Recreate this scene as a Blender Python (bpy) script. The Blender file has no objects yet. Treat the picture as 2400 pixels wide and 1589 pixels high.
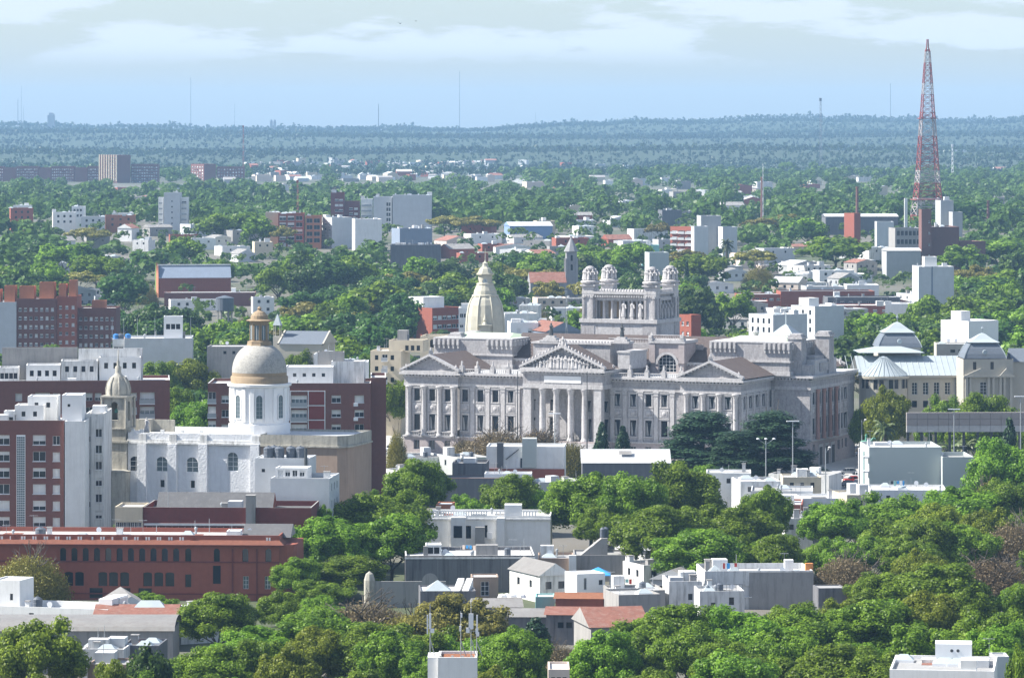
import bpy, math, random
import numpy as np
from mathutils import Vector
R=math.radians
# ---------------------------------------------------------------- camera, sky, sun, exposure
F=10000.0; H=77.5; HZ=300.0            # focal length in photo pixels, eye height, horizon row
scn=bpy.context.scene; C=scn.collection
cam_d=bpy.data.cameras.new('camera'); cam=bpy.data.objects.new('camera',cam_d); C.objects.link(cam)
cam.location=(0,0,H); cam.rotation_euler=(R(90),0,0)
cam_d.sensor_width=36; cam_d.lens=36*F/2400; cam_d.shift_y=(HZ-794.5)/2400
cam_d.clip_start=1; cam_d.clip_end=60000; scn.camera=cam
SUN_AZ=92; SUN_EL=44                    # degrees left of the towards-camera direction, elevation
sd=Vector((-math.sin(R(SUN_AZ))*math.cos(R(SUN_EL)),-math.cos(R(SUN_AZ))*math.cos(R(SUN_EL)),math.sin(R(SUN_EL))))
sl=bpy.data.lights.new('sun','SUN'); sl.energy=5.0; sl.angle=R(0.53); sl.color=(1,.95,.86)
so=bpy.data.objects.new('sun',sl); C.objects.link(so); so.rotation_euler=sd.to_track_quat('Z','Y').to_euler(); so.location=(-300,300,400)
world=bpy.data.worlds.new('World'); scn.world=world; world.use_nodes=True
wt=world.node_tree; wt.nodes.clear(); WN=wt.nodes.new; WL=wt.links.new
sky=WN('ShaderNodeTexSky'); sky.sky_type='NISHITA'; sky.sun_disc=False; sky.sun_elevation=R(SUN_EL)
sky.sun_rotation=math.atan2(sd.x,sd.y); sky.altitude=60; sky.air_density=1.0; sky.dust_density=0.8; sky.ozone_density=2.5
tc=WN('ShaderNodeTexCoord'); mp=WN('ShaderNodeMapping'); mp.inputs['Scale'].default_value=(22,22,110); mp.inputs['Location'].default_value=(1.6,0,0.35)
nz=WN('ShaderNodeTexNoise'); nz.inputs['Scale'].default_value=1.0; nz.inputs['Detail'].default_value=7; nz.inputs['Roughness'].default_value=.6
cr=WN('ShaderNodeValToRGB'); cr.color_ramp.elements[0].position=.46; cr.color_ramp.elements[1].position=.57; cr.color_ramp.interpolation='EASE'
sep=WN('ShaderNodeSeparateXYZ'); mr=WN('ShaderNodeMapRange'); mr.inputs[1].default_value=.013; mr.inputs[2].default_value=.020; mr.interpolation_type='SMOOTHSTEP'
mul=WN('ShaderNodeMath'); mul.operation='MULTIPLY'; mul2=WN('ShaderNodeMath'); mul2.operation='MULTIPLY'; mul2.inputs[1].default_value=.8
mx=WN('ShaderNodeMix'); mx.data_type='RGBA'; mx.inputs['B'].default_value=(4.9,5.3,5.9,1)
tint=WN('ShaderNodeMix'); tint.data_type='RGBA'; tint.blend_type='MULTIPLY'; tint.inputs['Factor'].default_value=1; tint.inputs['B'].default_value=(.87,.905,1.0,1)
bg=WN('ShaderNodeBackground'); bg.inputs['Strength'].default_value=.08; wo=WN('ShaderNodeOutputWorld')
WL(tc.outputs['Generated'],mp.inputs['Vector']); WL(mp.outputs[0],nz.inputs['Vector']); WL(nz.outputs['Fac'],cr.inputs[0])
WL(tc.outputs['Generated'],sep.inputs[0]); WL(sep.outputs['Z'],mr.inputs[0]); WL(cr.outputs[0],mul.inputs[0]); WL(mr.outputs[0],mul.inputs[1])
WL(mul.outputs[0],mul2.inputs[0]); WL(sky.outputs[0],tint.inputs['A']); WL(tint.outputs['Result'],mx.inputs['A']); WL(mul2.outputs[0],mx.inputs['Factor'])
WL(mx.outputs['Result'],bg.inputs['Color']); WL(bg.outputs[0],wo.inputs[0])
vs=scn.view_settings; vs.view_transform='Standard'; vs.look='None'; vs.exposure=1.22; vs.gamma=1; vs.use_curve_mapping=False
scn.render.engine='CYCLES'; scn.cycles.max_bounces=5; scn.cycles.volume_bounces=0; scn.cycles.transparent_max_bounces=4

# ---------------------------------------------------------------- materials
MATS={}
def srgb(h):
    h=h.lstrip('#'); c=[int(h[i:i+2],16)/255 for i in (0,2,4)]
    return tuple(x/12.92 if x<=.04045 else ((x+.055)/1.055)**2.4 for x in c)
def mat(name,col,rough=.85,var=.12,scale=.35,stain=0,bump=0,wave=None,metal=0,stain_col=(.05,.05,.05),spec=.3,sz=.12):
    """plain procedural surface: base colour with mottling, optional run-down stains, ribs or fine relief"""
    if isinstance(col,str): col=srgb(col)
    m=bpy.data.materials.new(name); m.use_nodes=True; nt=m.node_tree; N=nt.nodes.new; L=nt.links.new
    bs=nt.nodes['Principled BSDF']; bs.inputs['Roughness'].default_value=rough; bs.inputs['Metallic'].default_value=metal
    bs.inputs['Specular IOR Level'].default_value=spec
    t=N('ShaderNodeTexCoord'); n=N('ShaderNodeTexNoise'); n.inputs['Scale'].default_value=scale; n.inputs['Detail'].default_value=6; n.inputs['Roughness'].default_value=.65
    L(t.outputs['Object'],n.inputs['Vector'])
    a=N('ShaderNodeMix'); a.data_type='RGBA'; a.inputs['A'].default_value=tuple(max(0,c*(1-var*1.6)) for c in col)+(1,); a.inputs['B'].default_value=tuple(min(.95,c*(1+var*1.3)) for c in col)+(1,)
    L(n.outputs['Fac'],a.inputs['Factor']); out=a.outputs['Result']
    if stain:
        mp=N('ShaderNodeMapping'); mp.inputs['Scale'].default_value=(1,1,sz); L(t.outputs['Object'],mp.inputs['Vector'])
        s=N('ShaderNodeTexNoise'); s.inputs['Scale'].default_value=1.3; s.inputs['Detail'].default_value=7; s.inputs['Roughness'].default_value=.7; L(mp.outputs[0],s.inputs['Vector'])
        rp=N('ShaderNodeValToRGB'); rp.color_ramp.elements[0].position=.48; rp.color_ramp.elements[1].position=.72; L(s.outputs['Fac'],rp.inputs[0])
        sm=N('ShaderNodeMath'); sm.operation='MULTIPLY'; sm.inputs[1].default_value=stain; L(rp.outputs[0],sm.inputs[0])
        b=N('ShaderNodeMix'); b.data_type='RGBA'; L(sm.outputs[0],b.inputs['Factor']); L(out,b.inputs['A']); b.inputs['B'].default_value=stain_col+(1,); out=b.outputs['Result']
    L(out,bs.inputs['Base Color'])
    h=None
    if wave:
        w=N('ShaderNodeTexWave'); w.wave_type='BANDS'; w.bands_direction=wave[0]; w.inputs['Scale'].default_value=wave[1]; w.inputs['Distortion'].default_value=.3
        L(t.outputs['Object'],w.inputs['Vector']); h=w.outputs['Fac']; bd=wave[2]
    elif bump:
        n2=N('ShaderNodeTexNoise'); n2.inputs['Scale'].default_value=3; n2.inputs['Detail'].default_value=5; L(t.outputs['Object'],n2.inputs['Vector']); h=n2.outputs['Fac']; bd=bump
    if h is not None:
        bp=N('ShaderNodeBump'); bp.inputs['Strength'].default_value=1; bp.inputs['Distance'].default_value=bd; L(h,bp.inputs['Height']); L(bp.outputs[0],bs.inputs['Normal'])
    MATS[name]=m; return m
mat('white',(.72,.72,.71),stain=.25,stain_col=(.30,.29,.27)); mat('white_clean',(.76,.76,.76),var=.05)
mat('white_stained',(.64,.64,.63),stain=.75,stain_col=(.14,.135,.125),bump=.03)
mat('cream',(.55,.48,.36),stain=.25,stain_col=(.3,.26,.2)); mat('pale_pink',(.66,.55,.47),stain=.2,stain_col=(.35,.28,.25))
mat('grey_wall',(.36,.37,.38),stain=.2,stain_col=(.2,.2,.2)); mat('grey_light',(.50,.52,.54),stain=.15,stain_col=(.3,.3,.3)); mat('grey_green',(.40,.44,.43),var=.04)
mat('grey_dark',(.12,.125,.14),stain=.35,stain_col=(.24,.24,.24)); mat('concrete',(.30,.29,.28),stain=.5,stain_col=(.10,.10,.10),bump=.03)
mat('concrete_stained',(.155,.155,.165),stain=.85,stain_col=(.04,.04,.045),bump=.03,sz=.07)
mat('blue_grey',(.20,.24,.31),stain=.1); mat('blue_paint',(.20,.29,.47),var=.1)
mat('brick_dark',(.175,.075,.062),var=.16,scale=1.5,stain=.15); mat('brick_red',(.285,.09,.06),var=.15,scale=1.2,stain=.2,stain_col=(.12,.05,.05))
mat('brick_orange',(.40,.155,.085),var=.16,scale=1.0,stain=.3,stain_col=(.2,.09,.06)); mat('brick_maroon',(.175,.050,.045),var=.15,scale=1.2,stain=.2)
mat('brick_panel',(.20,.045,.04),var=.1); mat('brick_brown',(.165,.085,.075),var=.14,scale=1.0,stain=.2)
mat('plaster_brown',(.33,.245,.19),stain=.45,stain_col=(.17,.12,.10)); mat('church_white',(.70,.71,.73),var=.1,scale=.8,stain=.3,stain_col=(.36,.36,.37),bump=.08); mat('ochre',(.29,.22,.145),stain=.4,stain_col=(.22,.15,.09),scale=1.2)
mat('dome_shell',(.36,.35,.325),var=.4,scale=3.2,stain=.65,stain_col=(.19,.19,.185),sz=.5)
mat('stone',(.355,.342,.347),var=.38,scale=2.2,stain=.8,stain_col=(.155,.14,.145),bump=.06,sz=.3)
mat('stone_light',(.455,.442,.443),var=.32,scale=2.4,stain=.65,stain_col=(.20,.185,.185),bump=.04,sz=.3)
mat('stone_pink',(.36,.315,.31),var=.28,scale=1.8,stain=.35,stain_col=(.24,.19,.19),sz=.2)
mat('column_red',(.33,.20,.17),var=.15,scale=2); mat('stone_yellow',(.44,.42,.345),var=.14,scale=.8,stain=.4,stain_col=(.31,.29,.23),sz=.15)
mat('stone_old',(.38,.36,.31),var=.25,scale=1.0,stain=.7,stain_col=(.10,.10,.09),bump=.05,sz=.12)
mat('stone_med',(.40,.378,.325),var=.10,stain=.3,stain_col=(.3,.28,.24)); mat('spire_grey',(.27,.27,.28),var=.2,stain=.3)
mat('roof_grey',(.30,.30,.30),stain=.5,stain_col=(.16,.16,.16),sz=1); mat('roof_white',(.50,.50,.50),stain=.35,stain_col=(.35,.34,.33),sz=1)
mat('roof_dark',(.10,.10,.105),stain=.3,stain_col=(.2,.2,.2),sz=1); mat('roof_membrane',(.46,.47,.48),stain=.4,stain_col=(.22,.22,.22),sz=1)
mat('tile_brown',(.145,.115,.108),var=.2,scale=.9,wave=('X',3.2,.10)); mat('tile_brown_y',(.155,.105,.095),var=.2,scale=.9,wave=('Y',3.2,.10))
mat('tile_red',(.30,.115,.075),var=.25,scale=1.5,wave=('X',5,.08)); mat('tile_orange',(.38,.16,.085),var=.25,scale=1.5,wave=('X',5,.08))
mat('tin_grey',(.30,.29,.28),var=.2,stain=.4,stain_col=(.17,.13,.11),wave=('X',4.5,.05),sz=1,rough=.55); mat('tin_rust',(.30,.13,.095),var=.3,scale=.8,stain=.4,stain_col=(.42,.36,.33),wave=('X',4.5,.05),sz=1)
mat('tin_white',(.55,.56,.57),var=.08,wave=('X',3,.05),rough=.5); mat('zinc',(.34,.385,.41),var=.12,scale=.5,rough=.45,stain=.25,stain_col=(.34,.38,.39),sz=1)
mat('slate',(.13,.15,.18),var=.22,scale=2.5,rough=.6); mat('copper_green',(.42,.50,.38),var=.12)
mat('metal_grey',(.34,.36,.38),rough=.45,metal=.3,var=.05); mat('metal_white',(.75,.76,.78),rough=.4,var=.03); mat('metal_dark',(.05,.055,.06),rough=.5,var=.1)
mat('tower_red',(.27,.07,.065),rough=.5,var=.08); mat('tower_white',(.38,.34,.34),rough=.5,var=.06); mat('mast_grey',(.16,.18,.22),rough=.6,var=.05)
mat('bronze',(.10,.28,.20),var=.25,scale=2,rough=.5); mat('tank_grey',(.10,.115,.14),rough=.5,var=.08); mat('tank_blue',(.05,.20,.48),rough=.4,var=.05)
mat('frame_white',(.74,.75,.76),rough=.5,var=.03); mat('frame_grey',(.32,.34,.36),rough=.5,var=.05); mat('frame_dark',(.05,.05,.055),rough=.5,var=.05)
mat('shutter',(.68,.68,.67),rough=.6,var=.06,wave=('Z',9,.01)); mat('glass',(.018,.022,.03),rough=.08,var=.05,spec=.6); mat('glass_pale',(.10,.14,.16),rough=.12,var=.2,scale=1.5,spec=.6)
mat('curtain',(.34,.34,.34),var=.2,scale=3); mat('asphalt',(.06,.06,.062),var=.2,scale=.2); mat('paving',(.40,.39,.37),var=.12,scale=.3); mat('kerb',(.42,.41,.39),var=.1)
mat('lawn',(.10,.17,.04),var=.25,scale=.4); mat('road_paint',(.7,.7,.68),var=.05); mat('turquoise',(.24,.48,.46),stain=.3,stain_col=(.3,.4,.38)); mat('tarp_blue',(.05,.28,.60),var=.12,scale=1.5,rough=.5)
mat('orange_paint',(.55,.22,.07),var=.15); mat('ivy',(.16,.22,.06),var=.3,scale=1.5,bump=.15); mat('moss',(.12,.11,.05),var=.3,scale=2)
mat('paint_white',(.72,.73,.74),rough=.25,var=.02,spec=.5); mat('paint_silver',(.42,.44,.46),rough=.25,var=.02,metal=.4); mat('paint_dark',(.03,.035,.05),rough=.2,var=.02,spec=.5); mat('paint_red',(.45,.04,.03),rough=.25,var=.02,spec=.5)
mat('tyre',(.02,.02,.02),var=.05); mat('bark',(.10,.085,.07),var=.25,scale=2); mat('bird',(.04,.04,.045),var=.1)
mat('hoarding',(.33,.29,.27),var=.08,scale=.6,stain=.3,stain_col=(.25,.23,.22)); mat('hoarding_light',(.47,.45,.43),var=.2,scale=1.5)
def leafmat(name,dark,bright,trans=.25,rnd=.25):
    m=bpy.data.materials.new(name); m.use_nodes=True; nt=m.node_tree; nt.nodes.clear(); N=nt.nodes.new; L=nt.links.new
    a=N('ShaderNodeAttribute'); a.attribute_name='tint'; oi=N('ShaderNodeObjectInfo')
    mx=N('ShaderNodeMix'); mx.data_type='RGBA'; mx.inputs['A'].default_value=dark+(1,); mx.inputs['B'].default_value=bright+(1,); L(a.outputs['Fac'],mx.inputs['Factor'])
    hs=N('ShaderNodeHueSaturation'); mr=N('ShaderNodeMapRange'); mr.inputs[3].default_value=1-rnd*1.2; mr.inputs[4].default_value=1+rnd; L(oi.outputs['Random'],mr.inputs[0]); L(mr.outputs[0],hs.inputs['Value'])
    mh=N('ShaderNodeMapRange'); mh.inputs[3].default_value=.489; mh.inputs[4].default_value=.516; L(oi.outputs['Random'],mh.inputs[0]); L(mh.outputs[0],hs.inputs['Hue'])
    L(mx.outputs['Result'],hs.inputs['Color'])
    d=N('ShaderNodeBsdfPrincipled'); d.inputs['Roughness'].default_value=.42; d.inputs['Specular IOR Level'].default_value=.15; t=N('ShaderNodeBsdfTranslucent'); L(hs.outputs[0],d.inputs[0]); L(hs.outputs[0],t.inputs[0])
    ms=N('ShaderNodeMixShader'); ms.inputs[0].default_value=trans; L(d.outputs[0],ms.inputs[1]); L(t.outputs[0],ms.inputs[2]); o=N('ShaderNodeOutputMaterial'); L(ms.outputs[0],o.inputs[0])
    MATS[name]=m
leafmat('leaf_plane',(.064,.126,.011),(.235,.36,.032),.45,.2); leafmat('leaf_lime',(.08,.12,.010),(.28,.34,.034),.45,.2); leafmat('leaf_deep',(.024,.064,.014),(.09,.165,.030),.35)
leafmat('leaf_olive',(.11,.105,.022),(.28,.25,.055),.35); leafmat('leaf_cedar',(.014,.036,.018),(.048,.088,.040),.15,.12); leafmat('leaf_brown',(.11,.085,.05),(.27,.21,.115),.3,.2)
leafmat('leaf_far',(.028,.066,.015),(.115,.18,.035),.4); leafmat('leaf_wood',(.016,.042,.026),(.052,.090,.040),.2); leafmat('leaf_palm',(.05,.075,.025),(.14,.17,.07))
# ---------------------------------------------------------------- helpers
rnd=random.Random(7)
def tag(o,label=None,cat=None,group=None,kind=None):
    if label: o['label']=label
    if cat: o['category']=cat
    if group: o['group']=group
    if kind: o['kind']=kind
    return o
def empty(name,loc,rz=0,label=None,cat=None,group=None):
    o=bpy.data.objects.new(name,None); o.empty_display_size=.5; C.objects.link(o); o.location=loc; o.rotation_euler=(0,0,rz)
    return tag(o,label,cat,group)
def put(name,mesh,parent=None,loc=(0,0,0),rz=0,scale=None):
    o=bpy.data.objects.new(name,mesh); C.objects.link(o); o.location=loc
    if rz: o.rotation_euler=(0,0,rz)
    if scale: o.scale=scale if isinstance(scale,tuple) else (scale,)*3
    if parent: o.parent=parent
    return o
def copy_tree(o,parent=None):
    c=o.copy(); C.objects.link(c); c.parent=parent
    for ch in [x for x in o.children]: copy_tree(ch,c)
    return c
class MB:
    def __init__(s): s.v=[]; s.f=[]; s.m=[]; s.names=[]; s.smooth=False
    def mi(s,m):
        if m not in s.names: s.names.append(m)
        return s.names.index(m)
    def poly(s,pts,m):
        i=len(s.v); s.v+= [tuple(p) for p in pts]; s.f.append(tuple(range(i,i+len(pts)))); s.m.append(s.mi(m))
    def box(s,x0,x1,y0,y1,z0,z1,m,skip=''):
        i=len(s.v); s.v+=[(x0,y0,z0),(x1,y0,z0),(x1,y1,z0),(x0,y1,z0),(x0,y0,z1),(x1,y0,z1),(x1,y1,z1),(x0,y1,z1)]
        k=s.mi(m)
        for c,q in zip('dufrbl',((3,2,1,0),(4,5,6,7),(0,1,5,4),(1,2,6,5),(2,3,7,6),(3,0,4,7))):
            if c in skip: continue
            s.f.append(tuple(i+j for j in q)); s.m.append(k)
        return s
    def prism(s,pts,z0,z1,m,cap=True):
        n=len(pts); i=len(s.v); s.v+=[(p[0],p[1],z0) for p in pts]+[(p[0],p[1],z1) for p in pts]; k=s.mi(m)
        for j in range(n): s.f.append((i+j,i+(j+1)%n,i+n+(j+1)%n,i+n+j)); s.m.append(k)
        if cap: s.f.append(tuple(range(i+n,i+2*n))); s.m.append(k); s.f.append(tuple(range(i+n-1,i-1,-1))); s.m.append(k)
        return s
    def lathe(s,prof,cx,cy,n,m,rot=0,sy=1,cap=True):
        """prof: list of (r,z) from bottom to top"""
        i=len(s.v); k=s.mi(m)
        for r,z in prof:
            for j in range(n):
                a=rot+2*math.pi*j/n; s.v.append((cx+r*math.cos(a),cy+r*sy*math.sin(a),z))
        for q in range(len(prof)-1):
            for j in range(n):
                a=i+q*n+j; b=i+q*n+(j+1)%n; s.f.append((a,b,b+n,a+n)); s.m.append(k)
        if cap: s.f.append(tuple(range(i+(len(prof)-1)*n,i+len(prof)*n))); s.m.append(k)
        return s
    def tube(s,p,q,r0,r1,n,m):
        p=Vector(p); q=Vector(q); d=(q-p); 
        if d.length<1e-6: return s
        d.normalize(); a=d.orthogonal().normalized(); b=d.cross(a); i=len(s.v); k=s.mi(m)
        for c,r in ((p,r0),(q,r1)):
            for j in range(n):
                t=2*math.pi*j/n; s.v.append(tuple(c+a*(r*math.cos(t))+b*(r*math.sin(t))))
        for j in range(n): s.f.append((i+j,i+(j+1)%n,i+n+(j+1)%n,i+n+j)); s.m.append(k)
        s.f.append(tuple(range(i+n,i+2*n))); s.m.append(k)
        return s
    def gable(s,x0,x1,y0,y1,z0,z1,m,axis='y',wall=None,hip=0,ov=0):
        """pitched roof; ridge along axis; gable ends in material wall"""
        k=m; xm=(x0+x1)/2; ym=(y0+y1)/2
        if axis=='y': a,b=(xm,y0+hip,z1),(xm,y1-hip,z1); P=[(x0,y0,z0),(x1,y0,z0),(x1,y1,z0),(x0,y1,z0)]; s.poly([P[1],P[2],b,a],k); s.poly([P[3],P[0],a,b],k); s.poly([P[0],P[1],a],wall or m); s.poly([P[2],P[3],b],wall or m)
        else: a,b=(x0+hip,ym,z1),(x1-hip,ym,z1); P=[(x0,y0,z0),(x1,y0,z0),(x1,y1,z0),(x0,y1,z0)]; s.poly([P[0],P[1],b,a],k); s.poly([P[2],P[3],a,b],k); s.poly([P[1],P[2],b],wall or m); s.poly([P[3],P[0],a],wall or m)
        return s
    def mesh(s,name):
        me=bpy.data.meshes.new(name); me.from_pydata(s.v,[],s.f)
        for n in s.names: me.materials.append(MATS[n])
        me.polygons.foreach_set('material_index',s.m)
        if s.smooth: me.polygons.foreach_set('use_smooth',[True]*len(s.f))
        me.update(); return me
    def put(s,name,parent=None,loc=(0,0,0),rz=0): return put(name,s.mesh(name),parent,loc,rz)
def wall_face(mb,face,W,Dp,z0,z1,holes,m,depth=.25,off=(0,0),reveal=None):
    """one wall with real openings. holes: (s centre, z sill, w, h, arched). face f/r/l/b of a W x Dp block"""
    x0,y0=off
    if face=='f': P=lambda s,t,d:(x0+s,y0+d,t); Ln=W
    elif face=='r': P=lambda s,t,d:(x0+W-d,y0+s,t); Ln=Dp
    elif face=='l': P=lambda s,t,d:(x0+d,y0+Dp-s,t); Ln=Dp
    else: P=lambda s,t,d:(x0+W-s,y0+Dp-d,t); Ln=W
    hs=[(s-w/2,s+w/2,z,z+h,ar) for s,z,w,h,ar in holes if s-w/2>0.05 and s+w/2<Ln-.05 and z+h<z1-.05 and z>z0]
    xs=sorted({0,Ln}|{round(a,4) for h in hs for a in h[:2]}); zs=sorted({z0,z1}|{round(a,4) for h in hs for a in h[2:4]})
    for j in range(len(zs)-1):
        zc=(zs[j]+zs[j+1])/2; run=None
        for i in range(len(xs)-1):
            xc=(xs[i]+xs[i+1])/2; inn=any(h[0]<xc<h[1] and h[2]<zc<h[3] for h in hs)
            if not inn and run is None: run=xs[i]
            if run is not None and (inn or i==len(xs)-2):
                e=xs[i] if inn else xs[i+1]; mb.poly([P(run,zs[j],0),P(e,zs[j],0),P(e,zs[j+1],0),P(run,zs[j+1],0)],m); run=None
    rv=reveal or m
    for a,b,c,d,ar in hs:
        mb.poly([P(a,c,0),P(b,c,0),P(b,c,depth),P(a,c,depth)],rv); mb.poly([P(b,c,0),P(b,d,0),P(b,d,depth),P(b,c,depth)],rv)
        mb.poly([P(b,d,0),P(a,d,0),P(a,d,depth),P(b,d,depth)],rv); mb.poly([P(a,d,0),P(a,c,0),P(a,c,depth),P(a,d,depth)],rv)
        if ar:
            r=(b-a)/2; cx=(a+b)/2; cz=d-r*ar; n=5
            for sg in (-1,1):
                pts=[P(cx+sg*r,d,.01)]+[P(cx+sg*r*math.cos(math.pi/2*q/n),cz+r*ar*math.sin(math.pi/2*q/n),.01) for q in range(n+1)]
                mb.poly(pts if sg<0 else pts[::-1],m)
    return hs
WINC={}
def window_mesh(w,h,style,var):
    key=(round(w,2),round(h,2),style,var)
    if key in WINC: return WINC[key]
    f=MB(); g=MB(); fr={'dark':'frame_dark','grey':'frame_grey','pal':'frame_dark','palS':'frame_dark','hole':'frame_dark'}.get(style,'frame_white'); t=.07 if style!='pal' else .06
    if style=='dark' or style=='hole': t=.05
    f.box(-w/2,-w/2+t,-.06,.0,0,h,fr); f.box(w/2-t,w/2,-.06,0,0,h,fr); f.box(-w/2+t,w/2-t,-.06,0,0,t,fr); f.box(-w/2+t,w/2-t,-.06,0,h-t,h,fr)
    if style in('plain','grey','church','grid','bal'):
        n=max(2,round(w/.9)) if style in ('grid','bal') else 2
        for i in range(1,n): f.box(-w/2+w*i/n-.035,-w/2+w*i/n+.035,-.05,0,t,h-t,fr)
        if style in('church','grid'):
            k=max(2,round(h/.8))
            for i in range(1,k): f.box(-w/2+t,w/2-t,-.045,0,h*i/k-.03,h*i/k+.03,fr)
        if style in('plain','bal'):
            dn=(0,.35,.62,1)[var%4]
            if dn: f.box(-w/2+t,w/2-t,-.04,-.005,h-t-(h-2*t)*dn,h-t,'shutter')
        if style=='plain': f.box(-w/2-.08,w/2+.08,-.38,-.0,-.1,-.0,fr)
        if style=='bal':   # balcony slab and rail
            f.box(-w/2-.1,w/2+.1,-1.1,-.22,-.2,-.04,'frame_white'); f.box(-w/2-.1,w/2+.1,-1.1,-1.04,-.04,.85,'frame_grey')
    if style in('pal','palS'):
        e=.42 if style=='pal' else .12
        if var%4: f.poly([(-w/2+.1,-.03,.1),(-w*.08,-.03,.1),(-w*.30,-.03,h*.85),(-w/2+.1,-.03,h*.85)],'curtain'); f.poly([(w*.08,-.03,.1),(w/2-.1,-.03,.1),(w/2-.1,-.03,h*.85),(w*.30,-.03,h*.85)],'curtain')
        for a,b in ((-w/2-.28,-w/2),(w/2,w/2+.28)): f.box(a,b,-e-.16,-e,-.1,h+.3,'stone_light')
        f.box(-w/2,w/2,-e-.16,-e,h,h+.3,'stone_light'); f.box(-w/2-.45,w/2+.45,-e-.33,-e,h+.3,h+.5,'stone_light'); f.box(-w/2-.4,w/2+.4,-e-.26,-e,-.3,-.1,'stone_light')
    g.poly([(-w/2,.0,0),(w/2,.0,0),(w/2,.0,h),(-w/2,.0,h)],'glass_pale' if style in('church','bal') and var%2 else 'glass')
    WINC[key]=(f.mesh('window'),g.mesh('pane')); return WINC[key]
def add_window(root,face,W,Dp,s,z,w,h,style,var,depth,off=(0,0),name='window'):
    if face=='f': loc=(off[0]+s,off[1]+depth,z); rz=0
    elif face=='r': loc=(off[0]+W-depth,off[1]+s,z); rz=math.pi/2
    elif face=='l': loc=(off[0]+depth,off[1]+Dp-s,z); rz=-math.pi/2
    else: loc=(off[0]+W-s,off[1]+Dp-depth,z); rz=math.pi
    fm,gm=window_mesh(w,h,style,var); o=put(name,fm,root,loc,rz); put('pane',gm,o); return o
# --- terrain
RX=[-400,0,250,640,900,1080,1300,1500,1600,1770,1900,2050,2200,2400,2800]; RY=[288,285,287,293,290,295,285,276,280,270,272,270,278,272,280]
def sm(t): t=max(0,min(1,t)); return t*t*(3-2*t)
def terr(X,Y):
    z=float(np.interp(Y,[0,1400,2300,4500,5500,7000,8500,10500,12500,16000,40000],[0,0,20,22,27,38,55,0,0,0,0])) if Y<8500 else 0
    if Y>=8500:
        px=1200+F*X/Y; rz=81+(285-float(np.interp(px,RX,RY)))*1.35+2.2*math.sin(px*.021)+1.5*math.sin(px*.047+1); z=float(np.interp(Y,[8500,10500,13000,18000,40000],[55,rz,rz*.6,30,0]))
    if Y>4600: k=sm((Y-4600)/900)*sm((10300-Y)/900); z+=k*(7*math.sin(Y*.0033+X*.0009)+4*math.sin(Y*.0074-X*.0013)+3*math.sin(X*.004+Y*.002))
    if 600<Y<1150: z-=2.0*sm((X-15)/45)*sm((1150-Y)/80)*sm((Y-600)/250)
    return z
def pxX(px,D): return (px-1200)*D/F
def zat(py,D): return H-(py-HZ)*D/F
def D_of(px,py):
    D=450.0
    while D<10400:
        if terr(pxX(px,D),D)>=zat(py,D): return D
        D+=max(2,D*.004)
    return D
def Dh(px,py,h):
    """distance at which something h metres tall on the terrain tops out at row py"""
    D=1000.0
    while D<6000 and zat(py,D)-terr(pxX(px,D),D)>h: D+=8
    return D
HERO=[]      # (x0,x1,ytop,yvis,D,depth,short name)
class Bd:
    """a building frame: Empty at the front-left corner on the ground, u to the right, v away, right end nearer when a>0"""
    def __init__(s,name,label,cat,x0,x1,yt,D,a=0,dep=None,x2=None,yvis=None,short=None,zb=None,group=None,wid=None):
        s.c,s.s=math.cos(R(a)),math.sin(R(a)); s.X0=pxX(x0,D); s.D=D; s.a=a
        s.W=wid if wid else s.u(x1); s.zb=(min(terr(s.X0,D),terr(s.X0+s.W*s.c,D-s.W*s.s))-.3) if zb is None else zb
        s.h=zat(yt,D)-s.zb if yt else 0
        s.dep=dep if dep else (abs(s.v(x2,s.W)) if a>0 else abs(s.v(x2,0)))
        s.root=empty(name,(s.X0,D,s.zb),-R(a),label,cat,group)
        HERO.append((min(x0,x1)-4,max(x0,x1,x2 or 0)+4,yt or 0,yvis or (yt or 0)+30,D-max(0,s.W*s.s),s.dep+abs(s.W*s.s),short or name.replace('_',' ')))
    def u(s,px,v=0): k=(px-1200)/F; return (k*(s.D+v*s.c)-s.X0-v*s.s)/(s.c+k*s.s)
    def v(s,px,u=0): k=(px-1200)/F; return (k*(s.D-u*s.s)-s.X0-u*s.c)/(s.s-k*s.c)
    def z(s,py,u=0,v=0): return H-(py-HZ)*(s.D-u*s.s+v*s.c)/F-s.zb
    def Y(s,u,v): return s.D-u*s.s+v*s.c
    def w(s,u,v,z=0): return (s.X0+u*s.c+v*s.s, s.D-u*s.s+v*s.c, s.zb+z)
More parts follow.
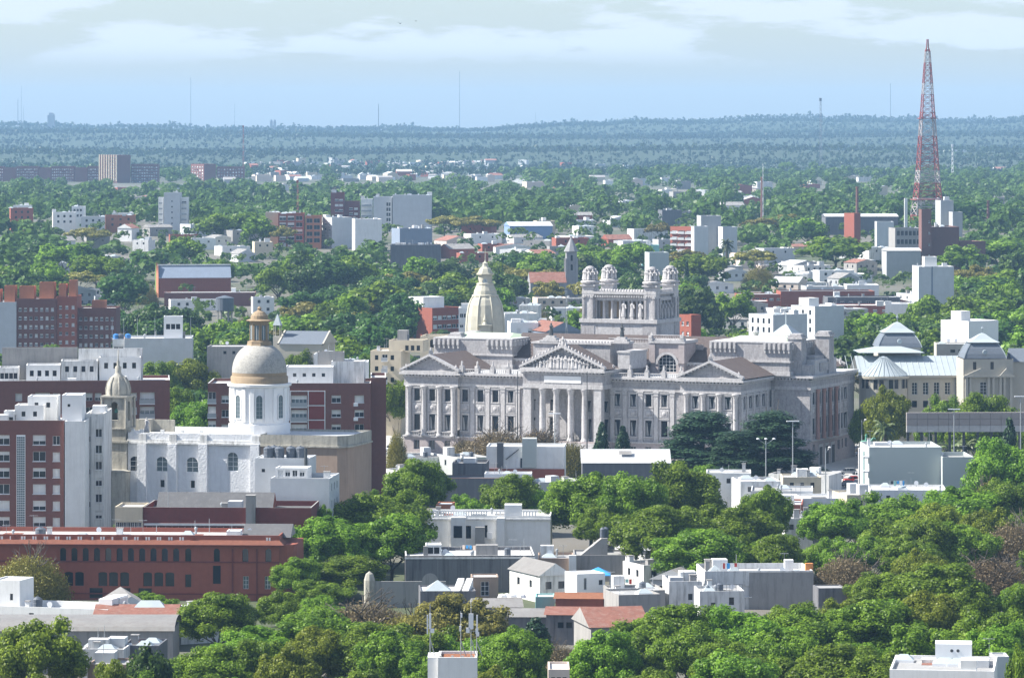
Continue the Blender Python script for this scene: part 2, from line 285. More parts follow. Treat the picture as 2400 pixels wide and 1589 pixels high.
def block(B,x0,x1,y0,y1,z0,z1,m,wins=(),par=.6,roof='roof_grey',depth=.25,name='wall',faces='frlb',cop=None,pt=.22,tops=True):
    """walls with openings, parapet and roof deck, in B's local frame. wins: (face,cols,rows,w,h,style[,arch])"""
    W=x1-x0; Dp=y1-y0; mb=MB(); B.nwin=getattr(B,'nwin',0)
    for fc in faces:
        Ln=W if fc in 'fb' else Dp; holes=[]; todo=[]
        for wn in wins:
            if wn[0]!=fc: continue
            cols,rows,w,h,st=wn[1:6]; ar=wn[6] if len(wn)>6 else 0
            cs=[Ln*(cols[0]+(cols[1]-cols[0])*(i+.5)/cols[2]) for i in range(cols[2])] if isinstance(cols,tuple) else cols
            rs=[z1-rows[0]-rows[1]*i for i in range(rows[2])] if isinstance(rows,tuple) else rows
            for r in rs:
                for s_ in cs:
                    if r>z0+.05 and r+h<z1-.1 and s_-w/2>.06 and s_+w/2<Ln-.06: holes.append((s_,r,w,h,ar)); todo.append((s_,r,w,h,st))
        wall_face(mb,fc,W,Dp,z0,z1,holes,m,depth,(x0,y0))
        for s_,r,w,h,st in todo:
            B.nwin+=1; add_window(B.root,fc,W,Dp,s_,r,w,h,st,rnd.randrange(4),depth,(x0,y0))
    if tops:
        zr=z1-par; c=cop or m
        mb.poly([(x0,y0,z1),(x1,y0,z1),(x1-pt,y0+pt,z1),(x0+pt,y0+pt,z1)],c); mb.poly([(x1,y0,z1),(x1,y1,z1),(x1-pt,y1-pt,z1),(x1-pt,y0+pt,z1)],c)
        mb.poly([(x1,y1,z1),(x0,y1,z1),(x0+pt,y1-pt,z1),(x1-pt,y1-pt,z1)],c); mb.poly([(x0,y1,z1),(x0,y0,z1),(x0+pt,y0+pt,z1),(x0+pt,y1-pt,z1)],c)
        a,b,c_,d=x0+pt,x1-pt,y0+pt,y1-pt
        for p,q in (((a,c_),(b,c_)),((b,c_),(b,d)),((b,d),(a,d)),((a,d),(a,c_))): mb.poly([(p[0],p[1],z1),(q[0],q[1],z1),(q[0],q[1],zr),(p[0],p[1],zr)],m)
    o=mb.put(name,B.root)
    if tops: r=MB(); r.poly([(a,c_,zr),(b,c_,zr),(b,d,zr),(a,d,zr)],roof); r.put('roof',B.root)
    return o
def part(B,name,fn,parent=None):
    mb=MB(); fn(mb); return mb.put(name,parent or B.root)
def pbox(B,name,x0,x1,y0,y1,z0,z1,m): return MB().box(x0,x1,y0,y1,z0,z1,m).put(name,B.root)
def clutter(B,x0,x1,y0,y1,z,n,seed=0,kinds=('chimney','vent','hatch','skylight','pipe','aerial','dish','patch')):
    r=random.Random(seed*17+3)
    for i in range(n):
        k=r.choice(kinds); x=r.uniform(x0+.8,x1-.8); y=r.uniform(y0+.8,y1-.8); mb=MB()
        if k=='chimney': w=r.uniform(.3,.55); h=r.uniform(.9,1.9); mb.box(x-w,x+w,y-w,y+w,z,z+h,r.choice(['white','grey_wall','concrete'])); mb.box(x-w-.1,x+w+.1,y-w-.1,y+w+.1,z+h,z+h+.12,'concrete'); nm='chimney'
        elif k=='vent': mb.lathe([(.18,z),(.18,z+.8),(.3,z+.8),(.25,z+1.05),(.05,z+1.2)],x,y,8,'metal_grey'); nm='vent'
        elif k=='hatch': w=r.uniform(.8,1.4); d=r.uniform(.8,1.6); mb.box(x-w,x+w,y-d,y+d,z,z+r.uniform(.5,2.2),r.choice(['white','white_stained','grey_light'])); nm='roof_hatch'
        elif k=='skylight': w=r.uniform(.9,1.5); mb.box(x-w,x+w,y-w,y+w,z,z+.3,'frame_white'); mb.gable(x-w,x+w,y-w,y+w,z+.3,z+.9,'zinc','x',hip=w*.6); nm='skylight'
        elif k=='aerial':
            q=r.uniform(2,3.4); mb.tube((x,y,z),(x,y,z+q),.045,.035,4,'metal_grey'); mb.tube((x-.7,y,z+q-.15),(x+.7,y,z+q-.15),.03,.03,3,'metal_grey'); nm='aerial'
            for d in (-.6,-.3,0,.3,.6): mb.tube((x+d,y-.35,z+q-.15),(x+d,y+.35,z+q-.15),.025,.025,3,'metal_grey')
        elif k=='dish': mb.tube((x,y,z),(x,y,z+.8),.05,.05,4,'metal_grey'); mb.lathe([(.05,0),(.3,.06),(.45,.18)],0,0,10,'metal_white'); mb.v=mb.v[:8]+[(x+q[0],y-q[2]*1.0,z+.9+q[1]) for q in mb.v[8:]]; nm='satellite_dish'
        elif k=='patch': w=r.uniform(.8,1.8); d=r.uniform(.8,2.0); x=min(max(x,x0+w+.3),x1-w-.3); y=min(max(y,y0+d+.3),y1-d-.3); mb.box(x-w,x+w,y-d,y+d,z+.004,z+.03,r.choice(['roof_dark','roof_membrane','tin_grey','tin_rust'])); nm='roof_patch'
        else: mb.tube((x,y,z),(x,y,z+r.uniform(1.5,3.2)),.05,.04,5,'metal_grey'); nm='pipe'
        mb.put(nm,B.root)
TANK={}
def tank(B,u,v,z,label,kind='tank_grey',r=.6,h=1.3,group=None):
    """plastic roof water tank standing on a roof: a thing of its own"""
    if kind not in TANK:
        mb=MB(); mb.lathe([(.9,0),(1,.05),(1,.3),(.96,.33),(1,.36),(1,.62),(.96,.65),(1,.68),(1,.86),(.55,1),(.22,1.02),(.22,1.08)],0,0,14,kind); TANK[kind]=mb.mesh('water_tank')
    o=put('water_tank',TANK[kind],None,B.w(u,v,z),0,(r,r,h)); tag(o,label,'water tank',group or 'roof water tanks'); return o
# ---------------------------------------------------------------- tree meshes
def soup(name,V,Fc,tint,mats,midx=None):
    """mesh from vertex array, face index array (n x 3 or 4) and a per-face tint attribute"""
    me=bpy.data.meshes.new(name); n,k=Fc.shape
    me.vertices.add(len(V)); me.vertices.foreach_set('co',V.astype(np.float32).ravel()); me.loops.add(n*k); me.loops.foreach_set('vertex_index',Fc.astype(np.int32).ravel())
    me.polygons.add(n); me.polygons.foreach_set('loop_start',np.arange(0,n*k,k,dtype=np.int32))
    for m in mats: me.materials.append(MATS[m])
    if midx is not None: me.polygons.foreach_set('material_index',midx.astype(np.int32))
    at=me.attributes.new('tint','FLOAT','FACE'); at.data.foreach_set('value',tint.astype(np.float32)); me.update(calc_edges=True); return me
def unit(rg,n): v=rg.normal(size=(n,3)); return v/np.linalg.norm(v,axis=1,keepdims=True)
def quads(P,N,size,rg,asp=1.0):
    """leaf faces: rhombi at P facing N"""
    n=len(P); t=unit(rg,n); a=np.cross(N,t); a/=np.linalg.norm(a,axis=1,keepdims=True)+1e-9; b=np.cross(N,a); s=(size*rg.uniform(.6,1.3,n))[:,None] if np.isscalar(size) else size[:,None]
    V=np.stack([P+a*s,P+b*s*asp+N*s*.15,P-a*s,P-b*s*asp+N*s*.15],1).reshape(-1,3); return V,np.arange(4*n).reshape(n,4)
def sph(n,rg):
    """low blob of quads for a lobe's inner mass"""
    a=4;b=7;V=[];Fq=[]
    for i in range(a+1):
        for j in range(b): p=math.pi*(.08+.84*i/a); t=2*math.pi*j/b; V.append((math.sin(p)*math.cos(t),math.sin(p)*math.sin(t),math.cos(p)))
    for i in range(a):
        for j in range(b): Fq.append((i*b+j,i*b+(j+1)%b,(i+1)*b+(j+1)%b,(i+1)*b+j))
    return np.array(V),np.array(Fq)
SV,SF=sph(0,None)
def crown(name,seed,Rx,Hc,nl,npl,leaf,mats,shape='round',core=True,zc=0,lr=(.24,.40)):
    rg=np.random.default_rng(seed); Vs=[];Fs=[];T=[];off=0
    d=unit(rg,nl); 
    if shape=='round': d[:,2]=np.where(d[:,2]<-.35,-d[:,2]*.6,d[:,2]); rad=rg.uniform(.50,.84,nl)
    elif shape=='umbrella': d[:,2]=np.abs(d[:,2])*.8+.12; rad=rg.uniform(.62,.86,nl)
    else: rad=rg.uniform(.35,.8,nl)
    d/=np.linalg.norm(d,axis=1,keepdims=True); c=d*rad[:,None]; r=rg.uniform(lr[0],lr[1],nl)
    S=np.array([Rx,Rx,Hc/2]); wob=1+.22*rg.normal(size=nl); c*=np.clip(wob,.75,1.25)[:,None]
    if shape=='cone': zz=rg.uniform(0,1,nl); ang=rg.uniform(0,6.28,nl); k=(1-zz)**.8; c=np.stack([np.cos(ang)*k*.75,np.sin(ang)*k*.75,zz*2-1],1); r=rg.uniform(.14,.22,nl)*(1.2-.6*zz)*1.4
    if shape=='cedar':
        zz=np.floor(rg.uniform(0,1,nl)*9)/9+rg.uniform(-.05,.05,nl); ang=rg.uniform(0,6.28,nl); k=(1-zz)**.62*rg.uniform(.25,1,nl)**.6; c=np.stack([np.cos(ang)*k*.85,np.sin(ang)*k*.85,zz*1.9-.95],1); r=rg.uniform(.13,.24,nl)
    for i in range(nl):
        u=unit(rg,npl); bias=d[i] if shape not in('cone','cedar') else np.array([c[i,0],c[i,1],.4]); u=u+bias*.55; u/=np.linalg.norm(u,axis=1,keepdims=True)
        sq=np.array([1,1,1.0 if shape not in('cedar',) else .42]); P=c[i]+u*sq*(r[i]*rg.uniform(.70,1.2,npl))[:,None]
        if shape=='umbrella': P[:,2]=np.maximum(P[:,2],-.1+.1*rg.random(npl))
        N=u+.6*unit(rg,npl); 
        if shape=='cedar': N=N*.5+np.array([0,0,.9])
        N/=np.linalg.norm(N,axis=1,keepdims=True)
        V,Fq=quads(P*S,N,leaf,rg,.75); Vs.append(V);Fs.append(Fq+off);off+=len(V); T.append(np.clip(.5+.33*rg.normal(size=npl)+.15*rg.normal(),0,1))
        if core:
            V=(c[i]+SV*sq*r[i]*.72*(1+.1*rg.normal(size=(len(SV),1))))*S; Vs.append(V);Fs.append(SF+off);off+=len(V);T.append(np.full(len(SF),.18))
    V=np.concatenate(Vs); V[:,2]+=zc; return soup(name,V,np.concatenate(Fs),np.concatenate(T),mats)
def trunk_mesh(seed,h,r,spread,nb=6,mats='bark'):
    rg=random.Random(seed); mb=MB(); p=(0,0,-.4); k=h*.45; mb.tube(p,(rg.uniform(-.2,.2),rg.uniform(-.2,.2),k),r,r*.7,8,mats)
    for i in range(nb):
        a=6.28*i/nb+rg.uniform(-.4,.4); q=(math.cos(a)*spread*.45,math.sin(a)*spread*.45,k+(h-k)*rg.uniform(.5,.9)); mb.tube((0,0,k*rg.uniform(.75,1)),q,r*.5,r*.22,6,mats)
        for _ in range(2): mb.tube(q,(q[0]*rg.uniform(1.2,1.7),q[1]*rg.uniform(1.2,1.7),q[2]+h*rg.uniform(.1,.3)),r*.22,r*.08,5,mats)
    return mb.mesh('trunk')
def twig_crown(name,seed,Rx,Hc,n,mats,leafn,leaf):
    """half-leafless crown: branch fans with fine twigs and a thin scatter of small leaves"""
    rg=np.random.default_rng(seed); d=unit(rg,n); d[:,2]=np.abs(d[:,2]); P=d*rg.uniform(.72,1.0,n)[:,None]*np.array([Rx,Rx,Hc*.85]); 
    ax=P*np.array([1,1,1.2])+.35*Rx*unit(rg,n); ax/=np.linalg.norm(ax,axis=1,keepdims=True); sd_=np.cross(ax,unit(rg,n)); sd_/=np.linalg.norm(sd_,axis=1,keepdims=True)
    L=rg.uniform(.25,.75,n)[:,None]; w=rg.uniform(.02,.05,n)[:,None]; V=np.stack([P-ax*L-sd_*w,P-ax*L+sd_*w,P+ax*L*.5+sd_*w*.4,P+ax*L*.5-sd_*w*.4],1).reshape(-1,3); Fq=np.arange(4*n).reshape(n,4)
    k=leafn; dl=unit(rg,k); dl[:,2]=np.abs(dl[:,2]); fr=rg.uniform(.35,1.05,k)**.7; Pl=dl*fr[:,None]*np.array([Rx,Rx,Hc*.85]); Pl+=.5*unit(rg,k); V2,F2=quads(Pl,unit(rg,k)*.6+dl*.6,leaf,rg,.7)
    T=np.concatenate([np.clip(.3+.3*rg.random(n),0,1),np.clip(.5+.3*rg.normal(size=k),0,1)]); return soup(name,np.concatenate([V,V2]),np.concatenate([Fq,F2+len(V)]),T,mats)
def branch_mesh(seed,h,r,spread,depth=5):
    rg=random.Random(seed); mb=MB()
    def grow(p,d,l,r_,lev):
        q=p+d*l; mb.tube(p,q,r_,r_*.68,6 if lev<2 else 4,'bark')
        if lev>=depth: return
        for i in range(2 if lev else 4):
            ax=Vector((rg.gauss(0,1),rg.gauss(0,1),rg.gauss(0,.3))); nd=(d+ax*(.42 if lev else .5)); nd.z=max(nd.z,.15); nd.normalize(); grow(q,nd,l*rg.uniform(.68,.88),r_*.64,lev+1)
    grow(Vector((0,0,-.4)),Vector((0,0,1)),h*.30,r,0); return mb.mesh('trunk')
# library: kind -> list of (crown mesh, trunk mesh, nominal crown radius, nominal height)
LIB={}
def lib(kind,n,fn): LIB[kind]=[fn(i) for i in range(n)]
def broad(k,Rx,Ht,Hc,nl,npl,leaf,m,shape='round',lr=(.24,.40)):
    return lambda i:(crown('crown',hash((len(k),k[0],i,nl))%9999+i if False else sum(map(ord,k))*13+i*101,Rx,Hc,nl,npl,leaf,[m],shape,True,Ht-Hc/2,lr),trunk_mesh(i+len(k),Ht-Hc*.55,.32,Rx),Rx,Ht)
lib('plane',5,broad('plane',6.5,14.5,13.2,120,250,.21,'leaf_plane',lr=(.14,.27)))
lib('lime',3,broad('lime',6.5,13,12,120,240,.21,'leaf_lime',lr=(.14,.27)))
lib('plane_mid',5,broad('plane_mid',6.5,14,12,42,70,.50,'leaf_plane',lr=(.20,.36)))
lib('deep_mid',5,broad('deep_mid',6.8,15,13,42,70,.50,'leaf_deep',lr=(.20,.36)))
lib('far_mid',4,broad('far_mid',6.5,13,11.5,30,46,.62,'leaf_far',lr=(.22,.38)))
lib('umbrella_mid',4,broad('umbrella_mid',8.5,12,8.5,40,70,.50,'leaf_olive','umbrella',lr=(.18,.30)))
lib('umbrella',2,broad('umbrella',8,11,11,150,150,.20,'leaf_olive','umbrella',lr=(.12,.20)))
lib('cedar',2,lambda i:(crown('crown',900+i,8.5,15.5,230,110,.24,['leaf_cedar'],'cedar',True,8.3),trunk_mesh(i,15,.45,1.5,3),8.5,16.5))
lib('conifer',2,lambda i:(crown('crown',930+i,3,10,60,60,.30,['leaf_cedar'],'cone',True,5.4),trunk_mesh(i,9,.25,.6,3),3,11))
lib('cypress',1,lambda i:(crown('crown',950+i,1.8,11,40,50,.4,['leaf_cedar'],'cone',True,6),trunk_mesh(i,8,.25,.5,3),1.8,12))
lib('bare',3,lambda i:(twig_crown('crown',970+i,6.5,9.5,8000,['leaf_brown'],15000,.17),branch_mesh(40+i,10.5,.38,6),6.5,10.2))
lib('half_bare',3,lambda i:(twig_crown('crown',990+i,7.5,8.5,6500,['leaf_olive'],16000,.19),branch_mesh(60+i,9.5,.38,6),7.5,9.5))
def palm_meshes(i):
    rg=random.Random(i); mb=MB(); mb.lathe([(.5,-.3),(.38,1),(.34,6),(.45,7)],0,0,9,'bark'); t=mb.mesh('trunk'); V=[];Fq=[]
    for k in range(34):
        a=rg.uniform(0,6.28); e=rg.uniform(-.5,1.1); L=rg.uniform(2.4,3.4); p=Vector((0,0,7)); 
        for s in range(5):
            dr=Vector((math.cos(a)*math.cos(e),math.sin(a)*math.cos(e),math.sin(e))); q=p+dr*L/5; side=Vector((-math.sin(a),math.cos(a),0))*(.42*(1-abs(s-1.6)/4)); dn=Vector((0,0,-.22))
            for sg in (1,-1): n=len(V); V+=[p,q,q+side*sg+dn,p+side*sg+dn]; Fq.append((n,n+1,n+2,n+3))
            p=q; e-=.28
    V=np.array([tuple(x) for x in V]); return soup('crown',V,np.array(Fq),np.random.default_rng(i).random(len(Fq)),['leaf_palm']),t,3.2,8.5
lib('palm',2,palm_meshes)
NT=[0]
def tree(kind,X,Y,wid,ht,label,group=None,name='tree',zb=None,cat='tree'):
    cm,tm,r0,h0=LIB[kind][NT[0]%len(LIB[kind])]; NT[0]+=1
    z=terr(X,Y) if zb is None else zb; rz=rnd.uniform(0,6.28); e=empty(name,(X,Y,z),rz,label,cat,group)
    sx=wid/2/r0; sz=ht/h0; e.scale=(sx*rnd.uniform(.93,1.07),sx*rnd.uniform(.93,1.07),sz); put('trunk',tm,e); put('crown',cm,e); return e
# ---------------------------------------------------------------- ground, streets, haze
def ground_mat():
    m=bpy.data.materials.new('ground'); m.use_nodes=True; nt=m.node_tree; N=nt.nodes.new; L=nt.links.new; bs=nt.nodes['Principled BSDF']; bs.inputs['Roughness'].default_value=.95
    t=N('ShaderNodeTexCoord'); n=N('ShaderNodeTexNoise'); n.inputs['Scale'].default_value=.012; n.inputs['Detail'].default_value=9; L(t.outputs['Object'],n.inputs['Vector'])
    r=N('ShaderNodeValToRGB'); e=r.color_ramp.elements; e[0].position=.38; e[0].color=(.055,.07,.03,1); e[1].position=.62; e[1].color=(.13,.12,.105,1); x=e.new(.5); x.color=(.10,.097,.075,1)
    sp=N('ShaderNodeSeparateXYZ'); L(t.outputs['Object'],sp.inputs[0]); mr=N('ShaderNodeMapRange'); mr.inputs[1].default_value=3800; mr.inputs[2].default_value=5600; L(sp.outputs['Y'],mr.inputs[0]); mx=N('ShaderNodeMix'); mx.data_type='RGBA'; mx.inputs['B'].default_value=(.022,.042,.018,1); L(mr.outputs[0],mx.inputs['Factor']); L(n.outputs['Fac'],r.inputs[0]); L(r.outputs[0],mx.inputs['A']); L(mx.outputs['Result'],bs.inputs['Base Color']); MATS['ground']=m
ground_mat()
ys=np.concatenate([np.array([-300,0,200]),np.arange(400,1200,25),np.arange(1200,2500,60),np.arange(2500,8000,200),np.arange(8000,13000,250),np.array([14000,18000,25000,40000])])
us=np.linspace(-.30,.30,75); GV=[];GF=[]
for y in ys:
    for u in us: X=u*max(y,700); GV.append((X,y,terr(X,y)))
n=len(us)
for i in range(len(ys)-1):
    for j in range(n-1): GF.append((i*n+j,i*n+j+1,(i+1)*n+j+1,(i+1)*n+j))
gm=bpy.data.meshes.new('ground'); gm.from_pydata(GV,[],GF); gm.materials.append(MATS['ground']); g=put('ground',gm); g['kind']='structure'
def sheet(name,poly,m,lift,step=18):
    """draped paved sheet lying on the terrain: quad strip between two edges given as (x,y) lists"""
    a,b=poly; k=max(2,int(math.hypot(a[1][0]-a[0][0],a[1][1]-a[0][1])/step)); mb=MB(); rows=[]
    for i in range(k+1):
        t=i/k; row=[]
        for j in range(5):
            s=j/4; x=(a[0][0]*(1-t)+a[1][0]*t)*(1-s)+(b[0][0]*(1-t)+b[1][0]*t)*s; y=(a[0][1]*(1-t)+a[1][1]*t)*(1-s)+(b[0][1]*(1-t)+b[1][1]*t)*s; row.append((x,y,terr(x,y)+lift))
        rows.append(row)
    for i in range(k):
        for j in range(4): mb.poly([rows[i][j],rows[i][j+1],rows[i+1][j+1],rows[i+1][j]],m)
    o=mb.put(name); o['kind']='structure'; return o
sheet('plaza',(((-75,915),(115,915)),((-75,1120),(115,1120))),'paving',.10,6)
sheet('road_front',(((-160,880),(130,865)),((-160,905),(130,890))),'asphalt',.14,6)
sheet('lawn_front',(((-20,925),(62,920)),((-22,972),(40,955))),'lawn',.16,4)
sheet('car_park',(((66,800),(125,800)),((66,862),(125,862))),'asphalt',.12,6)
sheet('road_side',(((78,895),(130,880)),((78,985),(135,970))),'asphalt',.14,6)
sheet('street_left',(((-62,905),(-62,1120)),((-48,905),(-48,1120))),'asphalt',.18,6)
for i in range(9): 
    sheet('road_marking',(((-150+i*30,892-i*1.5),(-141+i*30,891.6-i*1.5)),((-150+i*30,892.4-i*1.5),(-141+i*30,892-i*1.5))),'road_paint',.16,4)
mb=MB(); bx0,bx1,by0,by1,bz0,bz1=-5200,5200,-250,17000,-4.5,232; mb.box(bx0,bx1,by0,by1,bz0,bz1,'white'); hz=mb.mesh('haze'); hz.materials.clear()
hm=bpy.data.materials.new('haze'); hm.use_nodes=True; hn=hm.node_tree; hn.nodes.clear(); pv=hn.nodes.new('ShaderNodeVolumePrincipled'); pv.inputs['Color'].default_value=(.40,.67,1,1); pv.inputs['Density'].default_value=.6e-4; pv.inputs['Anisotropy'].default_value=0
ho=hn.nodes.new('ShaderNodeOutputMaterial'); hn.links.new(pv.outputs[0],ho.inputs['Volume']); hz.materials.append(hm); hzo=put('haze',hz); hzo['kind']='stuff'; hzo['label']='pale blue haze hanging over the whole city to the horizon'
# ---------------------------------------------------------------- the palace
P=Bd('palace','large grey stone neoclassical palace with columned portico and rooftop lantern','palace',950,1735,875,1019.8,24,60,yvis=1075,short='palace',zb=-2.6)
PZ=2.6; L_=P.W; EZ=19.2+PZ; BZ=4.2+PZ; AZ=16.0+PZ       # cornice top, base top, architrave bottom (local z)
up=P.u; U1=up(1072); U2=up(1228,0); U3=up(1427,0); U4=up(1597)
def fig(mb,x,y,z,h,m,r=.16,n=6,arm=True,rot=0):
    """small robed stone figure"""
    mb.lathe([(r*1.35*h,z),(r*1.1*h,z+.3*h),(r*.85*h,z+.55*h),(r*1.15*h,z+.76*h),(r*.45*h,z+.84*h),(r*.55*h,z+.92*h),(r*.2*h,z+h)],x,y,n,m,rot,.75)
    if arm: mb.tube((x+r*h,y-.05*h,z+.74*h),(x+r*1.5*h,y-.12*h,z+.52*h),.06*h,.05*h,4,m)
STAT={}
def statue(B,u,v,z,h,label=None,name='statue',seated=False):
    k=('s' if seated else 't')
    if k not in STAT:
        mb=MB(); mb.box(-.38,.38,-.38,.38,0,.35,'stone_light'); fig(mb,0,0,.35,.9 if seated else 1,'stone_light',.2); 
        if seated: mb.box(-.3,.3,-.45,.1,.35,.75,'stone_light')
        STAT[k]=mb.mesh('statue')
    return put(name,STAT[k],B.root,(u,v,z),rnd.uniform(-.4,.4),h/1.3)
def order_cols(): 
    h=AZ-BZ; mb=MB(); mb.smooth=True; mb.lathe([(.78,0),(.78,.35),(.62,.45),(.60,.8),(.56,h*.5),(.50,h-1.1),(.55,h-1.0),(.62,h-.75),(.80,h-.25),(.86,h-.2),(.86,h)],0,0,12,'stone_light'); a=mb.mesh('column')
    q=MB(); q.box(-.62,.62,-.28,0,0,.5,'stone_light'); q.box(-.5,.5,-.22,0,.5,h-1.1,'stone_light'); q.box(-.62,.62,-.30,0,h-1.1,h-.85,'stone'); q.box(-.58,.58,-.26,0,h-.85,h-.35,'stone_light'); q.box(-.72,.72,-.36,0,h-.35,h,'stone_light'); return a,q.mesh('pilaster')
COLM,PILM=order_cols()
PAN=MB(); PAN.box(-1.15,1.15,-.12,0,0,2.0,'stone_light'); PAN.box(-.85,.85,-.2,-.12,.35,1.55,'stone'); PAN.lathe([(.55,0),(.45,.05),(.2,.12)],0,0,8,'stone_light'); 
PAN.v=[(x,y,z) if i<16 else (x,-.2-z,.95+y) for i,(x,y,z) in enumerate(PAN.v)]; PANM=PAN.mesh('panel')
BAL=MB()
def balus(w,h=1.0):
    mb=MB(); mb.box(-w/2,w/2,-.18,.18,0,.16,'stone_light'); mb.box(-w/2,w/2,-.2,.2,h-.18,h,'stone_light'); k=max(3,int(w/.42))
    for i in range(k): x=-w/2+w*(i+.5)/k; mb.lathe([(.07,.16),(.12,.4),(.06,.65),(.09,h-.18)],x,0,5,'stone_light',cap=False)
    return mb.mesh('balustrade')
rows_pal=[(12.5+PZ,2.8,1.55),(5.55+PZ,3.7,1.65)]
def pal_block(x0,x1,y0,y1,front=None,side=None,sl=False,k=0,faces='frl',colkind=None):
    """base storey, order storey and entablature of one wing of the palace"""
    lo=[];hi=[]; W=x1-x0; Dp=y1-y0
    for fc,cols in (('f',front),('r',side)):
        for s_ in cols or []: st='palS' if side else 'pal'; ws=.45 if fc=='r' else 0; hi.append((fc,[s_],[rows_pal[0][0]],rows_pal[0][2]+ws,rows_pal[0][1],st)); hi.append((fc,[s_],[rows_pal[1][0]],rows_pal[1][2]+ws,rows_pal[1][1],st)); lo.append((fc,[s_],[.9+PZ],1.55,2.2,'grey'))
    block(P,x0-.25,x1+.25,y0-.25,y1,0,BZ-.35+k*.01,'stone_pink',[(a,[c+.25 for c in b] ,c2,d,e,f) for a,b,c2,d,e,f in lo],faces=faces,depth=.45,tops=False,name='basement')
    part(P,'string_course',lambda m:m.box(x0-.55,x1+.55,y0-.55,y1,BZ-.35+k*.01,BZ+k*.01,'stone_light'))
    def rust(m):
        for i in range(1,9):
            z=.3+i*(BZ-.6)/9; m.box(x0-.29,x1+.29,y0-.29,y1-.1,z-.035,z+.035,'stone')
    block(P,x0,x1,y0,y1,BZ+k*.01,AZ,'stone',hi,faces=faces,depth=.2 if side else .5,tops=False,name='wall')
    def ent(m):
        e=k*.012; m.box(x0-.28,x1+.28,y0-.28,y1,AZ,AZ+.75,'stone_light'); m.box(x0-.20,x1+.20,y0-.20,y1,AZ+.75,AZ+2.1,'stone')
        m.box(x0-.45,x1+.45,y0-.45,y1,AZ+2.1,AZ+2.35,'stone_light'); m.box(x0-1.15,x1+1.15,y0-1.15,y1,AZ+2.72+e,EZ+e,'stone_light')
        n=int(W/.85); 
        for i in range(n): x=x0+W*(i+.5)/n; m.box(x-.2,x+.2,y0-.95,y0-.2,AZ+2.35,AZ+2.72+e,'stone_light')
        n=int(Dp/.85)
        for i in range(n):
            y=y0+Dp*(i+.5)/n; m.box(x1+.2,x1+.95,y-.2,y+.2,AZ+2.35,AZ+2.72+e,'stone_light')
    part(P,'entablature',ent)
    r=MB(); r.poly([(x0-.9,y0-.9,EZ+.02+k*.012),(x1+.9,y0-.9,EZ+.02+k*.012),(x1+.9,y1,EZ+.02+k*.012),(x0-.9,y1,EZ+.02+k*.012)],'roof_membrane'); r.put('flat_roof',P.root)
    for s_ in front or []: put('panel',PANM,P.root,(x0+s_,y0,9.95+PZ))
    for s_ in side or []: put('panel',PANM,P.root,(x1,y0+s_,9.95+PZ),math.pi/2)
def cols_at(us,v,kind,side=None):
    for u in us:
        if side is None: put('column' if kind=='c' else 'pilaster',COLM if kind=='c' else PILM,P.root,(u,v,BZ))
        else: put('column' if kind=='c' else 'pilaster',COLM if kind=='c' else PILM,P.root,(side,u,BZ),math.pi/2)
def pediment(x0,x1,y0,y1,z0,z1,roofdep,ornate=False,axis_mat='tile_brown'):
    xm=(x0+x1)/2
    def f(m):
        t=.55
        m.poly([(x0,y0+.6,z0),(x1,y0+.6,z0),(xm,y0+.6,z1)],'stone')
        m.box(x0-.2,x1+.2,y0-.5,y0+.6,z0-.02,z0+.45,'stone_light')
        for sg in (0,1):
            a=(x0-.4,z0+.3) if sg==0 else (x1+.4,z0+.3); b=(xm,z1+.35)
            pts=[(a[0],a[1]),(b[0],b[1]),(b[0],b[1]+t),(a[0],a[1]+t)]
            q=[(p[0],y0-.55,p[1]) for p in pts]; r=[(p[0],y0+.75,p[1]) for p in pts]
            m.poly(q if sg else q[::-1],'stone_light'); m.poly(r,'stone_light')
            for i in range(4): j=(i+1)%4; m.poly([q[i],q[j],r[j],r[i]],'stone_light')
            n=int(math.hypot(b[0]-a[0],b[1]-a[1])/.9)
            for i in range(1,n):
                s_=i/n; x=a[0]+(b[0]-a[0])*s_; z=a[1]+(b[1]-a[1])*s_; m.box(x-.18,x+.18,y0-.4,y0+.5,z-.35,z+.02,'stone_light')
                if ornate: m.lathe([(.22,z+t),(.3,z+t+.3),(.08,z+t+.65)],x,y0,5,'stone_light')
    part(P,'pediment',f)
    ov=.5
    def rf(m): m.gable(x0-ov,x1+ov,y0+.76,y1+roofdep,z0+.25,z1+.75,axis_mat,'y',wall='stone')
    part(P,'tiled_roof',rf)
WV=1.3                                   # wings set back behind the pavilions
pw=lambda px,x0,v=0: up(px,v)-x0
SB=[P.v(p,L_) for p in (1735.8,1752.9,1769.4,1786,1803)]; SD=P.v(1812,L_); sb=[SD*(i+.5)/5 for i in range(5)]
pal_block(0,U1,0,19.3,[pw(x,0) for x in (977.5,1013,1049)],None,k=1,faces='fl')
pal_block(U1,U2,WV,19.3,[pw(x,U1,WV) for x in (1090,1126,1161,1197)],None,k=2,faces='f')
pal_block(U3,U4,WV,19.3,[pw(x,U3,WV) for x in (1447,1484,1520,1557)],None,k=2,faces='f')
pal_block(U4,L_,0,19.3,[pw(x,U4) for x in (1630,1668.6,1706)],sb,k=1,faces='fr')
cols_at([up(x) for x in (960,995,1031,1064)],-.35,'c'); cols_at([up(x,WV) for x in (1108,1143,1179,1214)],WV,'p')
cols_at([up(x,WV) for x in (1436,1465,1502,1538,1576)],WV,'p'); cols_at([up(x) for x in (1610,1649,1687,1725)],-.35,'c')
cols_at([SD*i/5+(.9 if i==0 else -.7 if i==5 else 0) for i in range(6)],0,'p',side=L_)
for u0,u1 in ((0,U1),(U4,L_)):
    for i in range(3): put('balustrade',BALM if False else balus(2.3),P.root,(u0+(u1-u0)*(.2+.3*i),-.45,BZ+.01))
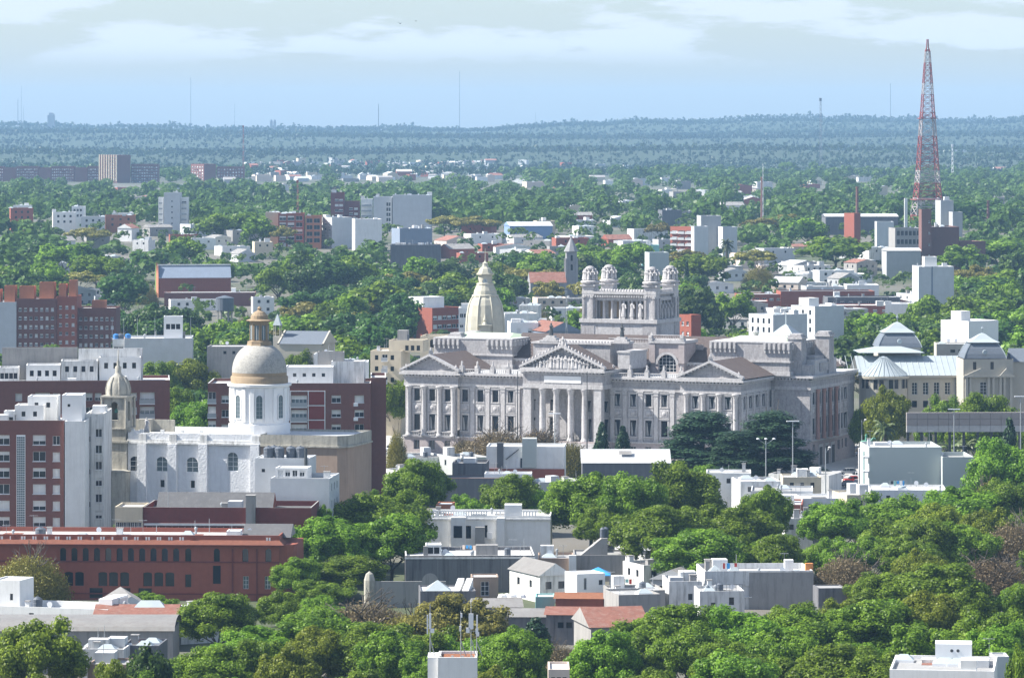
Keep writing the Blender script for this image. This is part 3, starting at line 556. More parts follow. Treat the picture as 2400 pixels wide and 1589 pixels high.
pediment(-.6,U1+.4,-.6,0,EZ+.03,EZ+3.6,20); pediment(U4-.4,L_+.6,-.6,0,EZ+.03,EZ+3.6,20)
for u in (.3,U1/2,U1-.3): statue(P,u,-.2,EZ+(.4 if u!=U1/2 else 4.45),1.7,seated=True)
for u in (U4+.3,(U4+L_)/2,L_-.3): statue(P,u,-.2,EZ+(.4 if abs(u-(U4+L_)/2)>1 else 4.45),1.7,seated=True)
for a,b in ((U1,U2),(U3,U4)):
    n=4
    for i in range(n+1):
        x=a+.6+(b-a-1.2)*i/n
        pbox(P,'pedestal',x-.5,x+.5,WV-.5,WV+.5,EZ+.03,EZ+1.35,'stone_light'); statue(P,x,WV,EZ+1.35,1.55)
        if i<n: put('balustrade',balus((b-a-1.2)/n-1.1),P.root,(x+(b-a-1.2)/n/2,WV,EZ+.03))
# middle range with the two end wings, and the rear range
M0,M1=-9.2,L_+9.2; MV=SD; MD=P.v(1985,M1)
pal_block(M0,M1,MV,MV+21.5,None,[21.5*(i+.5)/5 for i in range(5)],k=3,faces='frl')
pal_block(0.6,M1-.7,MV+21.4,P.v(2008,M1),None,[2.2,5.2],k=4,faces='r')
CR=MB(); CR.smooth=True; hh_=AZ-BZ; CR.lathe([(.6,0),(.6,.35),(.48,.45),(.44,hh_*.5),(.38,hh_-1.1),(.5,hh_-.75),(.62,hh_-.25),(.66,hh_)],0,0,12,'column_red'); CR=CR.mesh('red_column')
for i in range(1,5): put('red_column',CR,P.root,(M1+.45,21.5*i/5+MV,BZ))
for i in (0,5): cols_at([MV+21.5*i/5+(.8 if i==0 else -.8 if i==5 else 0)],0,'p',side=M1)
for i in range(1,4): # entrance doors on the end wing
    pbox(P,'door_surround',M1+.25,M1+.42,MV+21.5*(i+.5)/5-1.3,MV+21.5*(i+.5)/5+1.3,.1,5.6,'stone_light'); pbox(P,'door',M1+.42,M1+.5,MV+21.5*(i+.5)/5-.85,MV+21.5*(i+.5)/5+.85,.1,4.9,'frame_dark')
def attic(x0,x1,y0,y1,z1,corb=True,m='stone',k=0):
    def f(mb):
        z0=EZ+.05+k*.01; mb.box(x0,x1,y0,y1,z0,z1,m); mb.box(x0-.25,x1+.25,y0-.25,y1+.25,z0,z0+1.0,'stone_light'); mb.box(x0-.35,x1+.35,y0-.35,y1+.35,z0+3.1,z0+3.5,'stone_light'); mb.box(x0-.12,x1+.12,y0-.12,y1+.12,z1-.02,z1+.25,'stone_light')
        if corb:
            for a,b in ((0,.30),(.68,.98)):
                for i in range(6):
                    x=x0+(x1-x0)*(a+(b-a)*i/5)+.4; mb.box(x-.28,x+.28,y0-.75,y0,z1-1.5,z1-.1,'stone_light'); mb.box(x-.2,x+.2,y0-.45,y0,z1-2.3,z1-1.5,'stone_light')
            for i in range(12):
                y=y0+(y1-y0)*(i+.5)/12; mb.box(x1,x1+.7,y-.25,y+.25,z1-1.5,z1-.1,'stone_light')
    part(P,'attic',f)
    r=MB(); r.poly([(x0,y0,z1+.27),(x1,y0,z1+.27),(x1,y1,z1+.27),(x0,y1,z1+.27)],'roof_membrane'); r.gable(x0+2,x1-2,y0+3,y1-3,z1+.29,z1+1.2,'copper_green','x',hip=2); r.put('chamber_roof',P.root)
attic(up(1017,20),up(1200,20),20,40,26.3+PZ,k=1); attic(up(1664,20),up(1850,20),20,40,26.9+PZ,k=2)
# corner turrets and end parapets of the right chamber
for px,v,yt in ((1868,24,786),(1933,36,780),(1072,24,783),(1110,37,779)):
    u=P.u(px,v); w=1.7
    part(P,'turret',lambda m:(m.box(u-w,u+w,v-w,v+w,EZ+.06,P.z(yt,u,v),'stone'),m.box(u-w-.25,u+w+.25,v-w-.25,v+w+.25,P.z(yt,u,v)-.8,P.z(yt,u,v)-.4,'stone_light'),m.box(u-w+.35,u+w-.35,v-w+.35,v+w-.35,P.z(yt,u,v),P.z(yt,u,v)+.4,'stone_light')))
part(P,'end_parapet',lambda m:(m.box(M1-4.5,M1-.3,MV+1,MV+4,EZ+.07,EZ+2.6,'stone'),m.box(M1-3.5,M1-.2,MV+4,MV+19,EZ+.08,EZ+3.6,'stone_light'),m.box(M1-4,M1-1,MV+6,MV+17,EZ+3.6,EZ+4.4,'stone'),m.box(M1-.2,M1+.1,MV+7,MV+16,EZ+.9,EZ+2.9,'stone')))
pediment(L_-8,L_+3,MV+41.2,MV+41,EZ+.09,EZ+2.6,-8)
statue(P,L_+2.5,MV+40,EZ+.5,1.8)
part(P,'zinc_lantern',lambda m:(m.box(L_-4,L_+2,30,36,27+PZ,28.3+PZ,'stone_light'),m.lathe([(4.2,28.3+PZ),(1.2,30.3+PZ),(.2,30.8+PZ),(.15,33.5+PZ)],L_-1,33,4,'zinc',math.pi/4)))
# long central hall with tiled roof and projecting bays
HU0,HU1,HV0,HV1=U1+3,U4-2,21.5,43.5; he=21.9+PZ
def hall(m):
    m.box(HU0,HU1,HV0,HV1,EZ+.05,he-.5,'stone_pink'); m.box(HU0-.5,HU1+.5,HV0-.6,HV1+.6,he-.5,he,'stone_light')
    n=int((HU1-HU0)/.9)
    for i in range(n): x=HU0+(HU1-HU0)*(i+.5)/n; m.box(x-.2,x+.2,HV0-.55,HV0,he-.85,he-.5,'stone_light')
part(P,'hall',hall)
part(P,'tiled_roof',lambda m:m.gable(HU0-.4,HU1+9,HV0-.5,HV1+.5,he+.03,he+5.6,'tile_brown','x',wall='stone_light',hip=0))
part(P,'ridge_ornament',lambda m:(m.box(HU1+7.5,HU1+9,31.5,33.5,he+5.2,he+6.1,'stone_light'),m.lathe([(.5,he+6.1),(.9,he+6.9),(.3,he+7.8)],HU1+8.2,32.5,8,'stone_light')))
for ub in (up(1571,20)-.4,):
    x0,x1=ub-4.2,ub+4.2; y0=19.0
    def bay(m):
        wall_face(m,'f',x1-x0,8,EZ+.06,26.4+PZ,[((x1-x0)/2,EZ+.3,4.6,4.2,1.0)],'stone_pink',.6,(x0,y0)); wall_face(m,'r',x1-x0,8,EZ+.06,26.4+PZ,[],'stone_pink',.6,(x0,y0)); wall_face(m,'l',x1-x0,8,EZ+.06,26.4+PZ,[],'stone_pink',.6,(x0,y0))
        m.box(x0-.5,x1+.5,y0-.5,y0+8,26.4+PZ,27.1+PZ,'stone_light'); m.box(x0-.3,x0+1.2,y0-.35,y0+7,EZ+2.5,26.3+PZ,'stone_pink'); m.box(x1-1.2,x1+.3,y0-.35,y0+7,EZ+2.5,26.3+PZ,'stone_pink')
        for i in range(9): a0=math.pi*i/9; a1=math.pi*(i+1)/9; r0,r1=2.35,2.95; cz=EZ+2.2; m.poly([(ub+r*math.cos(a),y0-.25,cz+r*math.sin(a)) for r,a in ((r0,a0),(r1,a0),(r1,a1),(r0,a1))],'stone_light')
    part(P,'hall_bay',bay); add_window(P.root,'f',x1-x0,8,(x1-x0)/2,EZ+.3,4.6,4.2,'grid',0,.6,(x0,y0),'arched_window')
    put('balustrade',balus(7.5,1.3),P.root,(ub,y0-.1,27.1+PZ)); statue(P,x0+.2,y0,27.1+PZ,1.9,seated=True); statue(P,x1-.2,y0,27.1+PZ,1.9,seated=True)
# portico
PV=-4.2; Q0,Q1=up(1229,PV),up(1411,PV); pc=(Q0+Q1)/2
pbs=[up(x,PV) for x in (1236,1269,1301,1335,1368,1401)]; ph=AZ-BZ+.5
PCM=MB(); PCM.smooth=True; PCM.lathe([(1.0,0),(1.0,.4),(.82,.5),(.8,1),(.78,ph*.45),(.68,ph-1.5),(.75,ph-1.35),(.85,ph-1.0),(1.12,ph-.3),(1.15,ph-.25),(1.15,ph)],0,0,14,'stone_light'); PCM=PCM.mesh('portico_column')
for i,u in enumerate(pbs):
    if i in(0,5): pbox(P,'corner_pier',u-.95,u+.95,PV-.2,PV+1.7,BZ,BZ+ph,'stone_light'); put('portico_column',PCM,P.root,(u+(1.75 if i==0 else -1.75),PV+2.6,BZ))
    else: put('portico_column',PCM,P.root,(u,PV+.75,BZ))
part(P,'portico_base',lambda m:(m.box(Q0-.5,Q1+.5,PV-.6,1.5,0,BZ-.004,'stone_pink'),[m.box(Q0+1,Q1-1,PV-.6-.5*i,PV-.59-.5*(i-1),0,BZ-.35*i,'stone_light') for i in range(1,14)]))
block(P,U2+.02,U3-.02,2.6,19.3,BZ-.01,BZ+ph+.3,'stone_light',[('f',[(U3-U2)*(i+.5)/5 for i in range(5)],[BZ+.3],2.0,4.6,'pal'),('f',[(U3-U2)*(i+.5)/5 for i in range(5)],[BZ+6.6],1.8,2.6,'pal')],faces='frl',depth=.5,tops=False)
block(P,U2+.02,U3-.02,2.6,19.3,0,BZ-.012,'stone_pink',faces='f',tops=False,name='basement')
def pent(m):
    a=BZ+ph; m.box(Q0-.3,Q1+.3,PV-.35,19,a,a+1.0,'stone_light'); m.box(Q0-.2,Q1+.2,PV-.22,19,a+1.0,a+3.3,'stone'); m.box(Q0-.5,Q1+.5,PV-.5,18.9,a+3.3,a+3.6,'stone_light'); m.box(Q0-1.1,Q1+1.1,PV-1.1,18.8,a+3.9,a+4.4,'stone_light')
    n=22
    for i in range(n): x=Q0+(Q1-Q0)*(i+.5)/n; m.box(x-.22,x+.22,PV-.9,PV-.2,a+3.6,a+3.9,'stone_light')
    for i in range(18): y=PV+23*(i+.5)/18; m.box(Q1+.2,Q1+.9,y-.22,y+.22,a+3.6,a+3.9,'stone_light')
part(P,'portico_entablature',pent); pz=BZ+ph+4.4
pbox(P,'inscription_panel',pc-4.7,pc+4.7,PV-.34,PV-.2,BZ+ph+1.35,BZ+ph+2.95,'white_clean')
pediment(Q0-.6,Q1+.6,PV-.4,PV,pz+.02,pz+4.9,8,True)
def relief(m):
    rg=random.Random(4)
    for i in range(19):
        t=(i-9)/9.5; hh=(1-abs(t))*3.6+.5
        if hh>.7: fig(m,pc+t*(Q1-Q0)*.44,PV-.35-rg.uniform(0,.25),pz+.45,min(hh,3.2)*rg.uniform(.8,1),'stone_light',.2,6,True,rg.random())
part(P,'tympanum_relief',relief)
part(P,'apex_statuary',lambda m:[fig(m,pc+d,PV-.1,pz+5.5,h,'stone_light',.2) for d,h in ((-.7,1.6),(0,2.3),(.7,1.6))]+[m.box(pc-1.2,pc+1.2,PV-.7,PV+.7,pz+5.0,pz+5.6,'stone_light')])
# stepped attic behind the portico pediment
def pat(m):
    y0=6; zt=27.7+PZ; m.box(up(1250,6),up(1430,6),y0,20,pz+.03,zt-1.3,'stone'); m.box(up(1250,6)-.4,up(1430,6)+.4,y0-.4,20.1,zt-1.3,zt-.9,'stone_light')
    for i in range(24): x=Q0+1+(Q1-Q0)*(i+.5)/24; m.box(x-.2,x+.2,y0-.2,y0+.2,zt-.9,zt-.4,'stone_light')
    m.box(Q0-.6,Q0+2.2,y0-1.6,y0+6,pz+.05,zt-3,'stone_light'); m.box(Q1+.4,Q1+3.4,y0-1.6,y0+9,pz+.05,zt-3,'stone_light'); m.box(Q1+.2,Q1+3.6,y0-1.8,y0+9.2,zt-3,zt-2.6,'stone_light')
    for i,w in enumerate((2.4,1.7,1.1)): m.box(Q0+2-w,Q0+2+w,y0+1-w*.6,y0+1+w*.6,zt-.9+.5*i,zt-.4+.5*i,'stone_light'); m.box(Q1+.4-w,Q1+.4+w,y0+1-w*.6,y0+1+w*.6,zt-.9+.5*i,zt-.4+.5*i,'stone_light')
part(P,'portico_attic',pat)
for u in (Q0+2,Q1+.4):
    mb=MB(); fig(mb,u,7,28.3+PZ,3.0,'metal_dark',.15); mb.put('bronze_figure',P.root)
# rooftop lantern
LV=34; la0,la1=up(1366,LV),up(1536,LV); ld=14.5; lz=lambda y:P.z(y,(la0+la1)/2,LV)
zb_,z1_,z2_,z3_,z4_=lz(800),lz(757),lz(748),lz(705),lz(684)
def lan(m):
    m.box(la0-1,la1+1,LV-1,LV+ld+1,lz(838),lz(790),'stone'); m.box(la0-.3,la1+.3,LV-.3,LV+ld+.3,lz(790),z1_,'stone_light'); m.box(la0-.7,la1+.7,LV-.7,LV+ld+.7,z1_,z2_,'stone_light')
    m.box(la0+2.6,la1-2.6,LV+2.4,LV+ld-2.4,z2_,z3_,'stone_light'); m.box(la0+.4,la1-.4,LV+.4,LV+ld-.4,z3_,lz(697),'stone_light'); m.box(la0+.7,la1-.7,LV+.7,LV+ld-.7,lz(697),lz(690),'stone'); m.box(la0-.2,la1+.2,LV-.2,LV+ld+.2,lz(690),z4_,'stone_light')
    n=26
    for i in range(n):
        x=la0+(la1-la0)*(i+.5)/n; m.lathe([(.22,z4_),(.3,z4_+.35),(.06,z4_+.75)],x,LV+.2,5,'stone_light')
    for i in range(18): y=LV+ld*(i+.5)/18; m.lathe([(.22,z4_),(.3,z4_+.35),(.06,z4_+.75)],la1-.2,y,5,'stone_light')
    for i in range(30): x=la0+(la1-la0)*(i+.5)/30; m.box(x-.16,x+.16,LV-.45,LV,lz(697),lz(693),'stone_light')
part(P,'lantern',lan)
lch=z3_-z2_; LC=MB(); LC.lathe([(.42,0),(.36,.3),(.30,lch-.5),(.46,lch-.1),(.46,lch)],0,0,10,'stone_light'); LC=LC.mesh('lantern_column')
LF=MB(); LF.box(-.4,.4,-.4,.4,0,.6,'stone_light'); fig(LF,0,0,.6,lch-.6,'stone_light',.13); LF=LF.mesh('caryatid')
for i in range(7): put('lantern_column',LC,P.root,(la0+3+(la1-la0-6)*i/6,LV+1.0,z2_))
for i in range(3): put('caryatid',LF,P.root,(la0+(la1-la0)*(.56+.115*i),LV+.3,z2_))
for i in range(5): put('caryatid',LF,P.root,(la1-.6,LV+3+(ld-6)*i/4,z2_))
for i in range(6):
    x=la0+3+(la1-la0-6)*(i+.5)/6; pbox(P,'lantern_window',x-.45,x+.45,LV+2.30,LV+2.41,z2_+.3,z3_-.3,'ochre' if i in(0,1,2,4) else 'glass')
def group_mesh():
    m=MB(); rg=random.Random(2); m.lathe([(1.7,-.2),(2.15,.25),(2.15,.6),(1.45,.9),(1.3,1.0)],0,0,16,'stone_light')
    for i in range(9): a=6.283*i/9; m_=2.3+rg.uniform(-.25,.25); fig(m,1.3*math.cos(a),1.3*math.sin(a),.95,m_+.35,'stone_light',.16,6,True,a)
    m.lathe([(.7,1.0),(.75,2.4),(.9,2.9),(1.15,3.3),(1.2,3.8),(.8,4.3),(.25,4.5)],0,0,12,'stone'); return m.mesh('statue_group')
GM=group_mesh()
for u,v in ((la0+1.4,LV+1.3),(la0+1.4,LV+ld-1.3),(la1-1.4,LV+1.3),(la1-1.4,LV+ld-1.3)):
    zt=lz(668)
    def pier(m):
        m.box(u-1.55,u+1.55,v-1.45,v+1.45,z2_-.02,zt-.4,'stone_light')
        for sx in(-1,1): m.box(u+sx*1.1-.28,u+sx*1.1+.28,v-1.7,v-1.45,z2_+.3,z3_+.6,'stone'); m.box(u+sx*1.1-.36,u+sx*1.1+.36,v-1.85,v-1.45,z3_+.6,z3_+1.1,'stone_light')
        for sx in(-1,1): m.box(u+1.55,u+1.8,v+sx*1.0-.28,v+sx*1.0+.28,z2_+.3,z3_+.6,'stone')
        m.box(u-1.95,u+1.95,v-1.85,v+1.85,zt-.4,zt,'stone_light'); m.box(u-1.8,u+1.8,v-1.7,v+1.7,lz(800),z2_-.03,'stone')
    part(P,'lantern_pier',pier); gm_=put('statue_group',GM,P.root,(u,v,zt+.2),0,(1,1,P.z(625,u,v)/1e9+1.0)); gm_.scale=(1.08,1.08,.95)
part(P,'lantern_terrace',lambda m:m.box(up(1420,20),HU1-3,26.5,27.1,he+1.2,lz(800),'stone'))
put('balustrade',balus(16,1.2),P.root,(up(1500,27),26.8,lz(800)))
for px,yt,yb in ((1213,870,1012),(1376,870,1020)):   # flag poles before the portico
    D=985; o=MB(); o.tube((0,0,0),(0,0,zat(yt,D)-terr(pxX(px,D),D)),.16,.08,6,'metal_dark'); o.box(-.3,.3,-.3,.3,0,.8,'stone_light'); x=o.put('flag_pole',None,(pxX(px,D),D,terr(pxX(px,D),D))); tag(x,'tall dark flag pole standing %s of the portico columns'%('left' if px<1300 else 'right'),'flag pole','flag poles before the portico')
# ---------------------------------------------------------------- church with the ribbed dome
def church():
    B=Bd('church','white parish church with big stone dome on a white drum','church',300,612,1013,790,14,17,yvis=1160,short='domed church'); W=B.W; h=B.h; z=B.z
    hz_=lambda y:z(y,W/2,0)
    cw=[B.u(x) for x in (316,378,449)]
    block(B,0,W,0,17,0,h,'church_white',[('f',[c+.1 for c in cw],[z(1105,6)],2.3,z(1070,6)-z(1105,6),'church',1),('f',[B.u(545)],[z(1104,20)],2.1,z(1060,20)-z(1104,20),'church',1),('f',[c+.2 for c in cw[1:]],[z(1142,8)],.85,1.35,'dark')],par=.5,roof='roof_white',depth=.45,cop='white_stained')
    def trim(m):
        zt=z(1038,W/2); m.box(-.1,W+.1,-.55,-.02,zt-.25,zt+.05,'white_stained'); m.box(-.1,W+.1,-.25,-.02,zt+.05,zt+.5,'white_stained')
    part(B,'cornice',trim)
    for px in (335,406,478,600):
        u=B.u(px); pbox(B,'buttress',u-.85,u+.85,-.9,-.02,0,z(1040,u),'church_white'); pbox(B,'pilaster',u-.7,u+.7,-.3,-.021,z(1037,u),h-.2,'white_stained')
    for px in (310,330,378,425,470): u=B.u(px); part(B,'finial',lambda m:m.box(u-.3,u+.3,.3,.9,h,h+.55,'white'))
    # transept block in bare brown render at the right, curved
    u0,u1=W+.02,B.u(818); mb=MB(); pts=[(u0,-.5),(u1-2,-.8),(u1-.4,.6),(u1,3),(u1,15),(u0,15)]; mb.prism(pts,0,h-2.1,'plaster_brown'); mb.prism([(x+(0 if x==u0 else .35),y-.35) for x,y in pts],h-2.1,h-1.8,'stone_old'); mb.prism(pts,h-1.8,h+.1,'stone_old',False); mb.put('transept',B.root)
    r=MB(); r.poly([(x,y,h-.3) for x,y in pts],'roof_membrane'); r.put('roof',B.root)
    # drum and dome
    dc=B.u(608,8.5); dv=8.5; Zd=lambda y:z(y,dc,dv); r0=5.45
    mb=MB(); n=16; mb.lathe([(r0+.25,h-.6),(r0+.25,Zd(992)),(r0,Zd(990)),(r0,Zd(905)),(r0+.5,Zd(903)),(r0+.55,Zd(898)),(r0-.1,Zd(897))],dc,dv,48,'white_clean'); mb.put('drum',B.root)
    for i in range(8):
        a=-math.pi/2+2*math.pi*i/8+.30; cx,cy=dc+(r0+.02)*math.cos(a),dv+(r0+.02)*math.sin(a); rz=a+math.pi/2
        wm=MB(); ww=1.35; za=Zd(930)-Zd(978); pts=[(-ww/2,0),(ww/2,0)]+[(ww/2*math.cos(t*math.pi/8),za+ww/2*math.sin(t*math.pi/8)) for t in range(9)]
        wm.poly([(x,-.06,y) for x,y in pts],'glass_pale')
        for q in range(len(pts)): (xa,ya),(xb,yb)=pts[q],pts[(q+1)%len(pts)]; wm.tube((xa,-.05,ya),(xb,-.05,yb),.14,.14,4,'white_clean')
        for k in range(1,5): wm.box(-ww/2,ww/2,-.1,-.065,za*k/5-.03,za*k/5+.03,'frame_grey')
        wm.box(-.03,.03,-.1,-.065,0,za+.6,'frame_grey'); wm.put('drum_window',B.root,(cx,cy,Zd(978)),rz)
        for d in (-.24,.24):
            b=a+d; pm=MB(); pm.box(-.38,.38,-.22,.2,0,Zd(908)-Zd(985),'white_clean'); pm.put('drum_pilaster',B.root,(dc+r0*math.cos(b),dv+r0*math.sin(b),Zd(985)),b+math.pi/2)
    mb=MB(); rr=r0-.25; z0=Zd(897); zt=Zd(806); mb.lathe([(rr+.1,z0),(rr+.15,Zd(882)),(rr-.1,Zd(880))],dc,dv,40,'ochre',cap=False); mb.lathe([(rr-.1,Zd(880)),(rr-.12,Zd(872))],dc,dv,40,'ochre',cap=False)
    pr=[(rr*math.cos(t*math.pi/2*.86/10)*1.0-.1,Zd(872)+(zt-Zd(872))*math.sin(t*math.pi/2/10*.98)) for t in range(11)]; mb.smooth=True; mb.lathe(pr,dc,dv,40,'dome_shell'); mb.put('dome',B.root)
    lr=1.75; mb=MB(); mb.lathe([(lr+.7,zt-.5),(lr+.5,zt+.1),(lr+.5,zt+.5),(lr,zt+.6),(lr,Zd(756)),(lr+.1,Zd(755)),(lr+.85,Zd(751)),(lr+.2,Zd(748))],dc,dv,8,'ochre',math.pi/8)
    mb.lathe([(lr*.95,Zd(748)),(lr*.9,Zd(740)),(lr*.6,Zd(732)),(.4,Zd(728)),(.3,Zd(726)),(.45,Zd(723)),(.1,Zd(718))],dc,dv,16,'ochre'); mb.put('dome_lantern',B.root)
    for i in range(8):
        a=-math.pi/2+math.pi*i/4; q=lr*math.cos(math.pi/8)+.02; wm=MB(); wm.box(-.42,.42,-.04,.02,0,Zd(762)-Zd(796),'glass_pale'); wm.box(-.55,-.42,-.1,.02,-.1,Zd(762)-Zd(796)+.2,'ochre'); wm.box(.42,.55,-.1,.02,-.1,Zd(762)-Zd(796)+.2,'ochre'); wm.box(-.03,.03,-.07,-.04,0,2.6,'frame_white'); wm.put('lantern_window',B.root,(dc+q*math.cos(a),dv+q*math.sin(a),Zd(796)),a+math.pi/2)
    # bell tower
    ct=B.u(277,2); tv=2; Zt=lambda y:z(y,ct,tv); q=2.25
    def tw(m):
        m.box(ct-q-.25,ct+q+.25,tv-q-.25,tv+q+.25,0,Zt(1035),'stone_old'); m.box(ct-q-.6,ct+q+.6,tv-q-.6,tv+q+.6,Zt(1035),Zt(1030),'stone_old'); m.box(ct-q,ct+q,tv-q,tv+q,Zt(1030),Zt(1004),'stone_old'); m.box(ct-q-.3,ct+q+.3,tv-q-.3,tv+q+.3,Zt(1004),Zt(1001),'stone_old')
        wins=[(q,Zt(985),1.35,Zt(938)-Zt(985),1)]
        for fc in 'frlb': wall_face(m,fc,2*q-.3,2*q-.3,Zt(1001),Zt(930),[(q-.15,Zt(985),1.45,Zt(940)-Zt(985),1)],'stone_old',.5,(ct-q+.15,tv-q+.15))
        m.box(ct-q+.7,ct+q-.7,tv-q+.7,tv+q-.7,Zt(986),Zt(985),'stone_old'); m.box(ct-q-.35,ct+q+.35,tv-q-.35,tv+q+.35,Zt(930),Zt(926),'stone_old')
    part(B,'bell_tower',tw)
    part(B,'tower_pier',lambda m:m.lathe([(2.9,0),(2.9,Zt(1102)),(3.1,Zt(1100)),(2.0,Zt(1097))],ct+.4,tv-3.2,14,'stone_old'))
    for sx in(-1,1):
        for sy in(-1,1): part(B,'belfry_column',lambda m:m.lathe([(.3,Zt(1001)),(.26,Zt(995)),(.24,Zt(936)),(.34,Zt(931))],ct+sx*(q+.1),tv+sy*(q+.1),8,'stone_old'))
    mb=MB(); mb.smooth=True; mb.lathe([(2.2,Zt(926)),(2.25,Zt(915)),(2.0,Zt(898)),(1.4,Zt(884)),(.7,Zt(877)),(.55,Zt(872)),(.6,Zt(860)),(.25,Zt(856)),(.3,Zt(848)),(.1,Zt(843)),(.06,Zt(820))],ct,tv,12,'stone_old'); mb.put('cupola',B.root)
    for i in range(8): a=6.283*i/8+.4; part(B,'cupola_rib',lambda m:[m.tube((ct+ra*math.cos(a),tv+ra*math.sin(a),Zt(ya)),(ct+rb*math.cos(a),tv+rb*math.sin(a),Zt(yb)),.14,.12,4,'stone_med') for ra,ya,rb,yb in ((2.25,924,2.3,912),(2.3,912,2.02,897),(2.02,897,1.4,883))])
    for dx,dy in ((0,-1.2),(1.2,0)):
        mb=MB(); mb.lathe([(.42,0),(.34,.15),(.26,.5),(.12,.72),(.04,.8)],ct+dx*.9,tv+dy*.9,10,'bronze'); mb.tube((ct+dx*.9,tv+dy*.9,.8),(ct+dx*.9,tv+dy*.9,2.0),.03,.03,4,'metal_dark'); o=mb.put('bell',None); o.parent=None; o.location=B.w(0,0,Zt(966)); o.rotation_euler=(0,0,-R(14)); tag(o,'bronze bell hanging in the %s opening of the weathered bell tower'%('front' if dx==0 else 'right'),'bell','bells in the belfry')
    mb=MB(); mb.box(-.5,.5,-.5,.5,0,.3,'stone_old'); fig(mb,0,0,.3,2.6,'stone_light',.14); o=mb.put('statue',None,B.w(B.u(344,6),6,h+.0)); o.location.z-=.5; tag(o,'pale robed statue standing on the church roof edge','statue')
    pbox(B,'parapet_wall',B.u(306,10),B.u(408,10),10,10.6,h-.5,z(985,10,10),'stone_old'); pbox(B,'parapet_pier',B.u(325,9),B.u(355,9),8.6,10,h-.5,z(984,10,9),'stone_old')
    return B
CH=church()
# ---------------------------------------------------------------- apartment blocks round the church
def apt_front_left():
    B=Bd('apartment_block','dark brick apartment block with a glass-brick strip at the left edge','apartment building',-60,150,985,765,0,16,yvis=1225,short='glass-brick apartment block'); W=B.W; h=B.h
    s=lambda px:B.u(px)
    block(B,0,W,0,16,0,h,'brick_dark',[('f',[s(8),],(4.4,2.93,7),2.2,1.75,'plain'),('f',[s(92)],(4.4,2.93,7),2.3,1.75,'plain'),('f',[s(132)],(4.4,2.93,7),1.3,1.6,'plain')],roof='roof_white',cop='roof_white')
    part(B,'glass_brick_strip',lambda m:[m.box(s(49)-.72+.36*i+.02,s(49)-.72+.36*i+.32,-.07,0,.3+.42*k,.3+.42*k+.33,'glass_pale') for i in range(4) for k in range(int((h-3)/.42))]+[m.box(s(49)-.8,s(49)+.8,-.035,0,.2,h-2.6,'frame_white')])
    for i,(x0,x1,yt,d0,d1) in enumerate(((30,98,950,3,9),(56,125,929,6,12),(6,30,963,2,5))):
        block(B,s(x0),s(x1),d0,d1,h-.6,B.z(yt,0,d0),'white',[('f',(.1,.9,2),(2.0,3,1),.7,.9,'dark'),('l',(.1,.9,1),(2.3,3,1),.8,1.2,'dark')],par=.2,roof='roof_white',name='penthouse')
    clutter(B,0,W,1,4,h-.6,3,1)
    B2=Bd('apartment_block','white blank-walled apartment slab beside the weathered bell tower','apartment building',152,199,987,764,0,14,yvis=1225,short='white apartment slab'); W=B2.W
    block(B2,0,W,0,14,0,B2.h,'white',[],roof='roof_white'); block(B2,B2.u(145,2),B2.u(192,2),2,9,B2.h-.6,B2.z(926,0,2),'white_clean',[('f',(.2,.5,1),(2.1,3,1),.5,.5,'dark'),('r',(.2,.8,1),(3,3,1),.6,1,'dark')],par=.15,roof='roof_white',name='stair_tower')
    B3=Bd('apartment_block','narrow white apartment wing with a column of windows, next to the bell tower','apartment building',200,243,970,772,0,16,yvis=1220,short='narrow white wing'); W=B3.W
    block(B3,.02,W,0,16,0,B3.h,'white_stained',[('f',(.5,.95,1),(4.2,2.95,6),1.2,1.5,'plain'),('f',(.05,.4,1),(5,5.9,3),.4,.9,'dark')],roof='roof_white'); clutter(B3,0,W,1,14,B3.h-.6,2,5)
    pbox(B3,'drain_pipe',.9,1.05,-.16,-.01,0,B3.h-.5,'metal_grey')
apt_front_left()
def apt_behind():
    B=Bd('apartment_block','long dark brick apartment block with balconies and white rooftop penthouses','apartment building',-40,398,893,880,-5,18,yvis=1000,short='long balcony apartment block'); W=B.W; h=B.h; s=lambda px:B.u(px)
    block(B,0,W,0,18,0,h,'brick_dark',[('f',[s(44),s(132),s(209),s(230),s(313)],(4.2,2.95,6),1.35,1.6,'plain'),('f',[s(100),s(182),s(345)],(4.8,2.95,6),3.0,2.3,'bal')],roof='roof_white',cop='roof_white',depth=.5)
    for i,(x0,x1,yt,d0) in enumerate(((-5,42,862,6),(60,140,856,5),(142,228,846,6),(232,330,838,7))):
        block(B,s(x0),s(x1),d0,d0+7,h-.6,B.z(yt,s(x0),d0),['white_stained','white','white_stained','white'][i],[('f',(.05,.95,4),(2.3,3,1),.8,1.2,'dark')],par=.3,roof='roof_white',name='penthouse')
    pbox(B,'parapet_screen',s(0),s(180),14,14.5,h-.6,B.z(815,0,14),'concrete'); pbox(B,'parapet_screen',s(182),s(335),12,12.5,h-.6,B.z(815,60,12),'white_stained')
    clutter(B,0,W-2,1,5,h-.6,10,9)
apt_behind()
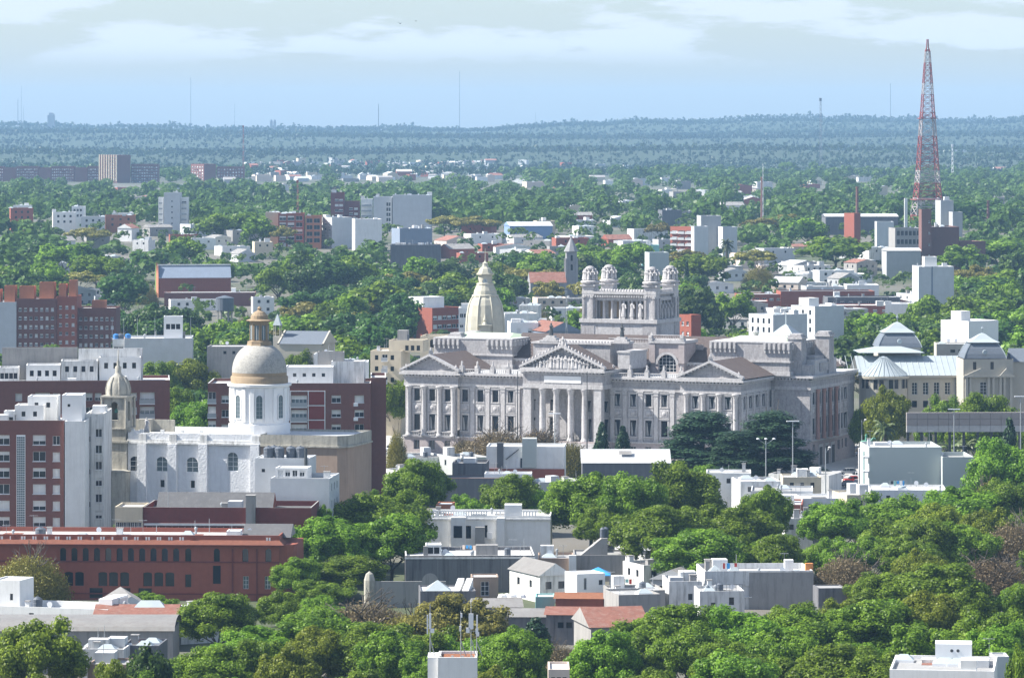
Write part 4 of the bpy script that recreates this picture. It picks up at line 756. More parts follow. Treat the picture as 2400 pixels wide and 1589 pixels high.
def apt_right():
    B=Bd('apartment_block','dark brick apartment block with red panels and an inset stair, behind the dome','apartment building',487,868,898,872,0,17,yvis=1120,short='red-panel apartment block'); W=B.W; h=B.h; s=lambda px:B.u(px)
    block(B,0,W,0,17,0,h,'brick_dark',[('f',[s(497)],(4.0,2.95,6),1.6,2.2,'bal'),('f',[s(528)],(4.0,2.95,6),1.5,1.5,'plain'),('f',[s(701)],(4.8,2.95,6),3.2,2.3,'bal'),('f',[s(788),s(842)],(4.0,2.95,7),1.9,1.5,'plain')],roof='roof_white',cop='roof_white',depth=.35)
    for k in range(5): part(B,'red_panel',lambda m:m.box(s(724),s(760),-.12,-.01,h-4.35-2.95*k,h-1.7-2.95*k,'brick_panel'))
    part(B,'panel_frame',lambda m:[m.box(s(680),s(761),-.16,-.0,h-1.7-2.95*k,h-1.55-2.95*k,'frame_white') for k in range(6)]+[m.box(x-.08,x+.08,-.18,-.0,h-16,h-1.5,'frame_white') for x in (s(681),s(722.5),s(761.5))])
    block(B,s(665),s(778),5,13,h-.6,B.z(860,0,5),'white',[('f',(.1,.9,4),(2.0,3,1),.7,.7,'dark')],par=.2,roof='roof_white',name='penthouse'); block(B,s(772),s(850),9,16,h-.6,B.z(847,0,9),'white_stained',[],par=.2,roof='roof_white',name='penthouse')
    block(B,s(738),s(800),13,16.5,h-.6,B.z(825,0,13),'concrete',[],par=.2,name='tank_room'); clutter(B,2,20,1,4,h-.6,3,2)
    for i in range(4): 
        mb=MB(); mb.box(-.45,.45,-.5,-.02,0,.65,'metal_white'); mb.lathe([(.25,0),(.2,.02)],0,0,8,'metal_dark'); mb.put('air_conditioner',B.root,(s(834),0,h-4.7-2.95*i*(1 if i<3 else 1)))
    B2=Bd('apartment_block','tall dark brick end wing with a white balcony column, right of the red-panel block','apartment building',869,905,885,876,-2,18,yvis=1120,short='dark brick end wing'); W=B2.W
    block(B2,.02,W,0,18,0,B2.h,'brick_dark',[],roof='roof_white',cop='roof_white'); part(B2,'balcony_column',lambda m:[m.box(-.9,-.02,-.9,-.3,B2.h-2.6-2.95*k,B2.h-2.4-2.95*k,'frame_white') for k in range(7)]+[m.box(-1.1,-.75,-.5,-.1,0,B2.h-1.2,'frame_white')])
apt_right()
# grey water-tank house beside the church transept
B=Bd('tank_house','grey plastered tank house carrying five dark water tanks, by the church','building',598,725,1073,752,6,8,yvis=1180,short='tank house'); block(B,0,B.W,0,8,0,B.h,'grey_light',[('f',(.1,.2,1),(2.5,3,1),.6,.6,'dark')],par=.1,roof='roof_membrane')
for i,(px,v) in enumerate(((629,1.4),(643,3.4),(655,1.4),(682,2.2),(704,2.2))): tank(B,B.u(px,v),v,B.h-.1,'dark plastic tank, %s of five in the row on the tank house'%('leftmost','second','third','fourth','rightmost')[i],'tank_grey',.85,2.0,'five roof tanks by the church')
part(B,'flue',lambda m:m.tube((B.W-.6,-.2,B.h-3),(B.W-.6,-.2,B.h+1.8),.28,.28,8,'metal_dark'))
B=Bd('rendered_house','pale grey rendered house block with a white roof shelter, by the church','house',634,772,1120,742,6,12,yvis=1200,short='pale grey rendered house'); block(B,0,B.W,0,12,0,B.h,'grey_light',[('r',(.1,.9,3),(2.4,2.9,3),1,1.3,'dark')],par=.7,roof='roof_grey')
block(B,B.u(645,3),B.u(720,3),3,8,B.h-.7,B.z(1096,0,3),'white',[('f',(.05,.95,4),(1.5,3,1),.9,1.1,'plain')],par=.15,roof='roof_white',name='roof_shelter'); clutter(B,B.W*.6,B.W,1,10,B.h-.7,3,4)
# ---------------------------------------------------------------- low building with cream stair and red band
B=Bd('school_building','low red-banded building with a cream glazed stair, before the church','building',335,729,1188,728,3,14,yvis=1250,short='red-banded low building'); W=B.W
block(B,0,W,0,14,0,B.h,'brick_maroon',[('f',(.02,.86,11),(4.5,3,2),2.2,1.3,'grey')],par=.9,roof='roof_dark',cop='concrete'); part(B,'white_band',lambda m:m.box(.2,W*.86,-.1,-.01,B.h-3.1,B.h-2.75,'white'))
block(B,-B.u(400)-.0+.0,-.02,-.5,8,0,B.z(1187),'cream',[('f',(.03,.97,7),(5.0,1.1,1),.62,2.4,'grid'),('f',(.03,.97,7),(7.8,1.1,1),.62,2.4,'grid')],par=.4,name='stair_block',roof='roof_white')
part(B,'chimney_stack',lambda m:(m.box(B.u(578),B.u(599),-1.2,.6,0,B.z(1160),'concrete'),m.box(B.u(577),B.u(600),-1.3,.7,B.z(1160),B.z(1158),'concrete'))); clutter(B,2,W-3,2,12,B.h-.9,8,22)
part(B,'mossy_roof',lambda m:(m.gable(W*.05,W*.75,6,13,B.h-.85,B.h+1.8,'roof_dark','x',wall='brick_red'),))
# ---------------------------------------------------------------- red convent-like building with arched windows
B=Bd('red_building','long red plastered building with arched windows and a tiled eave','building',-45,655,1251,702,3.2,13,yvis=1395,short='long red building'); W=B.W; h=B.h; s=lambda px:B.u(px)
aw=[s(147.7+26.5*i) for i in range(11)]+[s(441),s(508),s(575),s(629)]
block(B,0,W,0,13,0,h,'brick_red',[('f',aw,[B.z(1316,W*.7)],1.0,2.2,'dark',1),('f',[s(60),s(85),s(110),s(161),s(186),s(241),s(266),s(292),s(346),s(372),s(398)],[B.z(1374,W*.7)],1.45,2.3,'dark',.35),('f',[s(441)],[B.z(1376,W*.8)],1.0,2.1,'dark'),('f',[s(508)],[B.z(1368,W*.8)],1.3,3.0,'dark'),('f',[s(576),s(627)],[B.z(1380,W*.9)],.95,2.1,'church'),('f',[s(225),s(290),s(340)],[.6],2.2,1.7,'dark')],par=.75,roof='roof_white',depth=.35)
def eave(m):
    z0=h-1.15; m.poly([(-.8,-1.0,z0-.35),(W+.8,-1.0,z0-.35),(W+.0,-.0,z0+.35),(0,-.0,z0+.35)],'tile_red'); m.box(-.8,W+.8,-1.0,-.02,z0-.5,z0-.36,'brick_maroon'); m.poly([(W+.8,-1,z0-.35),(W+.8,13,z0-.35),(W,13,z0+.35),(W,0,z0+.35)],'tile_red')
part(B,'tiled_eave',eave); part(B,'string_course',lambda m:(m.box(0,W,-.12,-.01,B.z(1318,W*.7),B.z(1315,W*.7),'brick_maroon'),m.box(0,W,-.14,-.01,B.z(1393,W*.7),B.z(1390,W*.7),'brick_maroon')))
for x in [s(147.7+26.5*i+13) for i in range(-6,11)]+[s(629)]:
    for d in(-.22,.22): part(B,'white_merlon',lambda m:m.box(x+d-.14,x+d+.14,-.07,.0,h-.95,h-.35,'white_clean'))
for x in (s(545),s(602)): pbox(B,'pilaster',x-.12,x+.12,-.16,-.01,.1,h-2.2,'brick_maroon')
for i in range(8): part(B,'pilaster',lambda m:m.box(s(30+60*i)-.3,s(30+60*i)+.3,-.12,-.011,h-1.2,h-.02,'brick_red'))
clutter(B,2,W-3,1,11,h-.75,22,31); block(B,s(528),s(560),1.5,5,h-.75,h+.55,'white',[],par=.1,roof='roof_white',name='roof_room'); part(B,'pitched_roof',lambda m:m.gable(s(560),s(675),4,12,h-.7,h+1.2,'roof_dark','x',wall='concrete'))
tank(B,s(88),3,h-.75,'dark round water tank on the long red building roof','tank_grey',.9,1.6)
# rounded right end of the red building
part(B,'corner_wall',lambda m:m.prism([(W-.01,.3),(W+1.2,.6),(W+2.2,1.6),(W+2.6,3),(W+2.6,13),(W-.01,12.9)],0,h-1.6,'brick_red'))
# ---------------------------------------------------------------- foreground and middle-distance named buildings
def simple(name,label,cat,x0,x1,yt,D,a,dep,m,wins=(),short=None,yvis=None,par=.5,roof='roof_grey',cl=0,x2=None,group=None,depth=.25,cop=None,seed=None):
    B=Bd(name,label,cat,x0,x1,yt,D,a,dep,x2,yvis,short,group=group); block(B,0,B.W,0,B.dep,0,B.h,m,wins,par,roof,depth,cop=cop)
    if cl: clutter(B,0,B.W,0,B.dep,B.h-par,int(cl*1.8)+1,seed or int(x0+yt))
    return B
def pitched(name,label,cat,x0,x1,yt,ye,D,a,dep,m,roof,axis='x',wins=(),short=None,yvis=None,hip=0,group=None,ov=.35):
    """house with pitched roof: yt ridge row, ye eave row"""
    B=Bd(name,label,cat,x0,x1,ye,D,a,dep,None,yvis,short,group=group); block(B,0,B.W,0,B.dep,0,B.h,m,wins,tops=False); rise=abs(zat(yt,D)-zat(ye,D))
    part(B,'pitched_roof',lambda q:q.gable(-ov,B.W+ov,-ov,B.dep+ov,B.h+.01,B.h+max(.6,rise-dep*.25*D/F*0),roof,axis,wall=m,hip=hip)); return B
# antenna tower of the near building
B=Bd('antenna_building','white rendered roof tower with phone antennas, bottom centre','building',1027,1118,1540,400,0,5,x2=None,short='antenna tower'); W=B.W; h=B.h; B.root['label']='white rendered roof tower block carrying the phone antennas'
block(B,0,W,0,5,0,h,'white',[],par=.25,roof='tile_orange',cop='white'); pbox(B,'side_pier',-1.0,-.02,.6,4.2,0,h-.05,'white_clean')
for i,u in enumerate([B.u(1032),B.u(1060),B.u(1084),B.u(1105)]): pbox(B,'coping_bracket',u-.12,u+.12,.3,.9,h-.2,h+.08,'concrete')
def antenna(px,y0,y1,panels,label,v=1):
    u=B.u(px,v); o=empty('antenna_mast',B.w(u,v,h-.25),0,label,'antenna','phone antennas on the roof tower'); zt=B.z(y0,u,v)-h+.25
    mb=MB(); mb.tube((0,0,0),(0,0,zt),.05,.03,6,'metal_grey'); mb.put('pole',o)
    for dx,ya,yb,w in panels:
        za,zb=B.z(ya,u,v)-h+.25,B.z(yb,u,v)-h+.25; mb=MB(); mb.box(dx-w/2,dx+w/2,-.22,-.08,zb,za,'metal_white'); mb.tube((0,0,(za+zb)/2),(dx,-.1,(za+zb)/2),.03,.03,4,'metal_grey'); mb.put('panel',o)
    mb=MB(); mb.tube((0,0,zt*.35),(panels[0][0]*6 if abs(panels[0][0])>.05 else .5,0.2,.05),.05,.05,5,'metal_grey'); mb.put('strut',o); return o
antenna(1008,1415,0,[(0.0,1437,1473,.22),(-.25,1440,1485,.12),(.22,1472,1482,.34)],'left antenna mast with slim panel on the white roof tower')
antenna(1080,1432,0,[(0.05,1436,1446,.18),(-.05,1466,1478,.2)],'short middle antenna mast on the white roof tower',2.5)
antenna(1104,1405,0,[(0.0,1437,1473,.45),(-.3,1470,1482,.34),(.55,1472,1484,.26)],'tall right antenna mast with broad panel on the white roof tower')
antenna(1117,1440,0,[(0.05,1440,1480,.14),(.1,1480,1490,.3)],'thin outer right antenna mast on the white roof tower',3)
# house with the tank box, bottom right
B=simple('flat_roof_house','white flat-roofed house with a long parapet, bottom right corner','house',2085,2330,1568,500,8,14,'white',(),'white house bottom right',None,.4,'roof_grey',6); W=B.W
B2=Bd('tank_box','white box-shaped roof tank with two round holes like eyes','water tank',2192,2278,1508,508,6,3.6,zb=zat(1575,508)); h=B2.h; W2=B2.W
pbox(B2,'tank_body',0,W2,0,3.6,h-1.7,h,'white_clean')
for x in(.45,.62): mb=MB(); mb.lathe([(.19,0),(.17,.03)],0,0,14,'metal_dark'); o=mb.put('hole',B2.root,(W2*x,-.01,h-.8)); o.rotation_euler=(R(90),0,0)
pbox(B2,'lower_room',W2*.06,W2*.97,.15,3.5,0,h-1.7,'white'); pbox(B2,'side_room',-1.6,.1,.9,3.2,0,h-2.0,'white_stained'); pbox(B2,'chimney',W2*.15,W2*.42,-1.4,-.4,0,h-1.9,'concrete')
simple('roof_shed','small grey roof shed at the right edge by the near tree','shed',2328,2365,1538,520,0,4,'grey_light',(),None,None,.15)
# white house with balustrade, centre
B=simple('white_house','white two-storey house with roof balustrade among the central trees','house',1000,1290,1208,768,2,13,'white',[('f',[B_ for B_ in (7.2,)],(4.1,3,1),1.6,2.3,'dark'),('f',(.12,.25,1),(7.6,3,1),1.0,1.2,'grey'),('f',(.40,.56,1),(3.9,3,1),.5,2.2,'dark')],'white balustraded house',1300,.5,'roof_white',5); W=B.W
for u0,u1 in ((.2,W*.5),(W*.56,W*.62),(W*.78,W*.9)):
    n=int((u1-u0)/.45); part(B,'balustrade',lambda m:[m.box(u0+(u1-u0)*i/n,u0+(u1-u0)*i/n+.2,.05,.2,B.h,B.h+.75,'white_clean') for i in range(n)]+[m.box(u0,u1,.0,.25,B.h+.75,B.h+.92,'white_clean')])
pbox(B,'stair_tower',B.u(1182),B.u(1222),.5,3.5,B.h-.4,B.z(1183),'white_clean'); pbox(B,'bay',B.u(1058),B.u(1092),-1.4,-.01,0,B.h-.2,'white'); pbox(B,'bay',B.u(1165),B.u(1183),-1.6,-.01,0,B.h-.3,'white'); pbox(B,'cornice',-.1,W+.1,-.35,-.02,B.h-.75,B.h-.5,'white_stained')
pbox(B,'chimney_shaft',B.u(1115),B.u(1137),-2.4,-1.2,0,B.z(1232),'concrete'); part(B,'window_dark',lambda m:m.box(B.u(1064),B.u(1084),-1.47,-1.4,B.z(1258),B.z(1230),'glass'))
mb=MB(); mb.box(-.5,.5,-.45,0,0,1.2,'metal_white'); [mb.lathe([(.2,0),(.2,.02)],0,0,8,'metal_dark') for _ in (0,)]; mb.put('air_conditioner',B.root,(B.u(1148),-.02,B.z(1262)))
simple('outbuilding','red-sided small outbuilding behind the white balustraded house','shed',1022,1060,1182,790,4,6,'brick_orange',(),None,1195,.2,'roof_white')
# dark stained party wall building
B=simple('party_wall_building','dark grey stained windowless wall building below the white house','building',950,1253,1302,712,-2,15,'concrete_stained',(),'dark stained wall',1400,.6,'roof_white',9,cop='white_stained'); W=B.W
pbox(B,'coping',-.1,W+.1,-.15,-.01,B.h-.55,B.h-.3,'white_stained'); block(B,W*.16,W*.28,2,6,B.h-.6,B.h+1.6,'white',[('f',(.1,.9,2),(1.5,3,1),.9,1.1,'dark')],par=.15,roof='roof_white',name='roof_room'); pbox(B,'wall_stub',W*.55,W*.72,3,5,B.h-.6,B.h+1.4,'concrete')
pbox(B,'chimney_stub',W*.14,W*.175,.5,1.3,B.h-.6,B.h+1.5,'concrete'); tank(B,W*.80,6,B.h-.6,'dark tank on a frame against the white house wall','tank_grey',.55,1.3)
mb=MB(); [mb.box(x,x+.06,-.1,-.02,1,B.h-.6,'concrete') for x in (W*.25,W*.5,W*.74,W*.93)]; mb.put('wall_rib',B.root)
# low roofs in front of the dark wall
B=simple('low_house','low grey-walled house with two white sloped skylights','house',985,1115,1385,670,-3,9,'concrete_stained',(),'two-skylight roof',1415,.25,'roof_membrane',0); W=B.W
part(B,'glass_pyramid',lambda m:m.lathe([(2.9,B.h-.2),(.1,B.h+1.3)],W*.33,4,4,'zinc',.78)); 
for x in(.60,.76): part(B,'skylight',lambda m:m.poly([(W*x,2,B.h-.2),(W*x+1.0,2,B.h-.2),(W*x+1.9,5,B.h+1.5),(W*x+.9,5,B.h+1.5)],'white_clean') or m.poly([(W*x+1.0,2,B.h-.2),(W*x+1.9,5,B.h+1.5),(W*x+1.9,5,B.h-.2)],'white') or m.poly([(W*x,2,B.h-.2),(W*x+.9,5,B.h+1.5),(W*x+.9,5,B.h-.2)],'white') or m.poly([(W*x+.9,5,B.h-.2),(W*x+1.9,5,B.h-.2),(W*x+1.9,5,B.h+1.5),(W*x+.9,5,B.h+1.5)],'white'))
simple('roof_room','small beige roof room with a white grille door, below the dark wall','shed',1105,1168,1352,676,-2,5,'plaster_brown',[('f',(.3,.7,1),(3.0,3,1),1.3,2.3,'grid')],'beige roof room',1400,.2,'roof_white')
B=Bd('curved_parapet','grey parapet wall with a round-headed crest, left of the beige roof room','wall',855,1045,1362,690,0,.5,yvis=1385); pbox(B,'wall',0,B.W,0,.4,0,B.h,'concrete'); part(B,'crest',lambda m:m.prism([(0,0),(1,0),(1,1),(0,1)],B.h,B.h,'concrete') and None); part(B,'round_head',lambda m:[m.poly([(B.u(1008)+1.3*math.cos(t*math.pi/10),y,B.h+1.3*math.sin(t*math.pi/10)) for t in range(11)],'concrete') for y in(0,.4)]); part(B,'end_pier',lambda m:m.lathe([(.9,0),(.9,B.h+.2),(.6,B.h+1.2),(.1,B.h+1.6)],B.u(866),.2,8,'stone_old'))
B=pitched('tin_shed','pale asbestos-roofed shed in front of the turquoise wall','shed',1112,1222,1408,1423,655,-3,8,'concrete','tin_grey'); 
B=simple('turquoise_wall_house','low house with turquoise wall and bundled white sheeting','house',1255,1300,1398,668,0,5,'turquoise',(),None,1412,.2,'roof_white'); 
B=simple('sheeted_lean_to','low lean-to covered in crumpled white sheeting','shed',1168,1222,1400,666,0,5,'cream',(),None,1410,.1,'roof_white'); part(B,'sheeting',lambda m:[m.lathe([(.8,B.h-.1),(.6,B.h+.35),(.1,B.h+.5)],.6+i*.75,1+.5*(i%2),7,'white_clean') for i in range(5)])
B=pitched('tiled_house','low red house with an orange tiled roof edge among the roofs','house',1302,1425,1393,1402,664,4,7,'brick_red','tile_orange'); 
B=pitched('tin_roof_house','low house with long red and white tin roof, centre foreground','house',1280,1440,1428,1440,640,4,9,'concrete_stained','tin_rust',wins=[('f',(.15,.4,2),(2.0,3,1),.9,.9,'dark')]); 
B=pitched('tin_roof_house','long grey house with ridged roof below the tin roofs','house',1190,1300,1432,1445,645,2,9,'grey_dark','tin_grey')
B=simple('white_roof_cabin','small white cabin with a flat white roof beside the blue tarpaulin','shed',1352,1418,1345,690,-22,5,'white_clean',[('f',(.75,.95,1),(1.9,3,1),.7,.8,'dark'),('f',(.1,.5,1),(2.6,3,1),.5,1.9,'grey')],'white cabin',1392,.1,'roof_white')
mb=MB(); mb.lathe([(3.0,0),(2.9,.15),(.1,1.2)],0,0,4,'tarp_blue',.78); [mb.tube((a*1.9,b*1.9,-2.6),(a*1.9,b*1.9,.05),.05,.05,5,'metal_grey') for a in(-1,1) for b in(-1,1)]; D=700; o=mb.put('tarpaulin_canopy',None,(pxX(1402,D),D,zat(1346,D))); tag(o,'bright blue tarpaulin canopy on poles behind the white cabin','canopy')
B=Bd('terrace_house','roof terrace house that carries the blue canopy','house',1375,1470,1346+36,697,0,9,yvis=1380); block(B,0,B.W,0,9,0,zat(1346,700)-2.6-B.zb,'cream',par=.02,roof='roof_grey'); B.root['label']='pale house under the blue tarpaulin canopy, left of the big trees'
B=simple('balcony_house','brown-walled house with a white stair box, right of the dark wall','house',1262,1345,1308,722,0,10,'plaster_brown',[('f',(.05,.5,2),(3,3,1),.9,1.2,'dark')],None,1340,.4,'roof_grey',3); pbox(B,'white_bay',B.W*.86,B.W+.4,-1,-.01,0,B.h+.6,'white')
B=simple('grey_parapet_house','grey house with a sloping stair roof topped by two tanks','house',1345,1465,1301,730,0,10,'concrete',(),'stair-roof house',1335,.3,'roof_grey',2); W=B.W
part(B,'stair_roof',lambda m:(m.poly([(W*.12,1,B.h-.2),(W*.55,1,B.h+2.8),(W*.55,4,B.h+2.8),(W*.12,4,B.h-.2)],'concrete'),m.poly([(W*.12,1,B.h-.25),(W*.55,1,B.h-.25),(W*.55,1,B.h+2.75)],'concrete'),m.box(W*.55,W*.66,1,4,B.h-.25,B.h+2.8,'concrete')))
tank(B,W*.57,2.2,B.h+2.8,'left grey tank on the sloping stair roof','tank_grey',.5,1.7); tank(B,W*.63,3.0,B.h+2.8,'right grey tank on the sloping stair roof','tank_grey',.5,1.7)
# stained white house right of centre
B=simple('stained_house','peeling white house with dark streaked walls right of the central trees','house',1652,1905,1338,690,-4,12,'white_stained',[('f',(.34,.44,1),(4.2,3,1),1.4,1.8,'plain'),('l',(.2,.8,2),(3.6,3,1),.9,1.3,'dark')],'stained white house',1400,.9,'roof_membrane',5); W=B.W; pbox(B,'party_wall',W*.41,W+.1,-.12,-.01,0,B.h-.25,'concrete')
part(B,'glass_pyramid',lambda m:(m.lathe([(2.0,B.h-.85),(.2,B.h+.5)],W*.12,4,4,'zinc',.78),m.lathe([(1.8,B.h-.85),(.2,B.h+.5)],W*.30,4.5,4,'zinc',.78))); pbox(B,'chimney',W*.78,W*.86,5,6.4,B.h-.9,B.h+1.2,'white'); pbox(B,'orange_screen',W*.95,W*1.02,2,3,B.h-.8,B.h+.9,'orange_paint')
B=simple('stained_annex','streaked low white annex with flat tar roof, left of the stained house','house',1568,1645,1362,682,-4,10,'white_stained',[('f',(.55,.75,1),(3.0,3,1),.7,1.0,'dark')],'streaked annex',1400,.7,'roof_dark',2)
B=simple('stained_annex','weathered white house end with small terrace rails, before the stained house','house',1640,1745,1385,668,-4,8,'white_stained',[('f',(.62,.8,1),(2.2,3,1),.8,1.2,'dark'),('f',(.25,.35,1),(3.2,3,1),.7,1.4,'dark')],'weathered house end',1412,.4,'roof_grey',4); part(B,'rail',lambda m:[m.tube((B.W*.6+i*.5,.1,B.h),(B.W*.6+i*.5,.1,B.h+1),.03,.03,4,'metal_dark') for i in range(6)]+[m.tube((B.W*.6,.1,B.h+1),(B.W*.6+2.6,.1,B.h+1),.03,.03,4,'metal_dark')])
tank(B,B.W*.5,3,B.h-.4,'dark water tank against the stained white house','tank_grey',.55,1.3)
B=simple('concrete_tank_house','grey concrete roof box left of the bare brown tree','building',1918,1982,1378,672,-6,5,'concrete_stained',(),'concrete roof box',1405,.15,'roof_grey')
B=simple('grey_gable_house','house with a bare grey parapet wall above the rusty roof','house',1450,1548,1394,655,-14,9,'concrete',(),'grey parapet house',1440,.3,'roof_grey',2); 
B=pitched('tin_roof_house','house with a rust-streaked red tin roof by the near right trees','house',1385,1520,1432,1470,612,-12,11,'concrete','tin_rust','x',short='rusty tin roof')
# left foreground
B=simple('white_parapet_building','white building with slanting parapet and roof tanks, left edge','building',-40,252,1418,640,16,9,'white',[('f',(.36,.42,1),(2.0,3,1),.8,1.1,'dark')],'white slanted building',1455,.9,'roof_membrane',3); W=B.W
pbox(B,'end_gable',W-2.2,W-.05,2,8.5,B.h-.5,B.h+1.3,'white_clean'); tank(B,B.u(88,1.5),1.5,B.h-.9,'dark tank on a white stand on the slanted white roof','tank_grey',.75,2.2); tank(B,B.u(48,6),6,B.h-.9,'dark tank beside the white roof room, left edge','tank_grey',.7,1.9)
block(B,.2,B.u(28),3,8.5,B.h-.9,B.z(1358,0,3),'white',[('f',(.5,.9,1),(3,3,1),.5,1,'dark')],par=.2,roof='roof_white',name='roof_room')
B=pitched('rusty_roof_house','low house with a rusty red tin roof and glass ridge light, lower left','house',222,412,1424,1445,632,0,10,'grey_dark','tin_rust',short='rusty roof lower left'); part(B,'ridge_light',lambda m:m.gable(B.W*.45,B.W*.85,3.5,6.5,B.h+.9,B.h+1.9,'zinc','x',hip=1)); clutter(B,2,B.W-2,2,8,B.h+.5,2,61,('vent',))
B=Bd('vaulted_shed','long grey corrugated barrel-roofed shed, lower left','shed',-30,405,1478,606,0,12,yvis=1490,short='barrel-roofed shed'); W=B.W; block(B,0,W,0,12,0,B.h,'concrete',tops=False); part(B,'barrel_roof',lambda m:[m.poly([(-.3,6-6.3*math.cos(t*math.pi/8),B.h+.01+1.5*math.sin(t*math.pi/8)),(W+.3,6-6.3*math.cos(t*math.pi/8),B.h+.01+1.5*math.sin(t*math.pi/8)),(W+.3,6-6.3*math.cos((t+1)*math.pi/8),B.h+.01+1.5*math.sin((t+1)*math.pi/8)),(-.3,6-6.3*math.cos((t+1)*math.pi/8),B.h+.01+1.5*math.sin((t+1)*math.pi/8))],'tin_grey') for t in range(8)])
B=simple('low_terrace_house','small white-walled terrace roof with junk, by the lower-left trees','house',192,290,1520,575,4,7,'white_stained',(),'junk terrace',1545,.4,'roof_membrane',5); B=simple('low_terrace_house','dark little house right of the junk terrace, lower left','house',285,372,1512,580,4,8,'grey_dark',(),'dark little house',1530,.4,'roof_dark',3)
B=simple('beige_house','beige low house peeking between lower-left trees','house',205,300,1556,560,4,7,'plaster_brown',(),None,1570,.3,'roof_grey',1); simple('pale_house','pale pink house wall showing between trees, bottom right of the antenna tower','house',1285,1335,1568,548,0,8,'pale_pink',[('f',(.1,.9,3),(1.6,3,1),.5,.6,'dark')],None,None,.3,'roof_white')
# row right in front of the palace
B=simple('studio_house','odd white and brick house with tall stair box, before the palace','house',1140,1322,1046,905,3,10,'white',(),'stair-box house',1130,.3,'roof_white',0); W=B.W
pbox(B,'brick_plinth',-.1,W+.1,-.25,-.02,0,B.z(1098),'brick_red'); pbox(B,'stair_box',B.u(1224),B.u(1257),-.6,3,B.z(1095),B.z(1027),'grey_green'); pbox(B,'dark_chimney',B.u(1165),B.u(1180),-.6,.8,B.z(1095),B.z(1037),'grey_dark'); pbox(B,'door',B.u(1210),B.u(1219),-.1,-.02,B.z(1096),B.z(1075),'white_clean'); pbox(B,'door_dark',B.u(1220),B.u(1225),-.12,-.02,B.z(1096),B.z(1073),'glass'); part(B,'outside_stair',lambda m:m.tube((B.u(1186),-.3,B.z(1076)),(B.u(1216),-.3,B.z(1052)),.12,.12,4,'metal_dark'))
B=simple('warehouse_house','grey stained low house left of the stair-box house','house',1060,1140,1085,890,3,10,'concrete_stained',(),None,1115,.6,'roof_grey',2); B=simple('grey_house','long low grey-brown house with red coping, behind trees','house',1040,1190,1120,870,2,8,'grey_dark',(),None,1150,.3,'roof_dark',0,cop='brick_orange'); B=simple('white_terrace','white roof terrace with little blue fittings below the stair-box house','terrace',1135,1245,1110,875,2,6,'white_clean',(),None,1125,.5,'roof_white',3)
B=Bd('warehouse','dark-walled warehouse with a white ridged metal roof before the palace','warehouse',1365,1570,1085,890,0,14,yvis=1125,short='white-roofed warehouse'); block(B,0,B.W,0,14,0,B.h,'grey_dark',tops=False); part(B,'metal_roof',lambda m:(m.poly([(-.3,-.3,B.h+.01),(B.W+.3,-.3,B.h+.01),(B.W+.3,8,B.z(1052,0,8)),(-.3,8,B.z(1052,0,8))],'tin_white'),m.poly([(-.3,8,B.z(1052,0,8)),(B.W+.3,8,B.z(1052,0,8)),(B.W+.3,14.3,B.h+.01),(-.3,14.3,B.h+.01)],'tin_white'),m.poly([(0,0,B.h),(0,14,B.h),(0,8,B.z(1053,0,8))],'white'),m.poly([(B.W,0,B.h),(B.W,14,B.h),(B.W,8,B.z(1053,0,8))],'white')))
part(B,'roof_panel',lambda m:m.poly([(B.u(1452),3.2,B.z(1066,0,3.2)+.1),(B.u(1482),3.2,B.z(1066,0,3.2)+.1),(B.u(1482),5.2,B.z(1060,0,5.2)+.32),(B.u(1452),5.2,B.z(1060,0,5.2)+.32)],'tin_grey'))
# right: grey cinema-like building, hoarding
B=simple('grey_blank_building','large blank grey-green walled building right of the palace','building',2037,2207,1048,868,-2,16,'grey_green',(),'blank grey building',1140,.6,'roof_white',4,x2=None); B2=simple('grey_blank_annex','lower grey annex with railing at the right of the blank grey building','building',2209,2283,1071,866,-2,14,'grey_green',(),'grey annex',1140,.8,'roof_grey',1)
part(B,'balcony_stack',lambda m:[m.box(-1.3,-.02,-.6,2,B.h-2.2-2.9*k,B.h-1.9-2.9*k,'white') for k in range(5)]+[m.box(-1.2,-1.0,-.5,-.3,0,B.h-.8,'turquoise')])
B=Bd('concrete_hoarding','long panelled concrete hoarding on dark stilts, right edge','hoarding',2125,2420,967,925,-3,1.0,yvis=1020,short='long hoarding'); W=B.W; zb=B.z(1013)
for i in range(3):
    for j in range(12): pbox(B,'panel',W*j/12+.03,W*(j+1)/12-.03,0,.5,zb+(B.h-zb)*i/3+.03,zb+(B.h-zb)*(i+1)/3-.03,'hoarding_light' if i==0 else 'hoarding')
pbox(B,'backing',0,W,.51,.9,zb,B.h,'concrete')
for j in range(9): part(B,'stilt',lambda m:m.box(W*(j+.1)/9-.25,W*(j+.1)/9+.25,.2,.8,0,zb,'metal_dark'))
# low roofs right, between palace and trees
rows=[(1655,1760,1108,865,'white','white low shop with parapet and small vents below the cedars'),(1735,1830,1128,850,'white_stained','flat grey-white roof house left of the car park'),(1760,1905,1150,838,'grey_light','long grey-white roofed house in front of the car park'),(1835,1925,1118,862,'cream','white canopy-roofed kiosk house by the car park'),(1880,1965,1168,826,'white','small white house with a brick box and blue tank'),(1800,1880,1182,815,'brick_red','brick house with glazed ridge above the right trees'),(1840,1905,1215,800,'white_stained','narrow white house front between right trees'),(1985,2050,1160,840,'cream','cream corner house beside the blank grey building'),(2040,2220,1148,846,'white','long white roof terrace below the blank grey wall'),(1700,1745,1120,870,'white_clean','small white roof box below the cedars')]
for i,(x0,x1,yt,D,m,lab) in enumerate(rows): simple('low_house',lab,'house',x0,x1,yt,D,[3,-6,4,0,-4,5,0,-12,2,0][i],9+i%3*2,m,[('f',(.1,.9,3),(2.1,3,1),.8,1.0,'dark')],None,yt+14,.35,['roof_white','roof_membrane','roof_grey','tin_white'][i%4],3,seed=200+i)

